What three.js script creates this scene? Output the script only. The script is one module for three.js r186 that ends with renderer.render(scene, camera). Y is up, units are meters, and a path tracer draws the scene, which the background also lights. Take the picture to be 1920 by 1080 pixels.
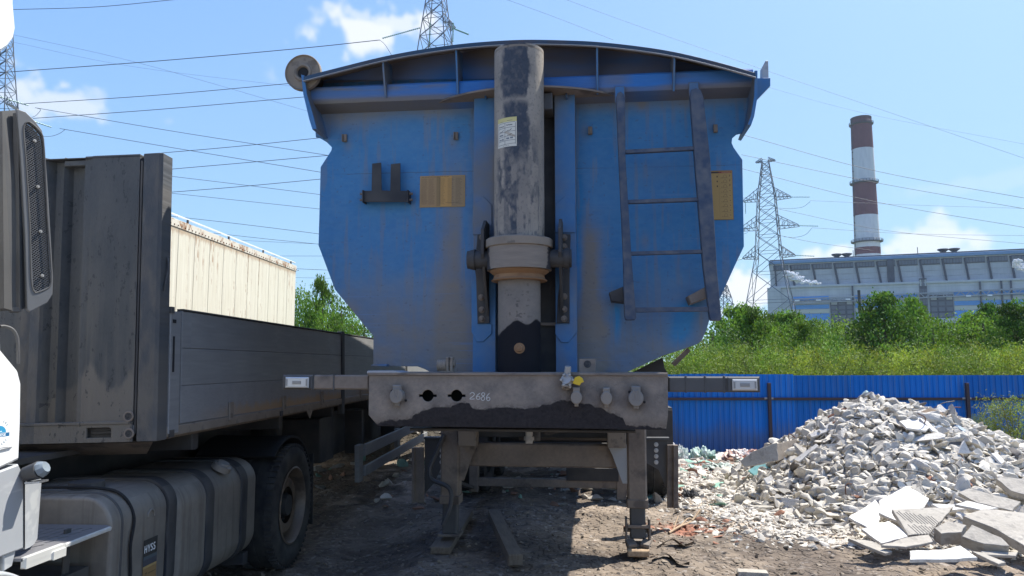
import * as THREE from 'three';
import { mergeGeometries, toCreasedNormals } from 'three/addons/utils/BufferGeometryUtils.js';
import { ConvexGeometry } from 'three/addons/geometries/ConvexGeometry.js';

// ---------------------------------------------------------------- camera, sky, sun, exposure
const scene = new THREE.Scene();
const FOC = 1387, EYE = 1.5;
const camera = new THREE.PerspectiveCamera(2 * Math.atan(540 / FOC) * 180 / Math.PI, 16 / 9, 0.05, 4000);
camera.rotation.order = 'YXZ';
camera.position.set(0, EYE, 0);
camera.rotation.y = Math.atan(70 / FOC);
camera.rotation.x = Math.atan(144 / FOC);
camera.updateMatrixWorld(true);
const SUN = new THREE.Vector3(0.50, 1.0, -0.42).normalize();
const sun = new THREE.DirectionalLight(new THREE.Color(1.0, 0.955, 0.88), 4.9);
sun.position.copy(SUN).multiplyScalar(60);
sun.castShadow = true;
sun.shadow.mapSize.set(4096, 4096);
Object.assign(sun.shadow.camera, { left: -30, right: 30, top: 30, bottom: -30, near: 1, far: 160 });
scene.add(sun); scene.add(sun.target);
const renderer = new THREE.WebGLRenderer({ antialias: true });
renderer.setSize(1024, 576);
renderer.toneMapping = THREE.LinearToneMapping;
renderer.toneMappingExposure = 1.8;
renderer.shadowMap.enabled = true;

scene.fog = new THREE.FogExp2(0xcfe0ee, 0.00018);

// ---------------------------------------------------------------- numbers and noise
function rng(seed) { let s = seed >>> 0; return () => { s = (s + 0x6d2b79f5) | 0; let t = Math.imul(s ^ (s >>> 15), 1 | s); t = (t + Math.imul(t ^ (t >>> 7), 61 | t)) ^ t; return ((t ^ (t >>> 14)) >>> 0) / 4294967296; }; }
const LAT = new Float32Array(65536); { const r = rng(77); for (let i = 0; i < 65536; i++) LAT[i] = r(); }
const cl = (x, a = 0, b = 1) => x < a ? a : x > b ? b : x;
const sm = (a, b, x) => { const t = cl((x - a) / (b - a)); return t * t * (3 - 2 * t); };
const ga = (x) => Math.exp(-x * x);
const mixv = (a, b, t) => [a[0] + (b[0] - a[0]) * t, a[1] + (b[1] - a[1]) * t, a[2] + (b[2] - a[2]) * t];
function vn(x, y, per, seed) {
  const xi = Math.floor(x), yi = Math.floor(y); let fx = x - xi, fy = y - yi;
  fx = fx * fx * (3 - 2 * fx); fy = fy * fy * (3 - 2 * fy);
  const w = (n) => ((n % per) + per) % per;
  const x0 = w(xi), x1 = w(xi + 1), y0 = w(yi), y1 = w(yi + 1);
  const h = (a, b) => LAT[(a * 157 + b * 7919 + seed * 3571) & 65535];
  const p = h(x0, y0), q = h(x1, y0), r = h(x0, y1), s = h(x1, y1);
  return p + (q - p) * fx + (r - p) * fy + (p - q - r + s) * fx * fy;
}
// tileable on the unit square
function fbm(u, v, f = 4, oct = 5, seed = 1) {
  let a = 0.5, s = 0, n = 0;
  for (let i = 0; i < oct; i++) { s += a * vn(u * f, v * f, f, seed + i * 13); n += a; a *= 0.5; f *= 2; }
  return s / n;
}
function fb2(u, v, fu, fv, oct = 4, seed = 1) {   // different scale each way (streaks)
  let a = 0.5, s = 0, n = 0;
  for (let i = 0; i < oct; i++) { s += a * vn(u * fu, v * fv, 4096, seed + i * 13); n += a; a *= 0.5; fu *= 2; fv *= 2; }
  return s / n;
}
const enc = (c) => { c = cl(c); return 255 * (c <= 0.0031308 ? 12.92 * c : 1.055 * Math.pow(c, 1 / 2.4) - 0.055); };
function tex(w, h, fn, size) {            // colour texture from linear values
  const d = new Uint8Array(w * h * 4);
  for (let j = 0; j < h; j++) for (let i = 0; i < w; i++) {
    const c = fn((i + 0.5) / w, (j + 0.5) / h), k = (j * w + i) * 4;
    d[k] = enc(c[0]); d[k + 1] = enc(c[1]); d[k + 2] = enc(c[2]); d[k + 3] = 255;
  }
  return wrap(new THREE.DataTexture(d, w, h), size, true);
}
function grey(w, h, fn, size) {           // data texture (bump, roughness)
  const d = new Uint8Array(w * h * 4);
  for (let j = 0; j < h; j++) for (let i = 0; i < w; i++) {
    const c = 255 * cl(fn((i + 0.5) / w, (j + 0.5) / h)), k = (j * w + i) * 4;
    d[k] = d[k + 1] = d[k + 2] = c; d[k + 3] = 255;
  }
  return wrap(new THREE.DataTexture(d, w, h), size, false);
}
function wrap(t, size, srgb) {
  t.wrapS = t.wrapT = THREE.RepeatWrapping; t.magFilter = THREE.LinearFilter; t.minFilter = THREE.LinearMipmapLinearFilter; t.generateMipmaps = true;
  if (srgb) t.colorSpace = THREE.SRGBColorSpace;
  if (size) t.repeat.set(1 / size, 1 / size);
  t.needsUpdate = true; return t;
}
const lin = (r, g, b) => new THREE.Color().setRGB(r, g, b);

// ---------------------------------------------------------------- pixel helpers (the photograph is 1920 x 1080)
function ray(px, py) { return new THREE.Vector3((px - 960) / FOC, (540 - py) / FOC, -1).applyQuaternion(camera.quaternion); }
function at(px, py, d) { const r = ray(px, py); return r.multiplyScalar(d / -r.z).add(camera.position); }
function ground(px, py, y = 0) { const r = ray(px, py); return r.multiplyScalar((y - EYE) / r.y).add(camera.position); }
function onX(px, py, x) { const r = ray(px, py); return r.multiplyScalar(x / r.x).add(camera.position); }
function frame(x, z, yaw) {               // a local frame: loc(px, py, lz) is the point of the plane local z = lz
  const q = new THREE.Quaternion().setFromAxisAngle(new THREE.Vector3(0, 1, 0), -yaw), o = new THREE.Vector3(x, 0, z);
  const c = camera.position.clone().sub(o).applyQuaternion(q);
  return { x, z, yaw, loc(px, py, lz) { const r = ray(px, py).applyQuaternion(q); return r.multiplyScalar((lz - c.z) / r.z).add(c); } };
}

// ---------------------------------------------------------------- sky
{
  const W = 2048, H = 1024, d = new Float32Array(W * H * 4);
  const clouds = [];
  const add = (px, py, w, h, a, s) => clouds.push({ dir: ray(px, py).normalize(), w: w / FOC, h: h / FOC, a, s });
  add(705, 62, 88, 46, 0.85, 1); add(660, 40, 45, 22, 0.5, 4); add(745, 50, 55, 30, 0.7, 9); add(640, 170, 95, 40, 0.3, 17);
  add(150, 202, 74, 25, 0.6, 5); add(55, 185, 42, 34, 0.66, 7);
  add(1750, 450, 70, 34, 0.75, 2); add(1395, 545, 55, 50, 1.0, 3); add(1560, 475, 45, 14, 0.8, 8); add(1640, 490, 160, 16, 0.5, 6);
  add(1880, 340, 120, 14, 0.12, 11);
  const r = rng(5);
  for (let i = 0; i < 46; i++) {           // the rest of the sky carries the same small fair-weather clouds
    const az = (0.75 + r() * (2 * Math.PI - 1.5)) - 0.05, el = 0.08 + r() * r() * 0.9;
    const dir = new THREE.Vector3(Math.sin(az) * Math.cos(el), Math.sin(el), -Math.cos(az) * Math.cos(el));
    const w = 0.05 + r() * 0.09; clouds.push({ dir, w, h: w * (0.35 + r() * 0.25), a: 0.6 + r() * 0.35, s: 20 + i });
  }
  for (const c of clouds) { c.rx = new THREE.Vector3().crossVectors(c.dir, new THREE.Vector3(0, 1, 0)).normalize(); c.ry = new THREE.Vector3().crossVectors(c.rx, c.dir); c.lim = Math.cos(Math.min(1.2, 2.4 * Math.max(c.w, c.h))); }
  for (let j = 0; j < H; j++) {
    const el = ((j + 0.5) / H - 0.5) * Math.PI, sy = Math.sin(el), cy = Math.cos(el);
    for (let i = 0; i < W; i++) {
      const a = ((i + 0.5) / W - 0.5) * 2 * Math.PI, x = Math.cos(a) * cy, z = Math.sin(a) * cy, k = (j * W + i) * 4;
      const g = Math.acos(cl(x * SUN.x + sy * SUN.y + z * SUN.z, -1, 1));
      const e = Math.max(sy, 0);
      let c = mixv([0.33, 0.525, 0.60], [0.0, 0.105, 0.54], Math.pow(e, 0.52));
      const gl = Math.exp(-g / 0.42); c = [c[0] + 0.68 * gl, c[1] + 0.74 * gl, c[2] + 0.42 * gl];
      let cm = 0;
      for (const q of clouds) {
        const dt = x * q.dir.x + sy * q.dir.y + z * q.dir.z; if (dt < q.lim) continue;
        const u = (x * q.rx.x + sy * q.rx.y + z * q.rx.z) / q.w, v = (x * q.ry.x + sy * q.ry.y + z * q.ry.z) / q.h;
        const n = fb2(u * 1.0 + 40 + q.s * 3.1, v * q.h / q.w + 60 + q.s, 2.2, 2.2, 5, 3 + q.s);
        const f = 1 - Math.sqrt(u * u + (v < 0 ? v * v * 1.6 : v * v)) * 0.82 + (n - 0.5) * 2.1;
        cm = Math.max(cm, q.a * sm(0.08, 0.62, f));
      }
      c = mixv(c, [0.585 + 0.3 * gl, 0.59 + 0.27 * gl, 0.60 + 0.2 * gl], cm * 0.93);
      if (sy < 0) c = mixv(c, [0.19, 0.175, 0.155], sm(0, 0.06, -sy));
      d[k] = c[0]; d[k + 1] = c[1]; d[k + 2] = c[2]; d[k + 3] = 1;
    }
  }
  const t = new THREE.DataTexture(d, W, H, THREE.RGBAFormat, THREE.FloatType);
  t.mapping = THREE.EquirectangularReflectionMapping; t.magFilter = t.minFilter = THREE.LinearFilter; t.wrapS = THREE.RepeatWrapping; t.needsUpdate = true;
  scene.background = t; scene.environment = t; scene.environmentIntensity = 1;
}

// ---------------------------------------------------------------- geometry helpers
function boxUV(g) {                        // texture coordinates in metres, by the face's main direction
  const p = g.attributes.position, n = p.count, uv = new Float32Array(n * 2), a = new THREE.Vector3(), b = new THREE.Vector3(), c = new THREE.Vector3();
  for (let i = 0; i < n; i += 3) {
    a.fromBufferAttribute(p, i); b.fromBufferAttribute(p, i + 1); c.fromBufferAttribute(p, i + 2);
    const e = b.clone().sub(a).cross(c.clone().sub(a)), X = Math.abs(e.x), Y = Math.abs(e.y), Z = Math.abs(e.z);
    [a, b, c].forEach((q, k) => {
      const j = (i + k) * 2;
      if (X >= Y && X >= Z) { uv[j] = q.z + 0.37; uv[j + 1] = q.y; } else if (Y >= Z) { uv[j] = q.x; uv[j + 1] = q.z + 0.19; } else { uv[j] = q.x; uv[j + 1] = q.y; }
    });
  }
  g.setAttribute('uv', new THREE.BufferAttribute(uv, 2)); return g;
}
function planarUV(g, x0, y0, x1, y1) { const p = g.attributes.position, uv = new Float32Array(p.count * 2); for (let i = 0; i < p.count; i++) { uv[2 * i] = (p.getX(i) - x0) / (x1 - x0); uv[2 * i + 1] = (p.getY(i) - y0) / (y1 - y0); } g.setAttribute('uv', new THREE.BufferAttribute(uv, 2)); return g; }
function flat(g) { if (g.index) g = g.toNonIndexed(); for (const k of Object.keys(g.attributes)) if (!['position', 'normal', 'uv', 'color'].includes(k)) g.deleteAttribute(k); return g; }
function join(list) { const l = list.map(flat); return l.length === 1 ? l[0] : mergeGeometries(l); }
function bx(w, h, d, p = [0, 0, 0], rot = [0, 0, 0], b = 0.004) {   // a box with chamfered edges, centred on p
  b = Math.min(b, w / 3, h / 3, d / 3);
  let g;
  if (b < 0.00018) g = new THREE.BoxGeometry(w, h, d);
  else {
    const s = new THREE.Shape(); const x = w / 2 - b, y = h / 2 - b;
    s.moveTo(-x, -y); s.lineTo(x, -y); s.lineTo(x, y); s.lineTo(-x, y); s.closePath();
    g = new THREE.ExtrudeGeometry(s, { depth: d - 2 * b, bevelEnabled: true, bevelThickness: b, bevelSize: b, bevelSegments: 1, steps: 1 }); g.translate(0, 0, -(d - 2 * b) / 2);
  }
  g = flat(g); g.applyMatrix4(new THREE.Matrix4().compose(new THREE.Vector3(...p), new THREE.Quaternion().setFromEuler(new THREE.Euler(...rot)), new THREE.Vector3(1, 1, 1)));
  return boxUV(g);
}
function span(x0, x1, y0, y1, z0, z1, b = 0.004) { return bx(Math.abs(x1 - x0), Math.abs(y1 - y0), Math.abs(z1 - z0), [(x0 + x1) / 2, (y0 + y1) / 2, (z0 + z1) / 2], [0, 0, 0], b); }
function shape(pts, holes = []) { const s = new THREE.Shape(pts.map((p) => new THREE.Vector2(p.x ?? p[0], p.y ?? p[1]))); for (const h of holes) s.holes.push(h); return s; }
function plate(pts, z, t, b = 0.002, holes = []) {      // outline in x, y; its front at z, thickness t behind it
  const g = flat(new THREE.ExtrudeGeometry(shape(pts, holes), { depth: t - 2 * b, bevelEnabled: b > 0, bevelThickness: b, bevelSize: b, bevelOffset: -b, bevelSegments: 1, curveSegments: 20 }));
  g.translate(0, 0, z - t + b); return boxUV(g);
}
function sidePlate(pts, x, t, b = 0.002, holes = []) {  // outline given as [z, y]; its right-hand face at x, thickness t towards -x
  const g = flat(new THREE.ExtrudeGeometry(shape(pts.map(([z, y]) => [-z, y]), holes), { depth: t - 2 * b, bevelEnabled: b > 0, bevelThickness: b, bevelSize: b, bevelOffset: -b, bevelSegments: 1 }));
  g.translate(0, 0, b - t); g.rotateY(Math.PI / 2); g.translate(x, 0, 0); return boxUV(g);
}
function cyl(r0, r1, h, p = [0, 0, 0], rot = [0, 0, 0], seg = 24, open = false) { const g = flat(new THREE.CylinderGeometry(r1, r0, h, seg, 1, open)); g.applyMatrix4(new THREE.Matrix4().compose(new THREE.Vector3(...p), new THREE.Quaternion().setFromEuler(new THREE.Euler(...rot)), new THREE.Vector3(1, 1, 1))); return g; }
function lathe(pts, seg = 40) { return toCreasedNormals(flat(new THREE.LatheGeometry(pts.map(([r, y]) => new THREE.Vector2(r, y)), seg)), 0.6); }
function tube(pts, r, seg = 24, rs = 8, tension = 0.5) { return flat(new THREE.TubeGeometry(new THREE.CatmullRomCurve3(pts.map((p) => p.isVector3 ? p : new THREE.Vector3(...p)), false, 'catmullrom', tension), seg, r, rs)); }
function bar(a, b, w, t = w, bev = 0) {                  // a straight bar between two points
  const v = b.clone().sub(a), l = v.length(); const g = bev ? bx(w, l, t, [0, 0, 0], [0, 0, 0], bev) : flat(new THREE.BoxGeometry(w, l, t));
  g.applyQuaternion(new THREE.Quaternion().setFromUnitVectors(new THREE.Vector3(0, 1, 0), v.normalize())); g.translate((a.x + b.x) / 2, (a.y + b.y) / 2, (a.z + b.z) / 2); return g;
}
function bolt(x, y, z, r = 0.012, h = 0.012) { return join([cyl(r * 1.5, r * 1.5, 0.004, [x, y, z + 0.002], [Math.PI / 2, 0, 0], 14), cyl(r, r * 0.92, h, [x, y, z + 0.004 + h / 2], [Math.PI / 2, 0, 0], 6)]); }
const V = (x, y, z) => new THREE.Vector3(x, y, z);

// ---------------------------------------------------------------- objects
const used = {};
function numbered(n) { const k = used[n] = (used[n] ?? -1) + 1; return k ? n + '_' + String(k).padStart(3, '0') : n; }
function tag(o, label, category, group) { o.userData.label = label; o.userData.category = category; if (group) o.userData.group = group; return o; }
function thing(name, label, category, [x, y, z] = [0, 0, 0], turn = 0, group) { const o = new THREE.Group(); o.name = numbered(name); o.position.set(x, y, z); o.rotation.y = turn; scene.add(o); return tag(o, label, category, group); }
function part(name, g, m, parent, label) { const o = new THREE.Mesh(Array.isArray(g) ? join(g) : g, m); o.name = name; o.castShadow = o.receiveShadow = true; parent.add(o); if (label) o.userData.label = label; return o; }
function solo(name, g, m, label, category, group) { const o = part(numbered(name), g, m, scene); return tag(o, label, category, group); }
function structure(name, g, m) { const o = part(numbered(name), g, m, scene); o.userData.kind = 'structure'; return o; }
function stuff(o) { o.userData.kind = 'stuff'; return o; }
function each(name, list, m, parent) { list.forEach((g, i) => part(name, g, m, parent)); }
// ---------------------------------------------------------------- materials
const std = (o) => new THREE.MeshStandardMaterial(o);
const bumpFine = grey(512, 512, (u, v) => fbm(u, v, 16, 5, 9), 0.5);
const bumpDent = grey(512, 512, (u, v) => 0.7 * fbm(u, v, 4, 3, 21) + 0.3 * fbm(u, v, 32, 3, 25), 1.6);
// dusty blue paint, 2 m tile
const blueTex = tex(1024, 1024, (u, v) => {
  const n = fbm(u, v, 4, 6, 31), f = fbm(u, v, 64, 3, 37), s = fb2(u, v, 24, 3, 3, 41);
  const c = mixv([0.013, 0.14, 0.36], [0.026, 0.18, 0.395], f);
  return mixv(c, [0.16, 0.145, 0.13], cl(0.15 + 0.65 * sm(0.44, 0.78, n) + 0.18 * (f - 0.4) + 0.2 * sm(0.55, 0.8, s)));
}, 2);
const steelTex = tex(1024, 1024, (u, v) => {
  const n = fbm(u, v, 5, 6, 51), f = fbm(u, v, 80, 3, 57), s = sm(0.60, 0.78, fbm(u, v, 12, 5, 61));
  let c = mixv([0.143, 0.117, 0.097], [0.265, 0.213, 0.167], cl(n * 1.5 - 0.25 + (f - 0.5) * 0.5));
  return mixv(c, [0.05, 0.044, 0.042], 0.6 * s);
}, 1.5);
const darkTex = tex(512, 512, (u, v) => { const n = fbm(u, v, 6, 6, 71); return mixv([0.022, 0.023, 0.027], [0.085, 0.078, 0.07], cl(n * 1.7 - 0.4)); }, 1.2);
const plasticTex = tex(512, 512, (u, v) => { const n = fbm(u, v, 5, 6, 73); return mixv([0.05, 0.05, 0.052], [0.085, 0.083, 0.08], cl(n * 1.5 - 0.25)); }, 0.8);
const woodTex = tex(512, 512, (u, v) => { const g = fb2(u, v, 60, 4, 4, 81), n = fbm(u, v, 6, 4, 83); return mixv([0.10, 0.075, 0.055], [0.24, 0.19, 0.14], cl(0.7 * g + 0.5 * n - 0.1)); }, 0.9);
const plasterTex = tex(1024, 1024, (u, v) => { const n = fbm(u, v, 5, 6, 91), f = fbm(u, v, 60, 4, 97), s = sm(0.62, 0.72, fbm(u, v, 20, 4, 99)); return mixv(mixv([0.475, 0.44, 0.385], [0.67, 0.63, 0.56], cl(n * 0.9 + (f - 0.5) * 0.8)), [0.33, 0.31, 0.285], 0.55 * s); }, 0.9);
const alumTex = tex(512, 1024, (u, v) => { const s = fb2(u, v, 6, 90, 4, 103), n = fbm(u, v, 4, 5, 107); return mixv([0.20, 0.20, 0.20], [0.31, 0.305, 0.295], cl(0.6 * s + 0.7 * n - 0.2)); }, 1.4);
const M = {
  blue: std({ map: blueTex, roughness: 0.55, bumpMap: bumpDent, bumpScale: 0.004 }),
  steel: std({ map: steelTex, roughness: 0.8, bumpMap: bumpFine, bumpScale: 0.0012 }),
  dark: std({ map: darkTex, roughness: 0.75, bumpMap: bumpFine, bumpScale: 0.001 }),
  plastic: std({ map: plasticTex, roughness: 0.6, bumpMap: bumpFine, bumpScale: 0.0004 }),
  black: std({ color: lin(0.012, 0.012, 0.013), roughness: 0.85 }),
  oil: std({ color: lin(0.018, 0.016, 0.017), roughness: 0.42 }),
  rubber: std({ map: tex(512, 512, (u, v) => { const n = fbm(u, v, 7, 6, 113); return mixv([0.02, 0.02, 0.021], [0.075, 0.068, 0.06], cl(n * 1.6 - 0.4)); }, 0.6), roughness: 0.92, bumpMap: bumpFine, bumpScale: 0.001 }),
  ochre: std({ map: tex(512, 512, (u, v) => { const n = fbm(u, v, 5, 6, 117); return mixv([0.20, 0.105, 0.05], [0.33, 0.20, 0.105], n); }, 0.5), roughness: 0.8 }),
  dustTan: std({ map: tex(512, 512, (u, v) => { const n = fbm(u, v, 5, 6, 119), s = sm(0.6, 0.75, fbm(u, v, 9, 4, 120)); return mixv(mixv([0.19, 0.155, 0.12], [0.28, 0.235, 0.185], n), [0.07, 0.06, 0.055], 0.5 * s); }, 0.5), roughness: 0.9 }),
  wood: std({ map: woodTex, roughness: 0.9, bumpMap: bumpFine, bumpScale: 0.002 }),
  paleWood: std({ map: woodTex, color: lin(2.2, 2.0, 1.7), roughness: 0.9 }),
  plaster: std({ map: plasterTex, roughness: 0.95, bumpMap: bumpFine, bumpScale: 0.003 }),
  board: std({ map: plasterTex, color: lin(1.18, 1.2, 1.23), roughness: 0.9 }),
  greyBoard: std({ map: plasterTex, color: lin(0.70, 0.68, 0.65), roughness: 0.95, bumpMap: bumpFine, bumpScale: 0.004 }),
  alum: std({ map: alumTex, roughness: 0.55, metalness: 0.1, bumpMap: bumpFine, bumpScale: 0.0006 }),
  white: new THREE.MeshPhysicalMaterial({ color: lin(0.80, 0.80, 0.78), roughness: 0.35, clearcoat: 0.5, clearcoatRoughness: 0.15, bumpMap: bumpDent, bumpScale: 0.001 }),
  greyPaint: std({ map: tex(512, 512, (u, v) => { const n = fbm(u, v, 4, 5, 127), s = sm(0.6, 0.7, fb2(u, v, 5, 14, 4, 129)); return mixv(mixv([0.30, 0.315, 0.33], [0.37, 0.38, 0.39], n), [0.55, 0.55, 0.53], 0.35 * s); }, 1), roughness: 0.5 }),
  chrome: std({ color: lin(0.62, 0.63, 0.65), roughness: 0.25, metalness: 0.9 }),
  navy: std({ map: blueTex, color: lin(0.50, 0.36, 0.30), roughness: 0.6 }),
  lens: new THREE.MeshPhysicalMaterial({ color: lin(0.50, 0.50, 0.48), roughness: 0.25, clearcoat: 1 }),
  rust: std({ color: lin(0.13, 0.06, 0.03), roughness: 0.95 }),
  yellow: std({ color: lin(0.62, 0.42, 0.02), roughness: 0.5 }),
  bright: std({ color: lin(0.36, 0.345, 0.32), roughness: 0.5, metalness: 0.25, bumpMap: bumpFine, bumpScale: 0.002 }),
};
// drawn prints; marks only where the photograph shows lettering or pictograms
function print(w, h, draw, opt = {}) {
  const c = document.createElement('canvas'); c.width = w; c.height = h; draw(c.getContext('2d'), w, h);
  const t = new THREE.CanvasTexture(c); t.colorSpace = THREE.SRGBColorSpace; t.magFilter = THREE.LinearFilter;
  return std({ map: t, roughness: 0.6, ...opt });
}
// ---------------------------------------------------------------- wheels shared by both trailers and the truck
function makeWheel(r, w, parent, x, z, side, rimM, y = r) {   // axle along x, outer face towards side
  const t = part('wheel', (() => {
    const h = w / 2, p = [[r * 0.60, -h * 0.86], [r * 0.72, -h * 0.98], [r * 0.88, -h], [r * 0.965, -h * 0.9], [r * 0.995, -h * 0.72], [r, -h * 0.3]];
    const q = [...p, ...p.slice().reverse().map(([a, b]) => [a, -b])];
    const g = [lathe([...q, [r * 0.60, -h * 0.86]], 44)];
    for (let i = 0; i < 60; i++) { const a = i / 60 * Math.PI * 2; for (const s of [-1, 1]) g.push(bx(0.02, w * 0.2, 0.016, [Math.cos(a) * r, s * h * 0.72, Math.sin(a) * r], [0, -a, 0], 0)); }
    for (const yy of [-0.3, 0, 0.3]) { const q2 = flat(new THREE.TorusGeometry(r * 0.999, 0.006, 5, 44)); q2.rotateX(Math.PI / 2); q2.translate(0, yy * w, 0); g.push(q2); }
    const m = join(g.map(boxUV)); m.rotateZ(Math.PI / 2); return m;
  })(), M.rubber, parent);
  t.position.set(x, y, z);
  const h = w / 2 * side;
  const rim = [lathe([[r * 0.61, -0.9 * w / 2], [r * 0.585, -0.5 * w / 2], [r * 0.5, 0.1 * w / 2], [r * 0.44, 0.62 * w / 2], [r * 0.3, 0.62 * w / 2]].reverse(), 40), lathe([[r * 0.64, w * 0.47], [r * 0.615, w * 0.49], [r * 0.59, w * 0.42], [r * 0.565, 0.05], [r * 0.5, 0.02], [r * 0.47, 0.0], [r * 0.30, 0.0], [r * 0.28, 0.05]], 40)];
  const gr = join(rim.map(boxUV)); gr.rotateZ(-Math.PI / 2 * side); part('rim', gr, rimM, t);
  const hub = [lathe([[0.001, w * 0.36], [r * 0.17, w * 0.36], [r * 0.19, w * 0.3], [r * 0.2, -0.02]], 24)];
  for (let i = 0; i < 10; i++) { const a = i / 10 * Math.PI * 2; hub.push(cyl(0.015, 0.013, 0.035, [Math.cos(a) * r * 0.37, 0.02, Math.sin(a) * r * 0.37], [0, 0, 0], 6)); }
  const gh = join(hub.map(boxUV)); gh.rotateZ(-Math.PI / 2 * side); part('hub', gh, M.dark, t);
  return t;
}

// ---------------------------------------------------------------- the tipper trailer
const TF = frame(-0.168, -3.95, -0.061), L = (px, py, lz) => TF.loc(px, py, lz);
const tip = thing('tipper_trailer', 'dusty blue tipper trailer seen head-on with a tall lifting ram and ladder on its front', 'trailer', [-0.168, 0, -3.95], -0.061);
{
  const ZB = -0.55;                                   // front of the bulkhead plate
  const xy = (px, py, z) => { const q = L(px, py, z); return [q.x, q.y]; };
  const O = [[590, 150], [1413, 143], [1411, 215], [1404, 233], [1403, 242], [1394, 249], [1381, 252], [1373, 259], [1372, 268], [1376, 277], [1392, 299], [1395, 462], [1377, 500], [1352, 555], [1331, 597], [1325, 618], [1316, 638], [1310, 644], [1280, 655], [1243, 667], [1171, 700], [812, 700], [796, 692], [783, 687], [700, 687], [700, 630], [628, 543], [597, 460], [601, 313], [621, 282], [622, 276], [612, 266], [600, 259], [592, 257], [591, 243], [589, 225]];
  const opts = O.map(([a, b]) => xy(a, b, ZB));
  // wear map laid over the bulkhead
  const [bx0, by0] = xy(570, 700, ZB), [bx1] = xy(1420, 400, ZB), by1 = xy(980, 140, ZB)[1];
  const bulkTex = tex(2048, 1536, (u, v) => {
    const px = 570 + u * 850, py = 700 - v * 560;
    const n = fbm(u, v, 5, 6, 201), f = fbm(u, v, 90, 3, 203), s = fb2(u, v, 30, 3, 4, 207), m = fbm(u, v, 14, 4, 211);
    let d = 0.07 + 0.12 * n;
    d += 0.60 * sm(475, 690, py + 60 * (n - 0.5) + 70 * (s - 0.5)) * (0.78 + 0.22 * sm(560, 680, px));
    d += 0.68 * ga((px - 858 - 8 * (n - 0.5)) / 30) * sm(230, 420, py);
    d += 0.85 * ga((px - 1112 - 30 * (n - 0.5) + (py - 420) * 0.03) / 26) * sm(380, 470, py);
    d += 0.5 * ga((py - 203) / 16) * (0.6 + 0.7 * n) + 0.35 * ga((py - 225) / 22) * sm(800, 600, px);
    d += 0.55 * ga((px - 1217) / 9) * ga((py - 208) / 13) + 0.5 * ga((px - 1217) / 8) * ga((py - 462) / 15);
    for (const [a, b] of [[646, 258], [855, 256], [1108, 246], [1342, 242]]) d += 0.45 * ga((px - a) / 9) * ga((py - b - 7) / 15);
    d += 0.35 * ga((px - 1240) / 50) * ga((py - 335) / 30) * n;
    d += 0.35 * ga((px - 700) / 140) * ga((py - 560) / 110) * n + 0.3 * ga((px - 640) / 60) * sm(480, 620, py);
    d -= 0.85 * ga((px - 1162) / 9) * sm(570, 590, py) * sm(665, 600, py);
    d -= 0.9 * ga((px - 1285 - (py - 600) * -0.25) / 22) * sm(560, 590, py) * sm(668, 625, py);
    d -= 0.5 * ga((px - 1095) / 8) * sm(300, 400, py) * sm(640, 540, py) * n * 1.6 + 0.4 * ga((px - 880) / 8) * sm(360, 420, py) * sm(560, 480, py);
    d = cl(d * (0.82 + 0.36 * m) + 0.10 * (f - 0.5));
    let c = mixv([0.014, 0.158, 0.37], [0.028, 0.205, 0.425], cl(f + (n - 0.5)));
    const dust = mixv([0.125, 0.15, 0.195], [0.205, 0.18, 0.155], cl(0.5 + 1.3 * (m - 0.5) + 0.5 * ga((px - 858) / 60) + 0.4 * ga((px - 1112) / 50)));
    c = mixv(c, dust, d);
    const ru = fb2(u, v, 110, 6, 4, 217), ch = fbm(u, v, 120, 2, 219); c = mixv(c, dust, 0.35 * sm(0.56, 0.72, ru)); if (ch > 0.84) c = mixv(c, [0.07, 0.06, 0.06], 0.3); if (fb2(u * 1 + v * 0.3, v, 5, 260, 2, 221) > 0.83) c = mixv(c, [0.11, 0.2, 0.36], 0.4);
    const wl = Math.abs(py - 322 - 0.006 * (px - 700) - 2 * (s - 0.5)); if (wl < 0.9) c = mixv(c, [0.05, 0.07, 0.10], 0.5 * sm(0.35, 0.6, n));   // weld seam
    return c;
  });
  const bulkM = std({ map: bulkTex, roughness: 0.6, bumpMap: grey(1024, 1024, (u, v) => 0.75 * fbm(u, v, 4, 3, 22) + 0.25 * fbm(u, v, 60, 2, 26)), bumpScale: 0.012 });
  const bulk = part('bulkhead', planarUV(plate(opts, ZB, 0.012, 0.002), bx0, by0, bx1, by1), bulkM, tip);
  // tub behind
  const q = (px, py) => xy(px, py, ZB - 0.02);
  const TUB = [[594, 150], [1385, 146], [1382, 240], [1362, 258], [1362, 285], [1378, 300], [1380, 460], [1300, 628], [1200, 672], [790, 672], [700, 600], [612, 460], [618, 300], [636, 285], [632, 258], [600, 240]].map(([a, b]) => q(a, b));
  part('tub', plate(TUB, ZB - 0.014, 8.6, 0.002), M.steel, tip);
  part('tarp_cover', plate([[588, 150], [720, 118], [855, 98], [985, 90], [1120, 93], [1265, 112], [1405, 146], [1405, 152], [588, 156]].map(([a, b]) => xy(a, b, ZB - 0.05)), ZB - 0.05, 8.5, 0.01), M.dark, tip);
  // chassis under the tub
  for (const s of [-1, 1]) part('frame_rail', [span(s * 0.5 - 0.07, s * 0.5 + 0.07, 1.19, 1.21, -8.6, -0.2), span(s * 0.5 - 0.01, s * 0.5 + 0.01, 1.21, 1.43, -8.6, -0.2), span(s * 0.5 - 0.07, s * 0.5 + 0.07, 1.43, 1.45, -8.6, -0.2)], M.dark, tip);
  part('coupling_plate', [span(-0.62, 0.62, 1.135, 1.15, -1.9, -0.15), cyl(0.045, 0.045, 0.13, [0, 1.07, -1.0])], M.dark, tip);
  for (const z of [-2.0, -3.4, -4.8, -6.2]) part('cross_member', span(-0.5, 0.5, 1.22, 1.40, z - 0.08, z, 0.006), M.dark, tip);
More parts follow.
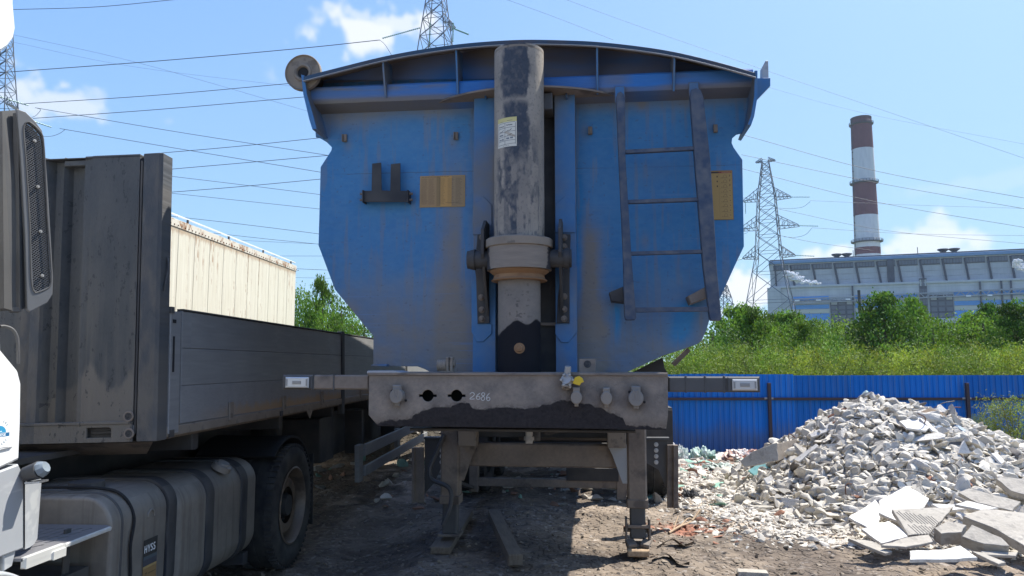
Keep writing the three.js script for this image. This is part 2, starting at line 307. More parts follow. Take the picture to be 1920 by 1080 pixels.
  part('tub_bearer', [plate([[1186, 699], [1243, 671], [1246, 690], [1252, 699]].map(([a, b]) => xy(a, b, -0.75)), -0.75, 0.12)], M.dark, tip);
  part('strut', bar(L(1262, 684, -1.0), L(1292, 655, -1.0), 0.03, 0.02), M.steel, tip);

  // top box rail with chamfered underside
  const xl = L(578, 160, -0.44).x, xr = L(1416, 145, -0.44).x, yT = L(890, 151, -0.44).y, yB = L(890, 184, -0.44).y, yC = L(890, 203, ZB).y;
  const railTex = tex(1024, 512, (u, v) => {
    const n = fbm(u, v, 6, 5, 221), m = fb2(u, v, 10, 3, 4, 223), f = fbm(u, v, 64, 3, 225);
    const px = 578 + u * 838;
    let d = 0.12 + 0.75 * sm(0.62, 0.2, v + 0.12 * (n - 0.5)) + 0.5 * sm(0.5, 0.75, m) * sm(0.55, 0.8, v);
    d += 0.35 * sm(870, 640, px) * n + 0.5 * ga((px - 1170) / 35) * sm(0.4, 0.6, v);
    d -= 0.5 * ga((px - 880) / 25) + 0.5 * ga((px - 1220) / 34);
    return mixv(mixv([0.014, 0.135, 0.42], [0.028, 0.17, 0.47], f), [0.155, 0.145, 0.135], cl(d + 0.12 * (f - 0.5)));
  });
  {
    const g = sidePlate([[ZB - 0.02, yT], [-0.44, yT], [-0.432, yT - 0.012], [-0.432, yB + 0.03], [-0.445, yB + 0.004], [ZB, yC], [ZB - 0.02, yC]], xr - 0.012, xr - xl - 0.024, 0.001);
    part('top_rail', planarUV(g, xl, yC, xr, yT), std({ map: railTex, roughness: 0.55, bumpMap: bumpDent, bumpScale: 0.004 }), tip);
  }
  // arched header: fascia strip, canopy sheet behind it, wall between rail and canopy
  const arc = [[570, 144], [640, 126], [713, 108], [780, 95], [855, 84], [920, 78], [985, 75], [1055, 76], [1120, 79], [1195, 87], [1265, 98], [1345, 117], [1416, 137]].map(([a, b]) => xy(a, b, -0.35));
  const cur = new THREE.SplineCurve(arc.map(([x, y]) => new THREE.Vector2(x, y))).getPoints(60).map((p) => [p.x, p.y]);
  const strip = (lo, hi, c = cur) => [...c.map(([x, y]) => [x, y + hi]), ...c.slice().reverse().map(([x, y]) => [x, y + lo])];
  part('fascia', plate(strip(-0.030, 0), -0.345, 0.006, 0.001), M.navy, tip);
  part('edge_flange', plate(strip(-0.0345, -0.0305), -0.332, 0.018, 0.0005), M.greyPaint, tip);
  {
    const p = [], n = cur.length;                      // canopy sheet with a little thickness
    const z0 = -0.351, z1 = ZB - 0.02, rise = 0.05;
    for (let i = 0; i < n - 1; i++) {
      const [a, b] = [cur[i], cur[i + 1]];
      const A = [a[0], a[1] - 0.006, z0], B = [b[0], b[1] - 0.006, z0], C = [b[0], b[1] + rise, z1], D = [a[0], a[1] + rise, z1];
      p.push(...A, ...C, ...B, ...A, ...D, ...C);
      const e = (k) => [k[0], k[1] - 0.004, k[2]];
      p.push(...e(A), ...e(B), ...e(C), ...e(A), ...e(C), ...e(D));
    }
    const g = new THREE.BufferGeometry(); g.setAttribute('position', new THREE.Float32BufferAttribute(p, 3)); g.computeVertexNormals(); part('canopy', boxUV(g), M.steel, tip);
  }
  const hoodTex = tex(1024, 256, (u, v) => { const n = fbm(u, v, 5, 6, 231), m = fb2(u, v, 8, 2, 4, 233); const d = cl(0.35 + 0.8 * (n - 0.4) + 0.55 * sm(0.3, 0.75, v) + 0.5 * (m - 0.5) - 0.7 * ga((u - 0.34) / 0.05) * (1 - v)); return mixv([0.016, 0.12, 0.37], [0.155, 0.135, 0.115], d); });
  part('hood_panel', planarUV(plate([...cur.map(([x, y]) => [x * 1.0, y + 0.042]), [xr, yT - 0.02], [xl, yT - 0.02]], ZB + 0.0, 0.008, 0.001), xl, yT, xr, 3.6), std({ map: hoodTex, roughness: 0.7 }), tip);
  const yArc = (x) => { for (let i = 0; i < cur.length - 1; i++) if (x >= cur[i][0] && x <= cur[i + 1][0]) return cur[i][1] + (cur[i + 1][1] - cur[i][1]) * (x - cur[i][0]) / (cur[i + 1][0] - cur[i][0]); return cur[0][1]; };
  for (const [px, pb] of [[718, 182], [855, 179], [1120, 176], [1265, 170]]) {
    const x = L(px, 140, -0.36).x, yb = L(px, pb, -0.42).y, yt = yArc(x) - 0.008;
    part('gusset', sidePlate([[ZB, yt + 0.03], [-0.352, yt], [-0.36, yt - 0.05], [-0.425, yb], [-0.433, yb], [-0.441, yT + 0.001], [ZB, yT + 0.001]], x + 0.006, 0.012, 0.001), M.blue, tip);
  }
  for (const [px, w] of [[1062, 6], [911, 6]]) { const a = L(px, 172, -0.40); part('gusset', sidePlate([[-0.431, a.y - 0.04], [-0.38, a.y - 0.04], [-0.431, a.y + 0.035]], a.x + 0.005, 0.01, 0.001), M.blue, tip); }
  // end plates left and right
  part('end_plate', plate([[570, 145], [576, 147], [581, 182], [594, 226], [599, 246], [591, 247], [585, 228], [574, 181]].map(([a, b]) => xy(a, b, -0.40)), -0.352, 0.3, 0.001), M.blue, tip);
  part('end_plate', plate([[1412, 138], [1417, 138], [1417, 187], [1411, 223], [1405, 240], [1399, 238], [1405, 222], [1411, 186]].map(([a, b]) => xy(a, b, -0.40)), -0.352, 0.3, 0.001), M.blue, tip);
  // right-hand roll bracket
  part('roll_bracket', plate([[1417, 149], [1443, 148], [1443, 163], [1418, 189]].map(([a, b]) => xy(a, b, -0.5)), -0.48, 0.03, 0.002), M.blue, tip);
  part('roll_end', [plate([[1429, 148], [1430, 124], [1437, 111], [1442, 111], [1443, 148]].map(([a, b]) => xy(a, b, -0.5)), -0.52, 0.05, 0.003)], M.greyPaint, tip);
  // tarp roll with its end disc
  {
    const c = L(570, 138, -0.40), R = 37 * 4.35 / FOC;
    const roll = part('tarp_roll', boxUV(cyl(R * 0.62, R * 0.62, 7.2, [c.x, c.y, -0.42 - 3.6], [Math.PI / 2, 0, 0], 28)), M.dark, tip);
    const dg = lathe([[R * 0.30, 0.0], [R * 0.36, 0.014], [R * 0.46, 0.014], [R * 0.52, 0.004], [R * 0.9, 0.002], [R * 0.97, 0.012], [R, 0.008], [R, -0.02], [R * 0.3, -0.02], [R * 0.3, 0]], 48); dg.rotateX(Math.PI / 2); dg.translate(c.x, c.y, -0.385);
    part('disc', boxUV(dg), M.dustTan, roll);
    part('socket', boxUV(cyl(R * 0.3, R * 0.3, 0.06, [c.x, c.y, -0.415], [Math.PI / 2, 0, 0], 24, false)), M.black, roll);
  }
  // curved shelf over the columns
  {
    const a = L(812, 200, ZB), b = L(1166, 190, ZB), y = (a.y + b.y) / 2 + 0.004, pts = [];
    const cx = (a.x + b.x) / 2, hw = (b.x - a.x) / 2;
    for (let i = 0; i <= 28; i++) { const t = i / 28 * 2 - 1; pts.push([cx + t * hw, 0.27 * Math.pow(1 - t * t, 0.75)]); }
    const g = plate([...pts, [b.x, -0.001], [a.x, -0.001]], 0, 0.012, 0.001); g.rotateX(Math.PI / 2); g.scale(1, 1, 1); g.translate(0, y, ZB + 0.001);
    part('shelf', boxUV(g), M.steel, tip);
  }
  // columns
  const yBase = L(970, 698, -0.45).y;
  for (const [x0, x1, s] of [[888, 930, -1], [1040, 1079, 1]]) {
    const a = L(x0, 300, -0.43).x, b = L(x1, 300, -0.43).x, yt = L(900, 183, -0.5).y;
    const colTex = M.blue;
    const col = part('column', [span(a, b, yBase, yt, -0.43, -0.438, 0.002), span(a, a + 0.008, yBase, yt, -0.438, ZB, 0.002), span(b - 0.008, b, yBase, yt, -0.438, ZB, 0.002)], colTex, tip);
    const mid = (a + b) / 2, w = (b - a) / 2;
    const P = (px, py) => { const k = L(px, py, -0.42); return [k.x, k.y]; };
    if (s < 0) {
      part('backing_plate', plate([[887, 440], [887, 385], [906, 368], [922, 384], [922, 440]].map((k) => P(...k)), -0.422, 0.008), M.blue, col);
      part('backing_plate', plate([[884, 498], [893, 498], [905, 605], [922, 608], [922, 625], [906, 641], [893, 641], [884, 622]].map((k) => P(...k)), -0.422, 0.008), M.blue, col);
      part('bracket', [plate([[896, 440], [917, 438], [908, 470], [918, 560], [918, 606], [896, 607], [893, 520], [890, 500]].map((k) => P(...k)), -0.408, 0.014), sidePlate([[-0.42, P(0, 606)[1]], [-0.30, P(0, 545)[1]], [-0.20, P(0, 500)[1]], [-0.20, P(0, 460)[1]], [-0.30, P(0, 440)[1]], [-0.42, P(0, 440)[1]]], P(918, 500)[0] - 0.002, 0.018)], M.dark, col);
      each('bolt', [[905, 446], [903, 558], [904, 581], [904, 598]].map(([u, v]) => { const k = P(u, v); return bolt(k[0], k[1], -0.408, 0.013, 0.02); }), M.steel, col);
    } else {
      part('backing_plate', plate([[1041, 436], [1041, 384], [1060, 367], [1078, 384], [1078, 436]].map((k) => P(...k)), -0.422, 0.008), M.blue, col);
      part('backing_plate', plate([[1041, 608], [1060, 605], [1069, 498], [1082, 498], [1082, 622], [1066, 642], [1052, 642], [1041, 626]].map((k) => P(...k)), -0.422, 0.008), M.blue, col);
      part('bracket', [plate([[1049, 438], [1070, 440], [1068, 500], [1068, 606], [1044, 606], [1046, 560], [1056, 480]].map((k) => P(...k)), -0.408, 0.014), sidePlate([[-0.42, P(0, 606)[1]], [-0.30, P(0, 545)[1]], [-0.20, P(0, 500)[1]], [-0.20, P(0, 460)[1]], [-0.30, P(0, 440)[1]], [-0.42, P(0, 440)[1]]], P(1051, 500)[0] + 0.016, 0.018)], M.dark, col);
      each('bolt', [[1058, 446], [1058, 463], [1058, 556], [1058, 580], [1058, 598]].map(([u, v]) => { const k = P(u, v); return bolt(k[0], k[1], -0.408, 0.013, 0.02); }), M.steel, col);
    }
  }
  part('cross_strap', [span(L(1012, 500, -0.5).x, L(1045, 500, -0.5).x, L(0, 617, -0.5).y, L(0, 611, -0.5).y, -0.52, -0.5)], M.steel, tip);
  part('back_channel', span(L(930, 400, -0.5).x, L(1042, 400, -0.5).x, yBase, L(900, 190, -0.5).y, ZB + 0.03, ZB + 0.012), M.dark, tip);
  part('pipe_clamp', span(L(1018, 240, -0.4).x, L(1037, 240, -0.4).x, L(0, 250, -0.4).y, L(0, 222, -0.4).y, -0.5, -0.34), M.plastic, tip);

  // lifting ram
  {
    const ZC = -0.27, ctr = L(973.5, 400, ZC), s = Math.hypot(ctr.z - 3.95, 0) && (3.95 - ZC) / FOC;
    const R1 = 48 * (3.95 - ZC) / FOC, yTop = L(973, 79, ZC + R1).y, yCol = L(973, 452, ZC).y;
    const ramTex = tex(1024, 1024, (u, v) => {
      const a = (u > 0.5 ? u - 1 : u) * 2 * Math.PI, sx = Math.sin(a), py = 445 - v * 365;
      const n = fbm(u, v, 8, 5, 241), m = fbm(u, v, 40, 4, 243), f = fbm(u, v, 100, 2, 245), st = fb2(u, v, 40, 5, 4, 247);
      const up = sm(330, 220, py);
      let nav = sm(0.60, 0.44, Math.abs(sx + 0.04 - 0.02 * up) + 0.34 * (n - 0.5) + 0.26 * (m - 0.5)) * (0.15 + 0.85 * Math.max(sm(330, 270, py + 70 * (n - 0.5)), 0.85 * sm(0.46, 0.58, fb2(u, v, 14, 6, 5, 246))));
      nav = Math.max(nav, 0.8 * sm(0.5, 0.62, fb2(u, v, 16, 9, 5, 248)) * sm(200, 320, py) * sm(0.95, 0.6, Math.abs(sx)));
      nav = Math.max(nav, 0.5 * sm(0.58, 0.72, st + 0.14 * (m - 0.5)) * sm(240, 360, py));
      nav *= 1 - 0.85 * ga((py - 188) / 7) * sm(0.35, 0.55, n + 0.1);
      const tan = mixv([0.19, 0.17, 0.148], [0.33, 0.285, 0.23], cl(n + 0.5 * (m - 0.5) + 0.3 * Math.abs(sx)));
      let c = mixv(tan, mixv([0.028, 0.036, 0.052], [0.055, 0.066, 0.085], f), cl(nav + 0.5 * (m - 0.5) * sm(0.1, 0.4, nav) * 2));
      if (f > 0.7) c = mixv(c, [0.03, 0.032, 0.036], 0.25);
      return c;
    });
    const g = flat(new THREE.CylinderGeometry(R1, R1, yTop - yCol, 64, 1, true)); g.translate(ctr.x, (yTop + yCol) / 2, ZC);
    const ram = part('ram', g, std({ map: ramTex, roughness: 0.75, bumpMap: grey(512, 512, (u, v) => fbm(u, v, 30, 4, 249)), bumpScale: 0.0012 }), tip);
    const cap = lathe([[0.001, yTop + 0.006], [R1 * 0.9, yTop + 0.006], [R1 * 0.985, yTop], [R1 * 1.004, yTop - 0.012], [R1 * 1.004, yTop - 0.022], [R1 * 0.99, yTop - 0.024]], 64); cap.translate(ctr.x, 0, ZC); part('end_cap', boxUV(cap), M.dustTan, ram);
    // collar
    const yA = L(973, 440, ZC + 0.18).y, yB2 = L(973, 457, ZC + 0.18).y, yC2 = L(973, 500, ZC + 0.18).y, R2 = 61 * (3.95 - ZC) / FOC, R3 = 64 * (3.95 - ZC) / FOC;
    const colTex = tex(1024, 256, (u, v) => { const a = (u > 0.5 ? u - 1 : u) * 2 * Math.PI, sx = Math.sin(a), n = fbm(u, v, 10, 5, 251), k = fbm(u, v, 40, 3, 253); const e = sm(0.84, 0.88, Math.abs(sx - 0.02) + 0.1 * (n - 0.5) - 0.05 * v); return mixv(mixv([0.19, 0.155, 0.125], [0.26, 0.215, 0.17], cl(n + 0.5 * (k - 0.5))), [0.03, 0.028, 0.03], e); });
    const cg = flat(new THREE.CylinderGeometry(R2, R2, yB2 - yC2, 64, 1, false)); cg.translate(ctr.x, (yB2 + yC2) / 2, ZC);
    const collar = part('collar', cg, std({ map: colTex, roughness: 0.7 }), ram);
    const rim = lathe([[R1 * 0.9, yA], [R3 * 0.97, yA], [R3, yA - 0.006], [R3, yB2 + 0.003], [R3 * 0.98, yB2], [R1, yB2]], 64); rim.translate(ctr.x, 0, ZC); part('collar_rim', boxUV(rim), M.dustTan, ram);
    const R4 = 40 * (3.95 - ZC) / FOC, yE = L(973, 521, ZC + 0.15).y;
    const seal = lathe([[R2 * 0.9, yC2 + 0.004], [R2 * 0.92, yC2 - 0.008], [R2 * 0.78, yC2 - 0.028], [R2 * 0.80, yE + 0.012], [R2 * 0.87, yE], [R2 * 0.85, yE - 0.004], [R4, yE - 0.004]], 64); seal.translate(ctr.x, 0, ZC); part('seal_ring', boxUV(seal), M.ochre, ram);
    for (const sd of [-1, 1]) {
      const y = L(973, 486, ZC).y; part('trunnion', [cyl(0.052, 0.052, 0.13, [ctr.x + sd * (R2 + 0.05), y, ZC], [0, 0, Math.PI / 2], 28), cyl(0.062, 0.055, 0.03, [ctr.x + sd * (R2 + 0.085), y, ZC], [0, 0, Math.PI / 2], 28)].map(boxUV), M.dark, ram);
    }
    const rodTex = tex(1024, 1024, (u, v) => {
      const a = (u > 0.5 ? u - 1 : u) * 2 * Math.PI, sx = Math.sin(a), py = 700 - v * 185, n = fbm(u, v, 8, 5, 261), k = fbm(u, v, 60, 3, 263), sp = sm(0.66, 0.74, fbm(u, v, 36, 4, 267));
      let c = mixv([0.165, 0.15, 0.135], [0.25, 0.215, 0.18], cl(n + 0.4 * (k - 0.5))); c = mixv(c, [0.06, 0.055, 0.055], 0.55 * sp * sm(0.9, 0.2, Math.abs(sx)));
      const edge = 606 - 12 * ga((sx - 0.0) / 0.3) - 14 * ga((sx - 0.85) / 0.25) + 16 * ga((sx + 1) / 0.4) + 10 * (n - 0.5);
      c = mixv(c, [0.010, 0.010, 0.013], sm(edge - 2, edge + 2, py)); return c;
    });
    const yR = yBase - 0.02, rg = flat(new THREE.CylinderGeometry(R4, R4, yE - yR, 56, 1, true)); rg.translate(ctr.x, (yE + yR) / 2, ZC);
    const rod = part('ram_rod', rg, new THREE.MeshPhysicalMaterial({ map: rodTex, roughness: 0.7, specularIntensity: 0.35 }), ram);
    const pb = L(974, 653, ZC + R4); part('plug', [cyl(0.030, 0.030, 0.008, [pb.x, pb.y, ZC + R4 + 0.002], [Math.PI / 2, 0, 0], 24), cyl(0.021, 0.017, 0.016, [pb.x, pb.y, ZC + R4 + 0.013], [Math.PI / 2, 0, 0], 24), cyl(0.008, 0.006, 0.01, [pb.x, pb.y, ZC + R4 + 0.025], [Math.PI / 2, 0, 0], 16)].map(boxUV), M.ochre, ram);
    // sticker bent round the ram
    const t0 = Math.asin((937 - 973.5) / 48), t1 = Math.asin((974 - 973.5) / 48), s0 = L(955, 274, ZC + R1).y, s1 = L(955, 219, ZC + R1).y;
    const sg = flat(new THREE.CylinderGeometry(R1 + 0.0012, R1 + 0.0012, s1 - s0, 12, 1, true, t0, t1 - t0)); sg.translate(ctr.x, (s0 + s1) / 2, ZC);
    part('sticker', sg, print(296, 464, (c, w, h) => {
      c.fillStyle = '#cfcabb'; c.fillRect(0, 0, w, h); c.fillStyle = '#c9bd7c'; c.fillRect(0, 0, w, 70); c.fillStyle = '#5b5a55'; c.fillRect(48, 58, 60, 5); c.fillRect(160, 46, 76, 6);
      c.strokeStyle = '#3a3b3c'; c.lineWidth = 5; for (const y of [88, 168, 232, 304, 372, 428]) { c.beginPath(); c.moveTo(18, y); c.lineTo(278, y - 12); c.stroke(); } for (const x of [18, 130, 278]) { c.beginPath(); c.moveTo(x, 88); c.lineTo(x, 428); c.stroke(); }
      c.fillStyle = '#2b2c2e'; for (const [x, y] of [[30, 128], [150, 112]]) for (let i = 0; i < 6; i++) c.fillRect(x + i * 15, y + (i % 2) * 3, 11, 15);
      c.lineWidth = 8; c.strokeStyle = '#333436'; for (const [x, y] of [[40, 200], [160, 190], [160, 264]]) { c.beginPath(); c.moveTo(x, y + 18); c.lineTo(x + 44, y + 18); c.lineTo(x + 66, y - 6); c.stroke(); }
      c.fillStyle = '#77787a'; c.fillRect(36, 262, 66, 22); c.fillRect(36, 336, 40, 20); c.fillRect(84, 328, 26, 30); c.fillRect(150, 320, 44, 26); c.fillRect(206, 312, 40, 28);
      c.fillStyle = '#4c4d4f'; for (let i = 0; i < 4; i++) c.fillRect(96 + i * 26, 440, 18, 6); c.fillStyle = 'rgba(120,96,70,.35)'; c.beginPath(); c.moveTo(150, 210); c.lineTo(270, 290); c.lineTo(280, 330); c.lineTo(120, 240); c.fill();
    }), ram);
  }

  // ladder
  {
    const Z = -0.34, lad = new THREE.Group(); lad.name = 'ladder'; tip.add(lad);
    const ladTex = tex(512, 1024, (u, v) => { const n = fbm(u, v, 8, 5, 271), m = fbm(u, v, 30, 4, 273); return mixv(mixv([0.022, 0.042, 0.085], [0.038, 0.062, 0.11], n), [0.16, 0.155, 0.15], cl(0.16 + 0.8 * (m - 0.45) + 0.2 * sm(0.5, 0.75, n))); }, 0.9);
    const LM = std({ map: ladTex, roughness: 0.55, bumpMap: bumpFine, bumpScale: 0.001 });
    const rail = (pts, z, t) => plate(pts.map(([a, b]) => xy(a, b, z)), z, t, 0.003);
    part('rail', [rail([[1155, 182], [1158, 174], [1164, 171], [1169, 176], [1172, 186], [1173, 300], [1184, 480], [1193, 596], [1190, 600], [1174, 600], [1171, 595], [1168, 480], [1160, 300]], Z, 0.05)], LM, lad);
    part('rail', [rail([[1294, 178], [1296, 168], [1305, 165], [1314, 168], [1319, 182], [1332, 300], [1342, 460], [1344, 500], [1353, 597], [1350, 601], [1334, 601], [1331, 596], [1319, 500], [1303, 300]], Z, 0.055)], LM, lad);
    for (const [a, b, c2, d2, t] of [[1174, 284, 1302, 277, 7], [1180, 378, 1310, 373, 7], [1185, 475, 1318, 471, 7], [1192, 581, 1331, 579, 9]]) {
      const h = t / 2; part('rung', plate([[a - 3, b - h], [c2 + 4, d2 - h], [c2 + 4, d2 + h], [a - 3, b + h]].map(([p2, q2]) => xy(p2, q2, Z - 0.012)), Z - 0.012, 0.03, 0.002), LM, lad);
    }
    for (const [px, py] of [[1163, 168], [1305, 160]]) { const a = L(px, py + 10, Z); part('hook', [span(a.x - 0.022, a.x + 0.022, a.y - 0.025, a.y + 0.012, -0.432, Z - 0.05), span(a.x - 0.03, a.x + 0.03, a.y - 0.02, a.y + 0.085, -0.432, -0.42)], M.blue, lad); }
    const b1 = L(1156, 557, -0.45), b2 = L(1308, 552, -0.45);
    part('stay', plate([[1142, 549], [1168, 538], [1170, 568], [1146, 565]].map(([a, b]) => xy(a, b, -0.42)), -0.395, 0.12, 0.003), M.dark, lad);
    part('stay', plate([[1290, 555], [1326, 536], [1332, 556], [1296, 570]].map(([a, b]) => xy(a, b, -0.40)), -0.395, 0.14, 0.003), M.steel, lad);
  }

  // small plates and brackets on the bulkhead
  const holder = new THREE.Group(); holder.name = 'chock_holder'; tip.add(holder);
  part('fork_plate', plate([[682, 379], [682, 358], [697, 358], [698, 307], [715, 305], [716, 357], [732, 358], [733, 308], [751, 306], [751, 358], [766, 358], [766, 379]].map(([a, b]) => xy(a, b, ZB + 0.05)), ZB + 0.055, 0.006), M.dark, holder);
  for (const px of [682, 766]) { const a = L(px, 369, ZB + 0.05); part('ear', span(a.x - 0.004, a.x + 0.004, a.y - 0.038, a.y + 0.038, ZB + 0.001, ZB + 0.075, 0.001), M.dark, holder); each('bolt', [0.02, -0.018].map((dy) => cyl(0.008, 0.008, 0.03, [a.x + (px < 700 ? -0.01 : 0.01), a.y + dy, ZB + 0.045], [0, 0, Math.PI / 2], 6)), M.steel, holder); }
  const plateP = (x0, y0, x1, y1, w, h, draw, z = ZB + 0.004) => { const a = xy(x0, y1, z), b = xy(x1, y0, z); return part('data_plate', planarUV(plate([[a[0], a[1]], [b[0], a[1]], [b[0], b[1]], [a[0], b[1]]], z, 0.003, 0), a[0], a[1], b[0], b[1]), print(w, h, draw), tip); };
  plateP(787, 328, 872, 389, 680, 488, (c, w, h) => {
    c.fillStyle = '#a98656'; c.fillRect(0, 0, w, h); const r = rng(11);
    for (const [x, wd, col] of [[0, 250, '#9c7d55'], [250, 60, '#8a7048'], [310, 170, '#b78c4d'], [480, 200, '#927a58']]) { c.fillStyle = col; c.fillRect(x, 12, wd, h - 24); }
    c.strokeStyle = '#a4844f'; c.lineWidth = 10; c.strokeRect(5, 5, w - 10, h - 10); c.fillStyle = '#4c3d27'; for (let x = 30; x < 420;) { const l = 12 + r() * 40; c.fillRect(x, 16, l, 5); x += l + 8; }
    c.fillStyle = 'rgba(58,46,28,.5)'; for (let y = 44; y < h - 40; y += 11) for (const x0 of [24, 130, 290, 420, 540]) { let x = x0; const e = x0 + 60 + r() * 30; while (x < e) { const l = 4 + r() * 12; c.fillRect(x, y, l, 4); x += l + 4; } }
    c.fillStyle = 'rgba(50,40,26,.8)'; for (let x = 390; x < 570; x += 22) c.fillRect(x, h - 68, 17, 4);
  });
  plateP(1312, 319, 1373, 413, 584, 752, (c, w, h) => {
    c.fillStyle = '#a4854c'; c.fillRect(0, 0, w, h); c.strokeStyle = '#7c6238'; c.lineWidth = 8; c.strokeRect(4, 4, w - 8, h - 8); const r = rng(12);
    c.fillStyle = '#3c2a20'; c.fillRect(16, 16, 330, 26); c.fillStyle = '#7c332a'; c.fillRect(346, 16, 220, 26); c.fillStyle = '#c09a63'; for (let x = 400; x < 550; x += 16) c.fillRect(x, 24, 11, 9);
    c.strokeStyle = '#5a4527'; c.fillStyle = '#4b3a22'; c.lineWidth = 4;
    for (let k = 0; k < 9; k++) { const y = 80 + k * 74; c.beginPath(); c.arc(455, y + 16, 26, Math.PI, 0); c.lineTo(490, y + 30); c.lineTo(410, y + 30); c.closePath(); c.stroke(); c.fillRect(385, y + 24, 9, 9); c.fillRect(525, y + 6, 18, 9); if (k < 3) { c.fillRect(525, y - 10, 22, 10); c.fillRect(310, y, 20, 26); } for (let x = 370; x < 560; x += 9 + r() * 12) c.fillRect(x, y + 44, 6, 3); }
    c.strokeStyle = 'rgba(90,70,40,.5)'; c.beginPath(); c.moveTo(350, 50); c.lineTo(350, h - 20); c.stroke();
  });
  for (const [a, b] of [[646, 258], [855, 254], [1107, 244], [1342, 240]]) { const k = L(a, b, ZB + 0.02); part('tie_lug', [span(k.x - 0.012, k.x + 0.012, k.y - 0.024, k.y + 0.024, ZB + 0.001, ZB + 0.02, 0.004), span(k.x - 0.014, k.x - 0.009, k.y - 0.026, k.y + 0.02, ZB + 0.012, ZB + 0.035, 0.001)], M.steel, tip); }
  { const a = L(699, 686, ZB + 0.02), b = L(728, 680, ZB + 0.02); part('foot_flange', span(a.x, b.x, a.y - 0.004, a.y + 0.01, ZB + 0.001, ZB + 0.05), M.blue, tip); }

  // front beam
  {
    const P = (px, py) => xy(px, py, 0);
    const a0 = P(692, 703), a1 = P(1253, 806);
    const holes = [[802, 742], [856, 742]].map(([px, py]) => { const [x, y] = P(px, py), h = new THREE.Path(), r = 11 * 3.95 / FOC, s = 0.0065; const l = 17 * 3.95 / FOC; const t = Math.asin(s / r);
      h.moveTo(x + l, y + s); h.lineTo(x + r * Math.cos(t), y + s); h.absarc(x, y, r, t, Math.PI - t, false); h.lineTo(x - l, y + s); h.lineTo(x - l, y - s); h.lineTo(x - r * Math.cos(t), y - s); h.absarc(x, y, r, Math.PI + t, 2 * Math.PI - t, false); h.lineTo(x + l, y - s); h.closePath(); return h; });
    const face = [[692, 704], [1252.5, 704], [1252.5, 779], [1249, 806], [709, 799], [691, 778]].map((k) => P(...k));
    const beamTex = tex(2048, 512, (u, v) => {
      const px = 691 + u * 562, py = 806 - v * 103, n = fb2(u, v, 22, 4, 5, 281), k = fb2(u, v, 120, 22, 5, 283), f = fb2(u, v, 600, 110, 3, 285), lob = fb2(u, v, 26, 1.5, 4, 287);
      let c = mixv([0.155, 0.137, 0.122], [0.285, 0.24, 0.197], cl(0.5 + 1.3 * (n - 0.5) + 0.6 * (k - 0.5) + 0.3 * (f - 0.5)));
      c = mixv(c, [0.20, 0.155, 0.115], 0.5 * sm(722, 704, py)); c = mixv(c, [0.19, 0.145, 0.105], 0.55 * sm(775, 800, py));
      for (const [hx, hy, r] of [[747, 742, 17], [1081, 745, 17], [1137, 746, 17], [1192, 747, 22], [1066, 720, 20]]) c = mixv(c, [0.055, 0.045, 0.04], 0.7 * ga(Math.hypot(px - hx - 4, (py - hy)) / r) * (0.5 + k));
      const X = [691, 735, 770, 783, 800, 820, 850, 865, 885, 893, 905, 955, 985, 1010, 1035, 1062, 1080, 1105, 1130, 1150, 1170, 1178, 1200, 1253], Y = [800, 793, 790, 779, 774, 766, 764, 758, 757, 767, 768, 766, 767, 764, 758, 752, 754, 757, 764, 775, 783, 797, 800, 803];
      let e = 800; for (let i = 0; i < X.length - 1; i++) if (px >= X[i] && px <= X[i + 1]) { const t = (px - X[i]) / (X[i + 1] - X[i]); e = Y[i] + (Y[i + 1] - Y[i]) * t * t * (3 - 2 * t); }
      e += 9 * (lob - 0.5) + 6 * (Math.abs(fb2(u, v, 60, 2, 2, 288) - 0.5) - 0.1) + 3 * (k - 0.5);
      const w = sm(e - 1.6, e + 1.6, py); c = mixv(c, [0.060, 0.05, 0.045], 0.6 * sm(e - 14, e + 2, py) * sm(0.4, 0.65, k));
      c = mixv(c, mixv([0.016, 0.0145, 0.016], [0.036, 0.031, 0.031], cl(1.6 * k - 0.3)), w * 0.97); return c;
    });
    const beamM = new THREE.MeshPhysicalMaterial({ map: beamTex, roughness: 0.8, specularIntensity: 0.3, bumpMap: grey(2048, 512, (u, v) => 0.4 * fb2(u, v, 22, 4, 4, 291) + 0.6 * fb2(u, v, 240, 44, 4, 293)), bumpScale: 0.003 });
    const beam = part('front_beam', planarUV(plate(face, 0, 0.012, 0.002, holes), a0[0], a1[1], a1[0], a0[1]), beamM, tip);
    const yt = P(970, 700)[1];
    part('top_flange', span(a0[0] - 0.008, a1[0] + 0.003, yt - 0.012, yt + 0.004, -0.5, 0.006, 0.003), M.steel, beam);
    part('lower_flange', span(a0[0] + 0.05, a1[0] - 0.012, a1[1] + 0.004, a1[1] + 0.016, -0.16, -0.012, 0.002), M.oil, beam);
    part('inner_web', span(a0[0] + 0.03, a1[0] - 0.012, a1[1] + 0.02, yt - 0.016, -0.2, -0.17, 0.002), M.black, beam);
    part('wear_strip', plate([[688, 698], [690, 695], [738, 695], [752, 698], [752, 700], [688, 700]].map(([a, b]) => xy(a, b, 0)), 0.004, 0.2), M.greyPaint, beam);
    // painted number: brush strokes
    const pn = [[[881, 739, 885, 736, 889, 738, 888, 742, 881, 748, 890, 748]], [[900, 737, 895, 741, 893, 746, 896, 749, 900, 747, 898, 743, 894, 744]], [[906.3, 742.5, 903, 740, 904.5, 736.8, 908, 737, 908.8, 740, 906, 743, 902.3, 747, 904, 750.6, 907.5, 750, 908.5, 746.5, 906.3, 742.5]], [[917.5, 737.5, 913.5, 742, 912, 747, 914, 751, 917.5, 750.5, 918.5, 747, 916, 744.8, 913, 747]]];
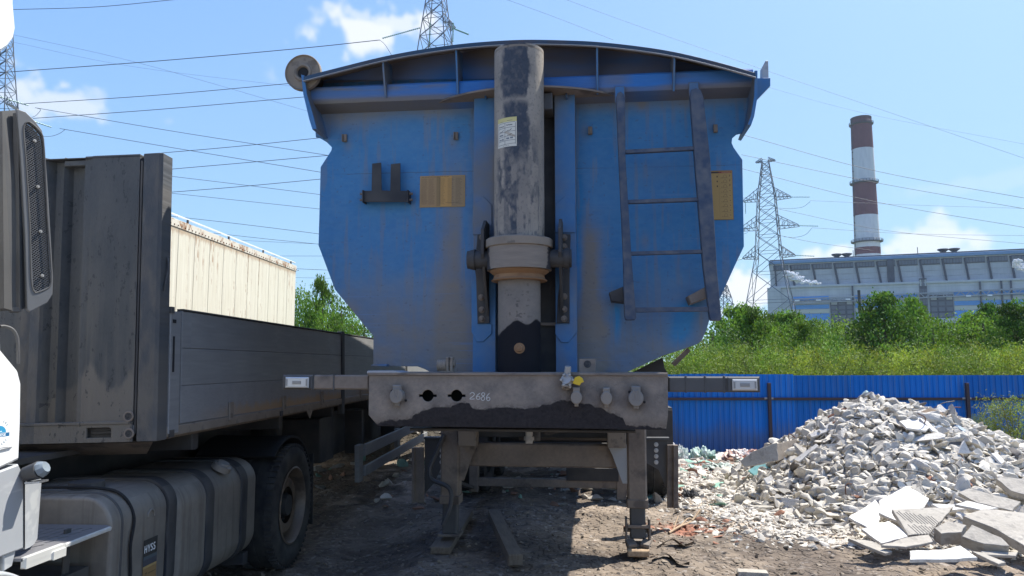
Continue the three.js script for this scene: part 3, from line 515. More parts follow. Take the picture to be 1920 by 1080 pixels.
    part('painted_number', pn.flat().map((s) => { const pts = []; for (let i = 0; i < s.length; i += 2) { const k = L(s[i], s[i + 1], 0.001); pts.push(V(k.x, k.y, k.z)); } const t = tube(pts, 0.0021, 40, 5, 0.6); t.translate(0, 0, -0.001); t.scale(1, 1, 1); return t; }), std({ color: lin(0.55, 0.54, 0.51), roughness: 0.9 }), beam);
    // sockets with hinged caps
    const socket = (px, py, w, h, m, big) => {
      const [x, y] = P(px, py), r = w / 2, g = [];
      const lid = new THREE.Shape(); lid.absellipse(0, 0, r, h / 2, 0, Math.PI * 2); g.push(boxUV(flat(new THREE.ExtrudeGeometry(lid, { depth: 0.03, bevelEnabled: true, bevelThickness: 0.006, bevelSize: 0.005, bevelOffset: -0.005, bevelSegments: 2, curveSegments: 28 })).translate(x, y, 0.012)));
      g.push(cyl(r * 1.05, r * 1.0, 0.012, [x, y, 0.006], [Math.PI / 2, 0, 0], 28));
      const s = part('socket', g, m, tip);
      part('hinge', [span(x - r * 0.62, x + r * 0.62, y + h / 2 - 0.012, y + h / 2 + 0.018, 0.001, 0.04, 0.004)], m, s);
      part('tab', [span(x - r * 0.35, x + r * 0.35, y - h / 2 - 0.012, y - h / 2 + 0.01, 0.012, 0.03, 0.003)], m, s);
      if (big) each('spring', [0.35, -0.35, 0].map((k) => span(x + k * r - 0.004, x + k * r + 0.004, y - 0.01, y + h / 2, 0.042, 0.05, 0.002)), m, s);
    };
    const sockM = std({ color: lin(0.235, 0.205, 0.172), roughness: 0.8, bumpMap: bumpFine, bumpScale: 0.001 }), greyM = std({ color: lin(0.205, 0.188, 0.168), roughness: 0.8, bumpMap: bumpFine, bumpScale: 0.001 });
    socket(1081, 745, 0.058, 0.068, sockM); socket(1137, 746, 0.058, 0.07, sockM); socket(1192, 746, 0.075, 0.085, greyM, true); socket(747, 742, 0.072, 0.08, greyM, true);
    each('bolt_hole', [[735, 733], [761, 751], [1180, 735], [1208, 754]].map(([a, b]) => { const [x, y] = P(a, b); return cyl(0.007, 0.007, 0.003, [x, y, 0.001], [Math.PI / 2, 0, 0], 12); }), M.black, beam);
    // lug left of the ram and bracket right of it, on top of the beam
    const c1 = L(835, 685, -0.12); part('lug', [cyl(0.032, 0.032, 0.05, [c1.x - 0.018, c1.y, -0.12], [0, 0, Math.PI / 2], 24), span(c1.x + 0.008, c1.x + 0.024, c1.y - 0.04, c1.y + 0.045, -0.15, -0.09), span(c1.x + 0.03, c1.x + 0.046, c1.y - 0.04, c1.y + 0.045, -0.15, -0.09), cyl(0.02, 0.02, 0.09, [c1.x + 0.01, c1.y + 0.01, -0.12], [0, 0, Math.PI / 2], 18), span(c1.x - 0.03, c1.x + 0.05, yt + 0.004, c1.y - 0.03, -0.15, -0.09)], M.dustTan, tip);
    const k0 = xy(1086, 701, -0.1), k1 = xy(1117, 673, -0.1); const br = part('mount_bracket', [span(k0[0], k1[0], k0[1], k1[1], -0.112, -0.1, 0.002), span(k0[0], k0[0] + 0.006, k0[1], k1[1], -0.2, -0.112, 0.001), span(k1[0] - 0.006, k1[0], k0[1], k1[1], -0.2, -0.112, 0.001)], M.steel, tip);
    part('stain_disc', cyl(0.02, 0.02, 0.003, [(k0[0] + k1[0]) / 2, k1[1] - 0.028, -0.0985], [Math.PI / 2, 0, 0], 20), M.dark, br);
    // brake coupling with yellow flap
    const h0 = L(1063, 712, 0.03); const cp = part('brake_coupling', [cyl(0.032, 0.028, 0.03, [h0.x, h0.y, 0.03], [Math.PI / 2 - 0.4, 0, 0.3], 20), cyl(0.020, 0.016, 0.06, [h0.x + 0.003, h0.y + 0.04, 0.02], [0.2, 0, -0.1], 16), bx(0.05, 0.012, 0.03, [h0.x - 0.002, h0.y - 0.03, 0.035], [0.2, 0, -0.3], 0.003), ...[0, 1, 2, 3, 4, 5].map((i) => bx(0.012, 0.012, 0.02, [h0.x + Math.cos(i * 1.05) * 0.03, h0.y + Math.sin(i * 1.05) * 0.03, 0.045], [0, 0, i * 1.05], 0.002))].map(boxUV), M.bright, tip);
    part('flap', plate([[1074, 714], [1079, 707], [1086, 705], [1092, 709], [1095, 716], [1090, 718], [1087, 723], [1080, 721], [1074, 719]].map(([a, b]) => xy(a, b, 0.05)), 0.05, 0.008, 0.002), M.yellow, cp);
    part('seal', (() => { const g = flat(new THREE.TorusGeometry(0.018, 0.006, 8, 20)); g.rotateX(1.1); g.translate(h0.x - 0.004, h0.y - 0.04, 0.035); return g; })(), M.dustTan, cp);
    // marker lamp arms
    for (const [x0, x1, y0, y1, l0, l1, m0, m1] of [[529, 692, 703, 730, 536, 580, 707, 727], [1253, 1425, 706, 735, 1373, 1419, 711, 732]]) {
      const left = x0 < 600, z = -0.03, a = xy(x0, y1, z), b = xy(x1, y0, z);
      const arm = part('marker_arm', [span(a[0], b[0], a[1], b[1], z - 0.03, z, 0.008)], left ? M.steel : M.plastic, tip);
      const seams = left ? [626, 588] : [1286, 1322, 1358];
      each('sleeve', seams.map((px, i) => { const x = xy(px, y0, z)[0]; return span(x - 0.004, x + 0.004, a[1] - 0.003, b[1] + 0.003, z - 0.033, z + 0.004, 0.002); }), M.plastic, arm);
      const c = xy(l0, m1, z + 0.02), d = xy(l1, m0, z + 0.02);
      const fr = part('lamp_housing', span(c[0] - 0.02, d[0] + 0.015, a[1] + 0.003, b[1] - 0.003, z, z + 0.016, 0.008), M.plastic, arm);
      const lamp = part('lamp', span(c[0], d[0], c[1], d[1], z + 0.016, z + 0.034, 0.009), M.lens, arm);
      lamp.name = 'marker_lamp';
      const mx = (c[0] + d[0]) / 2, my = (c[1] + d[1]) / 2; part('reflector', [span(mx - 0.024, mx + 0.024, my - 0.009, my + 0.009, z + 0.033, z + 0.038, 0.003), span(c[0] + 0.005, c[0] + 0.014, my - 0.018, my + 0.018, z + 0.033, z + 0.037, 0.002), span(d[0] - 0.014, d[0] - 0.005, my - 0.018, my + 0.018, z + 0.033, z + 0.037, 0.002)], std({ color: lin(0.28, 0.27, 0.25), roughness: 0.5 }), arm);
    }
  }

  // landing legs, their cross bar and braces
  {
    const z = -2.35, X = (px) => L(px, 900, z).x, Y = (py) => L(1020, py, z).y;
    const lx = X(846), rx = X(1194);
    const crossY0 = Y(876), crossY1 = Y(832);
    part('leg_cross_bar', span(lx + 0.1, rx - 0.1, crossY0, crossY1, z - 0.09, z + 0.01, 0.012), M.steel, tip);
    part('deep_cross_member', span(lx - 0.1, rx + 0.1, crossY1 + 0.03, 1.3, z - 0.3, z - 0.2, 0.006), M.dark, tip);
    for (const [x, s] of [[lx, -1], [rx, 1]]) {
      const leg = part('landing_leg', [span(x - 0.078, x + 0.078, Y(934), 1.35, z - 0.08, z + 0.08, 0.014), span(x - 0.085, x + 0.085, Y(946), Y(930), z - 0.086, z + 0.086, 0.006)], M.steel, tip);
      part('inner_tube', span(x - 0.062, x + 0.062, s < 0 ? 0.10 : 0.10, Y(938), z - 0.06, z + 0.06, 0.01), M.plastic, leg);
      const i0 = x - s * 0.078;
      part('brace', plate([[i0, Y(830)], [i0 - s * 0.16, Y(832)], [i0 - s * 0.12, Y(850)], [i0 - s * 0.04, Y(902)], [i0, Y(902)]], z + 0.06, 0.016, 0.002), s < 0 ? M.steel : M.greyPaint, leg);
      part('stub_box', bx(0.15, 0.145, 0.14, [i0 - s * 0.085, Y(817), z + 0.1], [0.05, 0, 0], 0.004), M.dustTan, leg);
      if (s > 0) {
        part('shoe', [span(x - 0.10, x - 0.085, 0.055, 0.26, z - 0.07, z + 0.07), span(x + 0.085, x + 0.10, 0.055, 0.26, z - 0.07, z + 0.07), span(x - 0.1, x + 0.1, 0.05, 0.065, z - 0.11, z + 0.11), cyl(0.018, 0.018, 0.23, [x, 0.16, z], [0, 0, Math.PI / 2], 12), span(x - 0.085, x + 0.085, 0.19, 0.215, z + 0.07, z + 0.085), bx(0.07, 0.03, 0.1, [x - 0.06, 0.075, z + 0.09], [0.3, 0.3, 0], 0.006), bx(0.07, 0.03, 0.1, [x + 0.06, 0.075, z + 0.09], [0.3, -0.3, 0], 0.006)].map(boxUV), M.steel, leg);
      } else part('shoe', [span(x - 0.09, x + 0.09, 0.085, 0.105, z - 0.09, z + 0.09)], M.steel, leg);
    }
    part('hose', tube([L(833, 815, z + 0.1), L(818, 850, z + 0.1), L(806, 880, z + 0.12), L(812, 900, z + 0.14), L(842, 915, z + 0.2), L(845, 945, z + 0.22), L(830, 985, z + 0.25)], 0.018, 50, 8), M.plastic, tip);
    part('hose', tube([V(0.1, 1.14, -0.5), V(0.12, 1.09, -0.6), V(0.3, 1.12, -0.9), V(0.42, 1.16, -1.4)], 0.012, 30, 6), M.black, tip);
    part('clamp', [bx(0.04, 0.10, 0.04, [L(992, 815, -0.4).x, L(992, 815, -0.4).y, -0.4], [0, 0, 0], 0.008), cyl(0.03, 0.03, 0.02, [L(992, 825, -0.4).x, L(992, 822, -0.4).y, -0.4], [0, 0, 0], 14)], M.bright, tip);
    // running gear behind the legs
    const zz = -4.3, X2 = (px) => L(px, 900, zz).x, Y2 = (py) => L(1020, py, zz).y;
    part('rear_cross_bar', span(X2(888), X2(1162), Y2(914), Y2(898), zz - 0.08, zz, 0.006), M.steel, tip);
    part('hanger', span(X2(880), X2(896), Y2(925), Y2(862), zz - 0.1, zz + 0.01), M.steel, tip);
    part('hanger', span(X2(1156), X2(1178), Y2(934), Y2(862), zz - 0.1, zz + 0.01), M.steel, tip);
    part('lower_rail', bar(L(840, 900, z), L(884, 914, zz), 0.06, 0.03), M.dark, tip); part('lower_rail', span(X2(1062), X2(1160), Y2(900), Y2(876), zz - 0.05, zz + 0.02), M.dark, tip);
    for (const [s, px0, px1] of [[-1, 781, 831], [1, 1216, 1269]]) {
      const z3 = -3.3, P3 = (px, py) => { const k = L(px, py, z3); return [k.x, k.y]; };
      const post = s > 0 ? [[1250, 833], [1269, 833], [1269, 950], [1250, 950]] : [[776, 838], [797, 838], [797, 940], [776, 940]];
      const guard = part('side_guard', [plate(post.map((k) => P3(...k)), z3 + 0.06, 0.03, 0.003)], M.steel, tip);
      part('lip', [plate((s > 0 ? [[1261, 833], [1270, 833], [1270, 950], [1261, 950]] : [[776, 838], [781, 838], [781, 940], [776, 940]]).map((k) => P3(...k)), z3 + 0.09, 0.03, 0.002)], M.steel, guard);
      const pl = s > 0 ? [[1208, 824], [1252, 824], [1252, 920], [1234, 880], [1216, 870], [1208, 866]] : [[797, 822], [832, 822], [832, 868], [815, 905], [797, 925]];
      part('guard_plate', [plate(pl.map((k) => P3(...k)), z3 + 0.02, 0.012, 0.002), plate((s > 0 ? [[1206, 820], [1254, 820], [1254, 825], [1206, 825]] : [[796, 819], [833, 819], [833, 823], [796, 823]]).map((k) => P3(...k)), z3 + 0.04, 0.1, 0.002)], M.plastic, guard);
      each('bolt', [0, 1, 2, 3].map((i) => { const k = P3(s > 0 ? 1230 : 829, 833 + i * 11); return bolt(k[0], k[1], z3 + 0.02, 0.014, 0.015); }), M.lens, guard);
    }
    for (const az of [-5.1, -6.4, -7.7]) {
      part('axle', cyl(0.075, 0.075, 2.0, [0, 0.5, az], [0, 0, Math.PI / 2], 20), M.dark, tip);
      for (const s of [-1, 1]) makeWheel(0.52, 0.38, tip, s * 1.05, az, s, M.dark);
    }
    each('mudguard', [-1, 1].map((s) => join([span(s * 0.83, s * 1.26, 0.98, 1.02, -8.2, -4.6), span(s * 0.83, s * 1.26, 0.62, 1.0, -4.6, -4.56)])), M.dark, tip);
    part('air_tank', boxUV(cyl(0.14, 0.14, 1.0, [0.1, 0.85, -4.0], [0, 0, Math.PI / 2], 24)), M.dark, tip);
    part('rear_bumper', span(-1.15, 1.15, 0.42, 0.56, -8.5, -8.4, 0.01), M.dark, tip);
  }
}
// ---------------------------------------------------------------- flatbed trailer on the left
const FX = -2.106;                                       // right-hand side of the flatbed and of the truck in front of it
{
  const fb = thing('flatbed_trailer', 'dark flatbed trailer with grey drop sides and tall ribbed headboard left of the blue tipper', 'trailer', [FX + 0.028, 0, -3.93]);
  fb.rotation.z = 0.026;                                // it leans a little on the uneven ground
  const O = (p) => [p.x - FX, p.y, p.z + 3.93], A = (px, py, d = 3.93) => O(at(px, py, d));
  const xp = (px) => A(px, 560)[0], yp = (py, px = 280) => A(px, py)[1];
  const headTex = tex(2048, 2048, (u, v) => {           // laid over px 85..315, py 285..830
    const px = 85 + u * 230, py = 830 - v * 545, n = fbm(u, v, 6, 6, 301), k = fbm(u, v, 30, 4, 303), f = fbm(u, v, 110, 3, 305), st = fb2(u, v, 26, 2, 4, 307);
    let c = mixv([0.040, 0.047, 0.053], [0.075, 0.079, 0.080], cl(n + 0.6 * (f - 0.5)));
    c = mixv(c, [0.115, 0.108, 0.095], cl(0.22 + 0.65 * sm(0.4, 0.85, st) * sm(320, 700, py) + 0.5 * (n - 0.5)));
    const e = 735 + 35 * (n - 0.5) + 22 * (k - 0.5) - 45 * ga((px - 178) / 24) - 40 * ga((px - 258) / 16);
    c = mixv(c, [0.165, 0.145, 0.12], 0.85 * sm(e - 7, e + 14, py) * (px > 165 ? 1 : 0.6));
    c = mixv(c, [0.15, 0.135, 0.115], 0.6 * sm(778, 800, py));
    if (k > 0.68 && f > 0.5) c = mixv(c, [0.02, 0.022, 0.026], 0.6);
    if (px > 262) c = mixv(c, mixv([0.062, 0.068, 0.076], [0.115, 0.105, 0.094], sm(0.3, 0.8, fbm(u, v, 14, 4, 311) + 0.2 * sm(300, 760, py) - 0.1)), 0.75);
    return c;
  });
  const x0 = xp(85), x1 = xp(315), y0 = yp(830), y1 = yp(285);
  const headM = std({ map: headTex, roughness: 0.72, bumpMap: grey(1024, 1024, (u, v) => 0.5 * fbm(u, v, 5, 3, 313) + 0.5 * fbm(u, v, 90, 3, 317)), bumpScale: 0.005 });
  const P = (g) => planarUV(g, x0, y0, x1, y1);
  const ext = (pts, ya, yb) => { // plan outline [x, z] raised from ya to yb
    const g = flat(new THREE.ExtrudeGeometry(shape(pts.map(([x, z]) => [x, -z])), { depth: yb - ya, bevelEnabled: true, bevelThickness: 0.003, bevelSize: 0.003, bevelOffset: -0.003, bevelSegments: 1 })); g.rotateX(-Math.PI / 2); g.translate(0, ya, 0); return g;
  };
  const hb = part('headboard', P(ext([[-2.5, -0.06], [xp(60), -0.06], [xp(62), -0.01], [xp(72), 0], [xp(82), 0], [xp(92), -0.055], [xp(112), -0.058], [xp(117), -0.006], [xp(124), -0.06], [xp(134), -0.062], [xp(152), -0.058], [xp(157), -0.004], [xp(172), -0.002], [xp(172), -0.08], [-2.5, -0.08]].reverse(), yp(793), yp(290, 140))), headM, fb);
  part('panel', P(ext([[xp(172.5), 0.004], [xp(263), 0.004], [xp(263), -0.05], [xp(172.5), -0.05]].reverse(), yp(795), yp(288))), headM, hb);
  part('panel_cap', [span(-2.5, xp(263), yp(292), yp(292) + 0.006, -0.08, 0.006, 0.001)], M.dark, hb);
  each('recess_cap', [[112, 124], [152, 157]].slice(0, 1).map(() => P(span(xp(117), xp(157), yp(304), yp(294), -0.05, -0.004, 0.003))), headM, hb);
  // corner post: folded front, narrow side
  const post = part('corner_post', P(ext([[xp(263), -0.05], [xp(267), -0.012], [xp(271), 0.006], [xp(301), 0.012], [0, 0.0], [0.0, -0.10], [xp(263), -0.10]].reverse(), yp(826), yp(288))), headM, fb);
  part('post_seam', P(span(xp(265), xp(268.5), yp(812), yp(300), -0.01, 0.004, 0.001)), M.dark, post);
  part('rope_rail', tube([[0.004, yp(545), -0.03], [0.012, yp(530), -0.03], [0.016, yp(500), -0.05], [0.004, yp(480), -0.06]].reverse(), 0.006, 16, 6), M.plastic, post);
  // bottom rail of the headboard with punched slot and hole bosses
  const slot = (() => { const h = new THREE.Path(); const a = xp(181), b = xp(226), c = yp(818), d = yp(799), r = 0.018; h.moveTo(a, c); h.lineTo(b, c); h.lineTo(b, d - r); h.quadraticCurveTo(b, d, b - r, d); h.lineTo(a, d); h.closePath(); return h; })();
  const br = part('bottom_rail', P(plate([[-2.5, yp(827)], [xp(264), yp(827)], [xp(264), yp(790)], [-2.5, yp(790)]], 0.018, 0.014, 0.002, [slot])), headM, fb);
  part('slot_back', [span(xp(175), xp(232), yp(822), yp(795), -0.03, -0.02, 0.001), span(xp(183), xp(224), yp(812), yp(806), -0.02, -0.01, 0.003)], M.dark, br);
  part('rail_ledge', P(span(-2.5, xp(262), yp(793), yp(788), -0.02, 0.024, 0.002)), headM, br);
  for (const [px, py] of [[246, 779], [246, 811]]) {
    const q = A(px, py), g = flat(new THREE.TorusGeometry(0.024, 0.006, 8, 24)); g.translate(q[0], q[1], 0.019); part('boss', boxUV(g), M.steel, br);
    part('boss_hole', cyl(0.019, 0.019, 0.004, [q[0], q[1], 0.021], [Math.PI / 2, 0, 0], 18), M.dark, br);
  }
  // skirt sloping back under the headboard
  { const a = A(40, 828), b = A(300, 826); part('skirt', boxUV((() => { const p = [], P1 = [-2.5, a[1], 0.0], P2 = [xp(300), b[1], 0.0], P3 = [xp(238), yp(858), -0.28], P4 = [-2.5, yp(862), -0.28]; for (const k of [P1, P3, P2, P1, P4, P3]) p.push(...k); for (const k of [P1, P2, P3, P1, P3, P4]) p.push(k[0], k[1] - 0.008, k[2]); const g = new THREE.BufferGeometry(); g.setAttribute('position', new THREE.Float32BufferAttribute(p, 3)); g.computeVertexNormals(); return g; })()), M.steel, fb); }
  // deck and chassis
  const hTop = 1.812, hBot = 1.165, zA = -0.10;
  part('deck', span(-2.5, -0.03, 1.09, 1.15, -13.6, -0.1), M.wood, fb);
  part('side_rail', [sidePlate([[-0.1, 1.105], [-13.6, 1.105], [-13.6, hBot - 0.005], [-0.1, hBot - 0.005]], 0, 0.04, 0.003)], M.dustTan, fb);
  part('tear_tag', sidePlate([[-2.45, 1.105], [-2.62, 1.105], [-2.55, 1.03]], 0.004, 0.006, 0.001), M.dustTan, fb);
  each('chassis_beam', [-0.85, -1.65].map((x) => join([span(x - 0.07, x + 0.07, 0.98, 1.0, -13, -1.0), span(x - 0.01, x + 0.01, 1.0, 1.08, -13, -0.2), span(x - 0.01, x + 0.01, 0.7, 1.0, -13, -3.0)])), M.dark, fb);
  each('cross_member', Array.from({ length: 9 }, (_, i) => span(-2.45, -0.06, 0.99, 1.09, -0.6 - i * 1.45, -0.52 - i * 1.45)), M.dark, fb);
  each('latch', [0, 1].map((i) => sidePlate([[-0.12 - i * 1.7, 1.1], [-0.17 - i * 1.7, 1.1], [-0.17 - i * 1.7, 1.14], [-0.12 - i * 1.7, 1.14]], 0.01, 0.01, 0.002)), M.dark, fb);
  const lowPlank = std({ map: tex(2048, 256, (u, v) => { const n = fb2(u, v, 40, 3, 5, 341), s = fb2(u, v, 120, 40, 4, 343), e = fb2(u, v, 60, 1, 3, 345); let c = mixv([0.20, 0.20, 0.20], [0.30, 0.295, 0.285], cl(0.5 * n + 0.5 * s)); return mixv(c, [0.36, 0.235, 0.12], 0.85 * sm(0.42, 0.12, v + 0.3 * (e - 0.5) + 0.15 * (s - 0.5)) * sm(0.0, 0.4, u)); }), roughness: 0.7 });
  // drop sides: three aluminium planks to a bay, posts between the bays
  const bays = [[-0.26, -3.55], [-3.66, -6.95], [-7.06, -10.3], [-10.4, -13.5]];
  for (const [za, zb] of bays) {
    const side = new THREE.Group(); side.name = 'drop_side'; fb.add(side);
    const hh = (hTop - hBot) / 3;
    for (let i = 0; i < 3; i++) {
      const ya = hBot + i * hh + 0.0008, yb = hBot + (i + 1) * hh - 0.0008;
      const pk = part('plank', sidePlate([[za, ya], [zb, ya], [zb, yb], [za, yb]], -0.004, 0.028, 0.003), i ? M.alum : lowPlank, side);
      if (!i) { const p = pk.geometry.attributes.position, uv = pk.geometry.attributes.uv; for (let k = 0; k < p.count; k++) uv.setXY(k, (za - p.getZ(k)) / 3.3, (p.getY(k) - ya) / (yb - ya) * 0.98 + 0.01); }
    }
    part('backing', sidePlate([[za, hBot], [zb, hBot], [zb, hTop], [za, hTop]], -0.028, 0.012, 0.001), M.dark, side);
    part('edge_strip', sidePlate([[za, hTop + 0.001], [zb, hTop + 0.001], [zb, hTop + 0.012], [za, hTop + 0.012]], 0.002, 0.04, 0.002), M.dark, side);
    each('hinge', [0.2, 0.5, 0.8].map((t) => { const z = za + (zb - za) * t; return span(-0.002, 0.012, hBot - 0.03, hBot + 0.09, z - 0.03, z + 0.03, 0.003); }), M.dustTan, side);
  }
  for (const z of [-0.18, -3.605, -7.005, -10.35]) {
    const p = part('stake_post', span(-0.05, 0.006, z > -1 ? 1.12 : 1.0, hTop + (z > -1 ? -0.01 : 0.03), z - 0.045, z + (z > -1 ? 0.07 : 0.045), 0.004), z > -1 ? M.alum : M.dark, fb);
    if (z > -1) { part('slot', [span(0.005, 0.009, 1.46, 1.66, -0.155, -0.135, 0.001), span(0.005, 0.01, 1.735, 1.755, -0.165, -0.13, 0.001)], M.black, p); part('catch', span(-0.02, 0.012, 1.79, 1.825, -0.14, -0.10, 0.002), M.plastic, p); }
  }
  // side guard rails
  { const g = new THREE.Group(); g.name = 'side_guard'; fb.add(g);
    each('rail', [[0.485, 0.615], [0.265, 0.38]].map(([a, b]) => sidePlate([[-4.4, a], [-8.6, a], [-8.6, b], [-4.4, b]], 0.03, 0.03, 0.004)), M.alum, g);
    each('post', [-4.32, -6.4, -8.5].map((z) => span(-0.05, 0.0, 0.22, 0.62, z - 0.09, z + 0.09, 0.005)), M.alum, g);
    each('strut', [-4.6, -6.4, -8.5].map((z) => span(-0.25, -0.05, 0.5, 0.98, z - 0.04, z + 0.04, 0.004)), M.dark, g); }
  for (const z of [-9.6, -10.9, -12.2]) for (const [x, s] of [[-0.2, 1], [-2.3, -1]]) makeWheel(0.5, 0.36, fb, x, z, s, M.dark);
  each('landing_leg', [-0.55, -1.95].map((x) => join([span(x - 0.07, x + 0.07, 0.5, 1.0, -3.2, -3.06, 0.01), span(x - 0.055, x + 0.055, 0.36, 0.5, -3.185, -3.075, 0.006)])), M.dark, fb);
  part('toolbox', [span(-1.2, -0.14, 0.55, 0.98, -3.75, -3.3, 0.01)], M.dark, fb);
  part('pallet_box', [span(-1.3, -0.34, 0.5, 0.985, -8.4, -4.4, 0.01)], M.dark, fb);
}

// ---------------------------------------------------------------- the white truck that draws the flatbed
{
  const X = FX, tr = thing('white_truck', 'white truck at the left edge with grey fairing, black air intake and dusty metal tanks', 'truck', [X, 0, -2.89]);
  const S = (px, py, x = X) => { const p = onX(px, py, x); return [p.z + 2.89, p.y]; };
  // cab: side outline in [z, y]; only its rear corner is inside the frame
  const cabPts = [S(2, 596), S(4, 655), S(36, 694), S(42, 718), S(41, 790), S(38, 862), S(0, 880), [1.9, S(0, 880)[1]], [1.9, 2.9], [0.7, 2.9], [S(2, 215)[0], S(2, 215)[1]]];
  const cab = part('cab', sidePlate(cabPts, 0, 2.4, 0.012), M.white, tr);
  const hatch = part('side_hatch', sidePlate([S(-60, 692), S(14, 690), S(24, 700), S(29, 724), S(25, 832), S(20, 838), S(-60, 858)], 0.008, 0.006, 0.002), M.white, cab);
  { // round emblem: only its right half reaches into the photograph
    const a = S(-20, 843, X + 0.012), b = S(21, 780, X + 0.012);
    const g = new THREE.PlaneGeometry(a[0] - b[0], b[1] - a[1]); g.rotateY(Math.PI / 2); g.translate(0.0095, (a[1] + b[1]) / 2, (a[0] + b[0]) / 2);
    part('emblem', flat(g), print(328, 504, (c, w, h) => {
      c.fillStyle = '#e7e7e4'; c.fillRect(0, 0, w, h); c.fillStyle = '#2e8fb8'; c.beginPath(); c.arc(w * 0.46, h * 0.52, 118, Math.PI, 0); c.fill();
      c.fillStyle = '#12608c'; c.fillRect(0, h * 0.53, w, 62); c.fillStyle = '#f4f4f2'; c.font = 'bold 60px sans-serif'; c.fillText('EESE', w * 0.42, h * 0.53 + 52); c.fillRect(0, h * 0.53 + 70, w, 8); c.fillStyle = '#f4f4f2'; c.fillRect(w * 0.5, h * 0.46, 34, 10);
      c.fillStyle = '#23566f'; c.font = 'bold 46px sans-serif'; const R = 196, cx = w * 0.46, cy = h * 0.52;
      [['C', -0.75], ['K', -0.52], ['S', -0.29]].forEach(([t, k]) => { c.save(); c.translate(cx + Math.cos(k - 0.35) * R * 0.8, cy + Math.sin(k - 0.35) * R); c.rotate(k + 0.95); c.fillText(t, -14, 12); c.restore(); });
      [['L', 1.42], ['E', 1.15], ['R', 0.9], ['S', 0.66]].forEach(([t, k]) => { c.save(); c.translate(cx + Math.cos(k) * R * 0.8, cy + Math.sin(k) * R * 1.06); c.rotate(k - 1.57); c.fillText(t, -14, 12); c.restore(); });
    }), cab);
  }
  part('roof_deflector', sidePlate([S(-80, -140, -1.94), S(26, -140, -1.94), S(28, 10, -1.94), S(32, 55, -1.94), S(28, 74, -1.94), S(16, 90, -1.94), S(4, 98, -1.94), S(-80, 98, -1.94)], -1.94 - X, 2.2, 0.012), M.white, tr);
  // tall intake behind the cab: dark body, angled face with a mesh grille and four studs
  {
    const A = (px, py, d) => { const p = at(px, py, d); return V(p.x - X, p.y, p.z + 2.89); };
    const quad = (list, th) => { const n = list[1].clone().sub(list[0]).cross(list[2].clone().sub(list[0])).normalize(); const g = [], N = list.length, back = list.map((k) => k.clone().addScaledVector(n, -th)); const p = []; for (let i = 1; i < N - 1; i++) { p.push(list[0], list[i], list[i + 1], back[0], back[i + 1], back[i]); } for (let i = 0; i < N; i++) { const j = (i + 1) % N; p.push(list[i], back[i], back[j], list[i], back[j], list[j]); } const q = new THREE.BufferGeometry(); q.setAttribute('position', new THREE.Float32BufferAttribute(p.flatMap((k) => [k.x, k.y, k.z]), 3)); q.computeVertexNormals(); return boxUV(q); };
    const inn = (px, py) => { const t = (px - 45) / 53; return A(px, py, 2.93 + 0.09 * t); };
    const intake = new THREE.Group(); intake.name = 'air_intake'; tr.add(intake);
    const n = inn(60, 500).sub(inn(60, 300)).cross(inn(90, 300).sub(inn(60, 300))).normalize();
    const oval = (list, k = 1) => list.map(([a, b]) => inn(a, b));
    const face = [[31, 204], [48, 210], [66, 228], [78, 244], [83, 262], [91, 380], [99, 520], [98, 552], [88, 568], [62, 582], [55, 585], [50, 580], [46, 440], [38, 300]];
    const hole = [[44, 240], [47, 231], [54, 229], [66, 238], [78, 252], [81, 268], [88, 400], [95, 528], [92, 538], [72, 548], [65, 549], [60, 540], [55, 420], [48, 300]];
    // face with an opening, in its own plane
    const e1 = inn(90, 300).sub(inn(50, 300)).normalize(), e2 = new THREE.Vector3().crossVectors(n, e1), o = inn(60, 400), to2 = (p) => { const d = p.sub(o); return new THREE.Vector2(d.dot(e1), d.dot(e2)); };
    const mk = (g) => { const m = new THREE.Matrix4().makeBasis(e1, e2, n); m.setPosition(o); g.applyMatrix4(m); return boxUV(flat(g)); };
    const sh = new THREE.Shape(face.map(([a, b]) => to2(inn(a, b)))); const hp = new THREE.Path(hole.map(([a, b]) => to2(inn(a, b)))); sh.holes.push(hp);
    part('intake_face', mk(new THREE.ExtrudeGeometry(sh, { depth: 0.012, bevelEnabled: true, bevelThickness: 0.004, bevelSize: 0.003, bevelOffset: -0.003, bevelSegments: 2 }).translate(0, 0, -0.012)), std({ color: lin(0.115, 0.117, 0.12), roughness: 0.5, bumpMap: bumpFine, bumpScale: 0.0003 }), intake);
    const hs = new THREE.Shape(hole.map(([a, b]) => to2(inn(a, b))));
    part('grille_back', mk(new THREE.ShapeGeometry(hs).translate(0, 0, -0.024)), M.black, intake);
    { // frame ring and mesh wires
      const pts = hole.map(([a, b]) => { const k = to2(inn(a, b)); return V(k.x, k.y, 0.004); }); const rg = flat(new THREE.TubeGeometry(new THREE.CatmullRomCurve3(pts, true, 'centripetal'), 120, 0.0032, 6, true)); part('grille_frame', mk(rg), M.plastic, intake);
      const wires = [], poly = hole.map(([a, b]) => to2(inn(a, b))), bb = new THREE.Box2().setFromPoints(poly);
      const cross = (p, dir) => { const ts = []; for (let i = 0; i < poly.length; i++) { const a = poly[i], b = poly[(i + 1) % poly.length], e = b.clone().sub(a), den = dir.x * e.y - dir.y * e.x; if (Math.abs(den) < 1e-9) continue; const w = a.clone().sub(p), t = (w.x * e.y - w.y * e.x) / den, s = (w.x * dir.y - w.y * dir.x) / den; if (s >= 0 && s <= 1) ts.push(t); } return ts.sort((a, b) => a - b); };
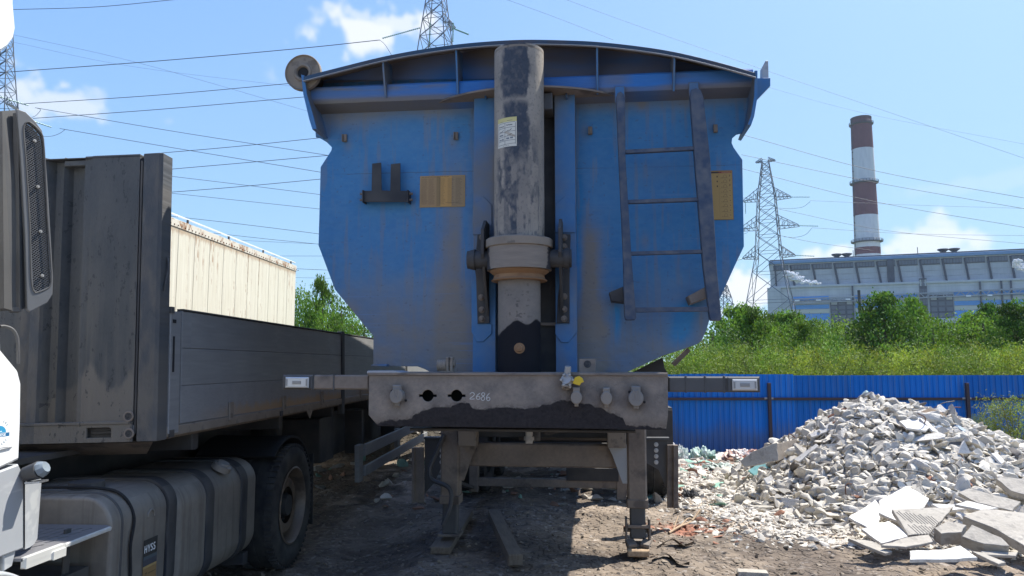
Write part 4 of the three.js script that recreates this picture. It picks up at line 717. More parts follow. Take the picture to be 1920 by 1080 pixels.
      for (const ang of [0.62, -0.62]) { const dir = new THREE.Vector2(Math.cos(ang), Math.sin(ang)), nn = new THREE.Vector2(-dir.y, dir.x); for (let k = -75; k < 75; k++) { const p = nn.clone().multiplyScalar(k * 0.0085), ts = cross(p, dir); if (ts.length < 2) continue; const a = p.clone().addScaledVector(dir, ts[0]), b = p.clone().addScaledVector(dir, ts[ts.length - 1]); wires.push(bar(V(a.x, a.y, -0.006), V(b.x, b.y, -0.006), 0.0016, 0.0016)); } }
      stuff(part('mesh_wire', mk(join(wires)), std({ color: lin(0.17, 0.17, 0.175), roughness: 0.5, metalness: 0.3 }), intake));
      each('stud', [[65, 264], [71, 350], [76, 434], [79, 517]].map(([a, b]) => { const k = to2(inn(a, b)); return mk(join([cyl(0.0065, 0.0065, 0.006, [k.x, k.y, 0.0], [Math.PI / 2, 0, 0], 14), cyl(0.003, 0.003, 0.01, [k.x, k.y, 0.003], [Math.PI / 2, 0, 0], 10)])); }), M.bright, intake);
    }
    part('intake_body', [quad([A(4, 208, 2.86), A(8, 578, 2.86), A(24, 582, 2.91), A(50, 578, 2.965), A(46, 440, 2.96), A(31, 206, 2.955)], 0.3), quad([A(24, 212, 2.915), A(26, 580, 2.92), A(38, 580, 2.925), A(34, 212, 2.92)], 0.02)], M.plastic, intake);
    part('intake_lip', quad([A(22, 576, 2.905), A(22, 584, 2.905), A(40, 584, 2.93), A(40, 576, 2.93)], 0.05), M.plastic, intake);
    part('grab_handle', tube([A(0, 612, 2.85), A(10, 612, 2.87), A(24, 618, 2.89), A(32, 632, 2.90), A(34, 650, 2.9), A(34, 682, 2.9)], 0.0062, 30, 8), M.plastic, tr);
  }
  // lower side fairing
  part('side_fairing', sidePlate([S(-120, 890), S(0, 884), S(38, 870), S(47, 888), S(47, 1028), S(-10, 1050), S(-120, 1080)], -0.005, 0.5, 0.006), M.greyPaint, tr);
  part('fairing_end', (() => { const a = [], p = [[47, 886, -0.006], [56, 884, -0.02], [66, 886, -0.05], [78, 900, -0.11]], q = [[47, 1030, -0.006], [56, 1026, -0.02], [64, 1020, -0.05], [70, 1010, -0.11]]; const T = (k) => { const s = S(k[0], k[1], X + k[2]); return [k[2], s[1], s[0]]; }; for (let i = 0; i < 3; i++) { const A = T(p[i]), B = T(p[i + 1]), C = T(q[i + 1]), D = T(q[i]); a.push(...A, ...D, ...C, ...A, ...C, ...B); const e = (k) => [k[0] - 0.006, k[1], k[2] + 0.004]; a.push(...e(A), ...e(C), ...e(D), ...e(A), ...e(B), ...e(C)); } const g = new THREE.BufferGeometry(); g.setAttribute('position', new THREE.Float32BufferAttribute(a, 3)); g.computeVertexNormals(); return boxUV(toCreasedNormals(g, 1)); })(), M.greyPaint, tr);
  part('fairing_flap', [sidePlate([S(-30, 1060), S(8, 1042), S(9, 1075), S(-30, 1098)], -0.02, 0.02, 0.003), sidePlate([S(14, 1040), S(38, 1028), S(30, 1062), S(14, 1072)], -0.015, 0.03, 0.004)], M.greyPaint, tr);
  { // cup-shaped lamp on a bracket
    const c = at(66, 886, 2.93); c.x -= X; c.z += 2.89;
    const g = part('work_lamp', boxUV(cyl(0.03, 0.036, 0.06, [c.x - 0.01, c.y + 0.002, c.z], [0, 0, -1.25], 20)), M.plastic, tr);
    part('lamp_glass', boxUV(lathe([[0.03, 0], [0.034, 0.004], [0.028, 0.022], [0.022, 0.03], [0.001, 0.026]], 9).rotateZ(-1.1).translate(c.x + 0.018, c.y + 0.01, c.z)), std({ color: lin(0.2, 0.235, 0.26), roughness: 0.3 }), g);
    part('lamp_bracket', bx(0.062, 0.008, 0.06, [c.x + 0.008, c.y - 0.036, c.z], [0, 0, 0.08], 0.003), M.chrome, g);
  }
  // tanks: rounded section in x, y run along z
  const metal = std({ map: tex(1024, 512, (u, v) => { const n = fbm(u, v, 6, 6, 331), st = fb2(u, v, 40, 2, 4, 333), k = fbm(u, v, 40, 3, 337); return mixv(mixv([0.155, 0.140, 0.122], [0.27, 0.24, 0.20], cl(n + 0.4 * (k - 0.5))), [0.10, 0.078, 0.058], 0.4 * sm(0.55, 0.8, st)); }, 1.1), roughness: 0.55, metalness: 0.15, bumpMap: bumpFine, bumpScale: 0.0008 });
  const tankShape = (x0, x1, y0, y1, r) => { const s = new THREE.Shape(); s.moveTo(x0 + r, y0); s.lineTo(x1 - r, y0); s.absarc(x1 - r, y0 + r, r, -Math.PI / 2, 0); s.lineTo(x1, y1 - r); s.absarc(x1 - r, y1 - r, r, 0, Math.PI / 2); s.lineTo(x0 + r, y1); s.absarc(x0 + r, y1 - r, r, Math.PI / 2, Math.PI); s.lineTo(x0, y0 + r); s.absarc(x0 + r, y0 + r, r, Math.PI, 1.5 * Math.PI); return s; };
  const tankG = (x0, x1, y0, y1, r, za, zb, b = 0.02) => boxUV(toCreasedNormals(flat(new THREE.ExtrudeGeometry(tankShape(x0, x1, y0, y1, r), { depth: za - zb - 2 * b, bevelEnabled: true, bevelThickness: b, bevelSize: b, bevelOffset: -b, bevelSegments: 3, curveSegments: 10 }).translate(0, 0, zb + b)), 0.9));
  const Z = (d) => 2.89 - d * 1.025;
  const t1 = part('hydraulic_tank', tankG(-0.75, 0.0, 0.22, 0.865, 0.15, Z(3.47), Z(3.98)), metal, tr);
  part('strap', tankG(-0.76, 0.008, 0.21, 0.875, 0.155, Z(3.98), Z(4.07), 0.004), M.dark, t1);
  part('strap', tankG(-0.757, 0.006, 0.213, 0.871, 0.153, Z(3.545), Z(3.558), 0.003), M.plastic, t1);
  part('cable', tube([V(-0.5, 0.885, Z(3.6)), V(-0.2, 0.882, Z(3.62)), V(-0.06, 0.85, Z(3.63)), V(0.004, 0.74, Z(3.645)), V(0.012, 0.6, Z(3.615)), V(0.01, 0.45, Z(3.63)), V(0.012, 0.25, Z(3.62))], 0.008, 60, 6), M.black, t1);
  part('filler_cap', boxUV(cyl(0.085, 0.085, 0.035, [-0.3, 0.88, Z(3.72)], [0, 0, 0], 24)), M.dark, t1);
  part('emblem_boss', boxUV((() => { const g = flat(new THREE.TorusGeometry(0.03, 0.006, 8, 24, 3.6)); g.rotateY(Math.PI / 2); g.rotateX(-0.3); g.translate(0.002, 0.71, Z(3.81)); return g; })()), metal, t1);
  { const g = new THREE.PlaneGeometry(0.135, 0.215); g.rotateY(Math.PI / 2); g.translate(0.0025, 0.485, Z(3.82)); part('label_plate', flat(g), print(290, 480, (c, w, h) => { c.fillStyle = '#33322f'; c.fillRect(0, 0, w, 290); c.fillStyle = '#d8d8d6'; c.font = 'bold 118px sans-serif'; c.save(); c.translate(8, 150); c.scale(0.88, 1); c.fillText('HYSS', 0, 0); c.restore(); c.fillStyle = '#4b5458'; c.fillRect(0, 190, w, 40); c.fillStyle = '#44444a'; c.fillRect(0, 230, w, 70); c.fillStyle = '#8d7047'; c.fillRect(0, 300, w, 180); c.fillStyle = '#a58a58'; c.fillRect(0, 300, w, 26); c.fillStyle = '#4a3c26'; c.font = 'bold 60px sans-serif'; c.beginPath(); c.moveTo(60, 380); c.lineTo(90, 372); c.lineTo(84, 402); c.fill(); c.fillRect(52, 376, 8, 40); c.fillStyle = 'rgba(90,70,40,.8)'; for (let x = 110; x < 270; x += 24) c.fillRect(x, 388, 18, 14); }, { roughness: 0.7 }), t1); }
  const t2 = part('fuel_tank', tankG(-0.72, 0.0, 0.17, 0.84, 0.16, Z(4.1), Z(5.22), 0.05), metal, tr);
  for (const d of [4.48, 4.98]) part('strap', tankG(-0.73, 0.009, 0.16, 0.851, 0.166, Z(d - 0.05), Z(d + 0.05), 0.004), M.dark, t2);
  part('filler_cap', [boxUV(lathe([[0.001, 0.05], [0.04, 0.05], [0.045, 0.04], [0.06, 0.035], [0.065, 0]], 24).rotateZ(-0.5).translate(-0.05, 0.82, Z(4.72)))], metal, t2);
  each('bracket', [3.4, 4.05, 5.1].map((d) => span(-0.7, -0.02, 0.12, 0.2, Z(d) - 0.04, Z(d) + 0.04)), M.dark, tr);
  // perforated step over the front of the tanks
  {
    const y = 0.725, xa = -0.66, xb = 0.02, za = Z(2.85), zb = Z(3.455);
    const holes = []; for (let i = 0; i < 14; i++) for (let j = 0; j < 8; j++) { const cx = xa + 0.05 + i * 0.045 + j * 0.003, cz = za - 0.04 - j * 0.08; if (cx > xb - 0.06 || cz < zb + 0.05) continue; const h = new THREE.Path(), w = 0.022, l = 0.024; h.moveTo(cx - 0.016, -cz - 0.026); h.lineTo(cx - 0.001, -cz - 0.026); h.lineTo(cx + 0.016, -cz + 0.026); h.lineTo(cx + 0.001, -cz + 0.026); h.closePath(); holes.push(h); }
    const s = new THREE.Shape([[xa, -za], [xb, -za], [xb, -zb - 0.05 + 0.02], [xb - 0.04, -zb], [xa, -zb]].map(([a, b]) => new THREE.Vector2(a, b))); s.holes.push(...holes);
    const g = flat(new THREE.ExtrudeGeometry(s, { depth: 0.012, bevelEnabled: false })); g.rotateX(-Math.PI / 2); g.translate(0, y, 0);
    part('step_plate', boxUV(g), std({ map: alumTex, color: lin(0.7, 0.7, 0.75), roughness: 0.5, metalness: 0.2 }), tr);
    part('step_lip', [span(xb - 0.012, xb + 0.012, y - 0.03, y + 0.014, za - 0.25, za, 0.006), bx(0.03, 0.035, 0.10, [xb + 0.004, y - 0.018, za - 0.2], [0, 0, 0], 0.01), bar(V(xb, y + 0.002, za - 0.25), V(xb - 0.005, y + 0.002, zb + 0.03), 0.02, 0.02, 0.004)].map(boxUV), std({ map: alumTex, color: lin(2.2, 2.2, 2.1), roughness: 0.5, metalness: 0.2 }), tr);
    part('step_bracket', [span(-0.1, -0.085, 0.55, 0.755, Z(3.3), Z(3.26)), span(-0.5, -0.48, 0.3, 0.75, Z(3.25), Z(3.2)), span(-0.3, -0.24, 0.62, 0.7, Z(3.31), Z(3.30))], M.dark, tr);
  }
  part('wheel_arch', boxUV((() => { const g = flat(new THREE.TorusGeometry(0.52, 0.02, 8, 40, 2.2)); g.scale(1, 1, 4); g.rotateY(Math.PI / 2); g.translate(-0.02, 0.22, Z(2.55)); return g; })()), M.greyPaint, tr);
  each('battery_box', [span(-0.72, -0.06, 0.2, 0.56, Z(3.42), Z(2.98), 0.02)], M.dark, tr);
  // chassis, rear axle
  each('chassis_rail', [-0.85, -1.6].map((x) => span(x - 0.05, x + 0.05, 0.72, 0.98, Z(7.0), Z(1.2), 0.01)), M.dark, tr);
  part('fifth_wheel', [span(-1.75, -0.7, 0.98, 1.02, Z(6.2), Z(5.2), 0.02), span(-1.5, -0.95, 0.86, 0.98, Z(5.95), Z(5.45))], M.dark, tr);
  part('catwalk', span(-1.9, -0.55, 1.0, 1.03, Z(4.6), Z(3.2)), M.dark, tr);
  makeWheel(0.475, 0.32, tr, -0.12, Z(5.88), 1, std({ map: steelTex, color: lin(0.95, 0.9, 0.85), roughness: 0.5, metalness: 0.4 }), 0.375);
  makeWheel(0.475, 0.32, tr, -0.50, Z(5.88), 1, M.dark, 0.375);
  for (const x of [-1.97, -2.35]) makeWheel(0.475, 0.32, tr, x, Z(5.88), -1, M.dark, 0.375);
  part('axle', cyl(0.12, 0.12, 1.6, [-1.2, 0.375, Z(5.88)], [0, 0, Math.PI / 2], 18), M.dark, tr);
  part('mudguard', [(() => { const pts = []; for (let i = 0; i <= 16; i++) { const a = -0.35 + i / 16 * 2.6; pts.push([Z(5.88) - Math.cos(a) * 0.58, 0.375 + Math.sin(a) * 0.55]); } const out = pts.map(([z, y]) => [z, y]), inn = pts.map(([z, y]) => [Z(5.88) + (z - Z(5.88)) * 0.97, 0.375 + (y - 0.375) * 0.97]).reverse(); return sidePlate([...out, ...inn], 0.0, 0.62, 0); })()], M.black, tr);
  part('mud_flap', [bx(0.5, 0.62, 0.015, [-0.26, 0.40, Z(6.5)], [0.03, 0, 0], 0.004)], M.rubber, tr);
}

// ---------------------------------------------------------------- cream box trailer behind the flatbed
{
  const x = -6.42, z0 = -8.8, z1 = -18.35, ct = thing('box_trailer', 'cream panelled box trailer with rust streaks standing behind the dark flatbed', 'trailer', [x, 0, z0]);
  const rustTex = (seed) => tex(256, 1024, (u, v) => { const n = fbm(u, v, 6, 5, seed), st = fb2(u, v, 16, 2.5, 4, seed + 3), k = fbm(u, v, 24, 4, seed + 7); let c = mixv([0.60, 0.545, 0.42], [0.70, 0.655, 0.53], cl(n + 0.3 * (k - 0.5))); c = mixv(c, [0.30, 0.14, 0.055], 0.8 * sm(0.60, 0.72, st) * sm(0.55, 0.68, k + 0.12 * sm(0.7, 1, v)) ); c = mixv(c, [0.34, 0.19, 0.08], 0.65 * sm(0.955, 0.99, v + 0.05 * (k - 0.5))); c = mixv(c, [0.5, 0.45, 0.36], 0.35 * sm(0.5, 0.7, fb2(u, v, 24, 1, 3, seed + 9))); return c; });
  const mats = [351, 371, 391, 411].map((s) => std({ map: rustTex(s), roughness: 0.55, bumpMap: bumpDent, bumpScale: 0.003 }));
  const H = 4.02, B = 1.1, n = 16, w = (z0 - z1) / n;
  for (let i = 0; i < n; i++) {
    const za = -i * w, zb = za - w + 0.012, g = sidePlate([[za, B], [zb, B], [zb, H - 0.16], [za, H - 0.16]], 0.0, 0.03, 0.004);
    const p = g.attributes.position, uv = g.attributes.uv; for (let k = 0; k < p.count; k++) uv.setXY(k, (za - p.getZ(k)) / w, (p.getY(k) - B) / (H - 0.16 - B)); part('panel', g, mats[(i * 7 + (i >> 1)) % 4], ct);
  }
  const rl = part('roof_rail', [sidePlate([[0, H - 0.158], [z1 - z0, H - 0.158], [z1 - z0, H - 0.02], [0, H - 0.02]], 0.012, 0.05, 0.004)], std({ map: tex(1024, 64, (u, v) => { const k = fbm(u, v, 60, 4, 431), n = fbm(u, v, 12, 4, 433); return mixv([0.62, 0.57, 0.47], [0.27, 0.13, 0.06], cl(1.4 * sm(0.5, 0.7, n * 0.6 + k * 0.4) + 0.35 * sm(0.4, 0, v))); }, 2.5), roughness: 0.7 }), ct);
  stuff(part('rivet', Array.from({ length: 76 }, (_, i) => flat(new THREE.SphereGeometry(0.014, 6, 4).translate(0.014, H - 0.12, -0.06 - i * 0.128))), M.rust, rl));
  part('gutter', [sidePlate([[0, H + 0.05], [z1 - z0, H + 0.05], [z1 - z0, H + 0.075], [0, H + 0.075]], -0.02, 0.03, 0.004)], M.white, ct);
  each('gutter_clip', [3.9, 5.6, 7.4, 9.2].map((d) => span(-0.03, 0.0, H - 0.02, H + 0.05, -d - 0.02, -d + 0.02)), M.plastic, ct);
  part('roof', [span(-2.5, -0.05, H - 0.03, H, z1 - z0, 0)], M.white, ct);
  part('end_wall', [span(-2.47, -0.03, B, H - 0.03, z1 - z0 + 0.01, z1 - z0 + 0.05), span(-2.47, -0.03, B, H - 0.03, -0.05, -0.01)], mats[1], ct);
  part('far_wall', [span(-2.5, -2.47, B, H - 0.03, z1 - z0, 0)], mats[2], ct);
  part('chassis', [span(-2.0, -0.5, 0.75, B - 0.002, z1 - z0 + 0.2, -0.2)], M.dark, ct);
  for (const z of [-7.2, -8.4]) makeWheel(0.5, 0.36, ct, -0.25, z, 1, M.dark);
  for (const z of [-0.8]) makeWheel(0.5, 0.36, ct, -0.25, z, 1, M.dark);
}
// ---------------------------------------------------------------- ground
const PC = { x: 3.92, z: -9.4 };
const pileR = (x, z) => Math.hypot((x - PC.x) / (x < PC.x ? 1.75 : 3.35), (z - PC.z) / (z > PC.z ? 2.75 : 2.3));
const pileH = (x, z) => { const r = pileR(x, z); return r >= 1 ? 0 : 1.34 * Math.pow(1 - r, 1.08) * (0.9 + 0.24 * (fb2(x + 30, z + 30, 1.1, 1.1, 3, 503) - 0.4)) * (1 - 0.0 * r) - 0.10 * ga(r / 0.2); };
const white = (x, z) => cl(1.35 * Math.exp(-Math.pow((x - 2.35 - 0.10 * (z + 9)) / 0.72, 2)) * sm(-12.4, -10.8, z) * sm(-6.3, -7.2, z) + 0.75 * sm(1.28, 1.0, pileR(x, z)));
const red = (x, z) => cl(ga((x - 2.0) / 0.8) * ga((z + 11.4) / 1.0) + 0.8 * ga((x - 1.25) / 0.35) * ga((z + 7.15) / 0.35) + 0.5 * ga((x - 0.55) / 0.4) * ga((z + 5.3) / 0.2));
function groundH(x, z) {
  const n = fb2(x + 50, z + 50, 0.7, 0.7, 4, 511), f = fb2(x + 50, z + 50, 6, 6, 4, 517), c = fb2(x + 70, z + 90, 2.2, 2.2, 3, 521);
  const far = sm(18, 40, Math.hypot(x, z));
  const rut = 0.02 * Math.sin((x * 2.6 - z * 0.5) * 2.4) * ga((x + 0.2) / 1.4);
  return (0.06 * (n - 0.5) + 0.045 * (f - 0.5) + 0.05 * Math.max(0, c - 0.58) * 3 + rut) * (1 - far) - 0.02 - 0.22 * sm(10.5, 15, -z) * sm(30, 15, Math.abs(x)) + 1.15 * sm(-0.9, -2.2, x) * sm(11.8, 14.4, -z) * sm(19, 16, -z) - 0.10 * sm(-0.9, -1.7, x) * sm(10, 7.5, -z);
}
{
  const line = (fine0, fine1, step, outs) => { const l = []; for (const o of outs) if (o < fine0) l.push(o); for (let v = fine0; v <= fine1 + 1e-6; v += step) l.push(v); for (const o of outs) if (o > fine1) l.push(o); return l; };
  const outs = [-1500, -700, -300, -150, -80, -50, -35, -25, -20, -17.5, -15, -13, -11, -9.5, -8, -7, -6, -5.3, 0.2, 1, 2, 4, 7.6, 8, 8.6, 9.5, 11, 13, 16, 20, 28, 40, 70, 150, 300, 700, 1500];
  const xs = line(-4.0, 7.4, 0.045, outs), zs = line(-14.2, -3.0, 0.045, outs.filter((v) => v < -14.2 || v > -3));
  const nx = xs.length, nz = zs.length, pos = new Float32Array(nx * nz * 3), col = new Float32Array(nx * nz * 3), uv = new Float32Array(nx * nz * 2), idx = [];
  for (let j = 0; j < nz; j++) for (let i = 0; i < nx; i++) {
    const k = j * nx + i, x = xs[i], z = zs[j]; pos.set([x, groundH(x, z), z], k * 3); uv.set([x, z], k * 2);
    const n = fb2(x + 40, z + 40, 0.5, 0.5, 4, 531), f = fb2(x + 40, z + 40, 5, 5, 4, 533), g = fb2(x + 20, z + 20, 1.6, 1.6, 4, 537);
    let c = mixv([0.74, 0.70, 0.66], [1.25, 1.18, 1.10], cl(0.5 + 1.6 * (n - 0.5) + 0.8 * (f - 0.5)));
    c = mixv(c, [0.42, 0.38, 0.36], 0.75 * sm(0.55, 0.72, g + 0.25 * (f - 0.5)));
    c = mixv(c, [0.62, 0.60, 0.60], 0.7 * sm(-5.9, -5.2, z) * sm(2.2, 3.2, x));
    c = mixv(c, [1.5, 0.62, 0.42], 0.75 * sm(0.35, 0.6, red(x, z) * (0.5 + f)));
    c = mixv(c, [2.35, 2.3, 2.22], 0.9 * sm(0.28, 0.62, white(x, z) * (0.45 + 1.1 * fb2(x + 20, z + 20, 3.5, 3.5, 4, 541))));
    c = mixv(c, [2.3, 2.25, 2.2], 0.7 * sm(0.60, 0.70, fb2(x + 60, z + 10, 2.4, 2.4, 4, 547)) * sm(-7.0, -9.5, z));
    if (z < -11.5 && x < -0.8) c = mixv(c, [0.3, 0.3, 0.26], sm(-11.5, -13, z) * sm(-0.8, -1.6, x));
    if (z < -16) c = mixv(c, [0.3, 0.5, 0.15], sm(-16, -18, z));
    col.set(c, k * 3);
  }
  for (let j = 0; j < nz - 1; j++) for (let i = 0; i < nx - 1; i++) { const a = j * nx + i; idx.push(a, a + nx, a + 1, a + 1, a + nx, a + nx + 1); }
  const g = new THREE.BufferGeometry(); g.setAttribute('position', new THREE.BufferAttribute(pos, 3)); g.setAttribute('uv', new THREE.BufferAttribute(uv, 2)); g.setAttribute('color', new THREE.BufferAttribute(col, 3)); g.setIndex(idx); g.computeVertexNormals();
  const dirt = tex(1024, 1024, (u, v) => { const n = fbm(u, v, 6, 6, 551), k = fbm(u, v, 40, 4, 553), s = sm(0.64, 0.7, fbm(u, v, 28, 3, 557)), p = sm(0.70, 0.75, fbm(u, v, 56, 3, 559)); let c = mixv([0.145, 0.120, 0.096], [0.268, 0.222, 0.176], cl(0.5 + 1.3 * (n - 0.5) + 0.9 * (k - 0.5))); c = mixv(c, [0.07, 0.06, 0.055], 0.55 * s); return mixv(c, [0.37, 0.34, 0.31], 0.7 * p); }, 2.3);
  structure('ground', g, std({ map: dirt, vertexColors: true, roughness: 0.97, bumpMap: grey(1024, 1024, (u, v) => 0.55 * fbm(u, v, 14, 5, 561) + 0.45 * sm(0.45, 0.75, fbm(u, v, 40, 3, 563)), 1.7), bumpScale: 0.05 }));
}

// ---------------------------------------------------------------- blue sheet-metal fence
const FF = frame(0, -15.2, Math.atan(70 / FOC));
{
  const fence = thing('metal_fence', 'long bright blue profiled sheet fence with dark posts and rail behind the rubble', 'fence', [0, 0, -15.2], FF.yaw);
  const yTop = FF.loc(1600, 704, 0).y, yBot = -0.45, pitch = 0.1155, w = pitch * 10;
  const prof = []; for (let i = 0; i < 10; i++) { const x = i * pitch; prof.push([x, 0], [x + 0.012, 0.018], [x + 0.062, 0.018], [x + 0.074, 0]); } prof.push([w - 0.002, 0]);
  const out = [...prof, ...prof.slice().reverse().map(([x, z]) => [x, z - 0.002])];
  const sheetTex = tex(512, 1024, (u, v) => { const n = fbm(u, v, 5, 5, 571), st = fb2(u, v, 60, 2, 4, 573); return mixv(mixv([0.005, 0.135, 0.47], [0.012, 0.185, 0.58], cl(n + 0.4 * (st - 0.5))), [0.10, 0.13, 0.20], cl(0.35 * sm(0.5, 0.75, st) + 0.6 * sm(0.24, 0.13, v + 0.1 * (n - 0.5)))); }, 2);
  const mats = [0.88, 1, 1.12].map((k) => new THREE.MeshPhysicalMaterial({ map: sheetTex, color: lin(k, k, k), roughness: 0.55, specularIntensity: 0.4 }));
  const base = flat(new THREE.ExtrudeGeometry(shape(out), { depth: 1, bevelEnabled: false })); base.rotateX(-Math.PI / 2); boxUV(base);
  const x0 = FF.loc(850, 705, 0).x, r = rng(31);
  for (let i = 0; i < 12; i++) {
    const s = part('sheet', base, mats[i % 3], fence); const hh = yTop - yBot + (i < 6 ? 0.026 : 0) + (r() - 0.5) * 0.02;
    s.scale.y = hh; s.position.set(x0 + i * w, yBot, (i % 2) * 0.003); s.rotation.z = (r() - 0.5) * 0.005;
  }
  const railM = std({ color: lin(0.045, 0.03, 0.035), roughness: 0.7, bumpMap: bumpFine, bumpScale: 0.001 });
  for (const [py, h] of [[748, 0.055]]) { const y = FF.loc(1400, py, 0.04).y; part('rail', span(x0, x0 + 12 * w, y - h / 2, y + h / 2, 0.022, 0.055, 0.003), railM, fence); }
  for (const px of [1072, 1443, 1815]) { const x = FF.loc(px, 760, 0.08).x, yt = FF.loc(px, 718, 0.08).y; const p = part('post', span(x - 0.032, x + 0.032, -0.6, yt, 0.058, 0.115, 0.003), railM, fence); part('clip', [span(x - 0.09, x + 0.09, FF.loc(px, 747, 0.1).y - 0.02, FF.loc(px, 747, 0.1).y + 0.02, 0.056, 0.062, 0.001), bolt(x - 0.06, FF.loc(px, 747, 0.1).y, 0.062, 0.012, 0.01), bolt(x + 0.06, FF.loc(px, 747, 0.1).y, 0.062, 0.012, 0.01)].map(boxUV), M.greyPaint, p); }
}

// ---------------------------------------------------------------- rubble
const chunkGeo = [];
{
  const r = rng(41);                                   // broken lumps: a noisy ball cut by a few planes
  for (let k = 0; k < 14; k++) {
    const g = new THREE.IcosahedronGeometry(1, 2), p = g.attributes.position, v = V(0, 0, 0), cuts = [];
    for (let i = 0; i < 10; i++) { const n = V(r() - 0.5, r() - 0.5, r() - 0.5).normalize(); cuts.push([n, 0.30 + 0.30 * r()]); }
    const sq = [0.42, 0.6, 0.85, 0.3, 0.7][k % 5];
    for (let i = 0; i < p.count; i++) {
      v.fromBufferAttribute(p, i);
      for (const [n, d] of cuts) { const e = v.dot(n) - d; if (e > 0) v.addScaledVector(n, -e); }
      const q = 0.93 + 0.16 * fb2(v.x * 2 + k * 3 + 20, v.y * 2 + v.z * 1.7 + 20, 1.6, 1.6, 3, 505 + k); v.multiplyScalar(q);
      p.setXYZ(i, v.x * 0.68, v.y * 0.68 * sq, v.z * 0.68 * (0.75 + 0.1 * (k % 3)));
    }
    chunkGeo.push(boxUV(toCreasedNormals(flat(g), 0.22)));
  }
}
const chunkMats = [[1.0, 1.0, 1.0], [1.12, 1.11, 1.09], [0.86, 0.855, 0.84], [1.2, 1.2, 1.19], [0.74, 0.72, 0.69], [0.95, 0.92, 0.86]].map((c) => std({ map: plasterTex, color: lin(...c), roughness: 0.95, bumpMap: bumpFine, bumpScale: 0.008 }));
const oddMats = [std({ color: lin(0.30, 0.35, 0.40), roughness: 0.9 }), std({ color: lin(0.33, 0.15, 0.09), roughness: 0.95 }), std({ color: lin(0.10, 0.095, 0.09), roughness: 0.95 }), std({ color: lin(0.34, 0.46, 0.45), roughness: 0.9 })];
{
  const pile = thing('rubble_pile', 'big heap of broken white plaster and concrete rubble in front of the blue fence', 'rubble pile', [PC.x, 0, PC.z]);
  { // core
    const N = 90, p = [], c = [], idx = []; for (let j = 0; j <= N; j++) for (let i = 0; i <= N; i++) { const x = PC.x - 2.0 + 5.6 * i / N, z = PC.z - 2.4 + 5.3 * j / N, h = pileH(x, z); p.push(x - PC.x, h > 0.0 ? h + groundH(x, z) - 0.03 + 0.05 * (fb2(x + 9, z + 9, 9, 9, 3, 601) - 0.5) : groundH(x, z) - 0.08, z - PC.z); }
    for (let j = 0; j < N; j++) for (let i = 0; i < N; i++) { const a = j * (N + 1) + i; idx.push(a, a + N + 1, a + 1, a + 1, a + N + 1, a + N + 2); }
    let g = new THREE.BufferGeometry(); g.setAttribute('position', new THREE.Float32BufferAttribute(p, 3)); g.setIndex(idx); g = flat(g); g.computeVertexNormals(); part('rubble_core', boxUV(g), chunkMats[2], pile);
  }
  const r = rng(43), list = [];
  const place = (o, x, z, s, sink) => { const e = 0.06, nx = -(pileH(x + e, z) - pileH(x - e, z)) / (2 * e), nz = -(pileH(x, z + e) - pileH(x, z - e)) / (2 * e); const q = new THREE.Quaternion().setFromUnitVectors(V(0, 1, 0), V(nx * 0.8, 1, nz * 0.8).normalize()); q.multiply(new THREE.Quaternion().setFromEuler(new THREE.Euler((r() - 0.5) * 1.3, r() * 6.28, (r() - 0.5) * 1.3))); o.quaternion.copy(q); o.position.set(x - PC.x, pileH(x, z) + groundH(x, z) + s * sink, z - PC.z); };
  for (let k = 0; k < 300; k++) {
    let x, z, q; do { x = PC.x - 2.0 + r() * 5.0; z = PC.z - 0.9 + r() * 3.9; q = pileR(x, z); } while (q > 1.04 || r() > 0.45 + 0.55 * q || (q > 0.93 && r() > 0.4));
    const s = 0.10 + 0.15 * Math.pow(r(), 2.2);
    const m = r() < 0.04 ? oddMats[r() * 4 | 0] : chunkMats[r() * 6 | 0], o = part('chunk', chunkGeo[r() * 14 | 0], m, pile);
    o.scale.set(s * (0.9 + 0.7 * r()), s * (0.7 + 0.5 * r()), s * (0.8 + 0.3 * r())); place(o, x, z, s, 0.12);
  }
  const per = 1000, mt = new THREE.Object3D(), col = new THREE.Color();
  const wm = std({ map: plasterTex, roughness: 0.95 });
  for (let k = 0; k < 12; k++) {
    const im = new THREE.InstancedMesh(chunkGeo[k], wm, per); im.name = 'small_rubble'; im.castShadow = im.receiveShadow = true; stuff(im);
    for (let i = 0; i < per; i++) {
      let x, z, q; do { x = PC.x - 2.1 + r() * 5.7; z = PC.z - 1.6 + r() * 4.8; q = pileR(x, z); } while (q > 1.1 || (q > 0.97 && r() > 0.5));
      const s = 0.035 + 0.115 * Math.pow(r(), 1.9); mt.scale.set(s * (0.9 + 0.8 * r()), s * (0.7 + 0.5 * r()), s); place(mt, x, z, s, 0.15); mt.updateMatrix(); im.setMatrixAt(i, mt.matrix);
      const t = r(), b = 0.72 + 0.5 * r(); if (t < 0.012) col.setRGB(0.5, 0.26, 0.18); else if (t < 0.06) col.setRGB(0.25, 0.24, 0.24); else col.setRGB(b, b * 0.98, b * 0.93); im.setColorAt(i, col);
    }
    pile.add(im);
  }
  for (let k = 0; k < 9; k++) { let x, z; do { x = PC.x - 1.4 + r() * 3.6; z = PC.z - 0.2 + r() * 2.6; } while (pileR(x, z) > 0.95); const h = pileH(x, z) + groundH(x, z), a = r() * 6.28; part('rebar', tube([[x - PC.x, h - 0.05, z - PC.z], [x - PC.x + Math.cos(a) * 0.12, h + 0.10 + 0.08 * r(), z - PC.z + Math.sin(a) * 0.1], [x - PC.x + Math.cos(a + 0.5) * 0.3, h + 0.10 + 0.12 * r(), z - PC.z + Math.sin(a + 0.5) * 0.2]], 0.006, 14, 5), M.rust, pile); }
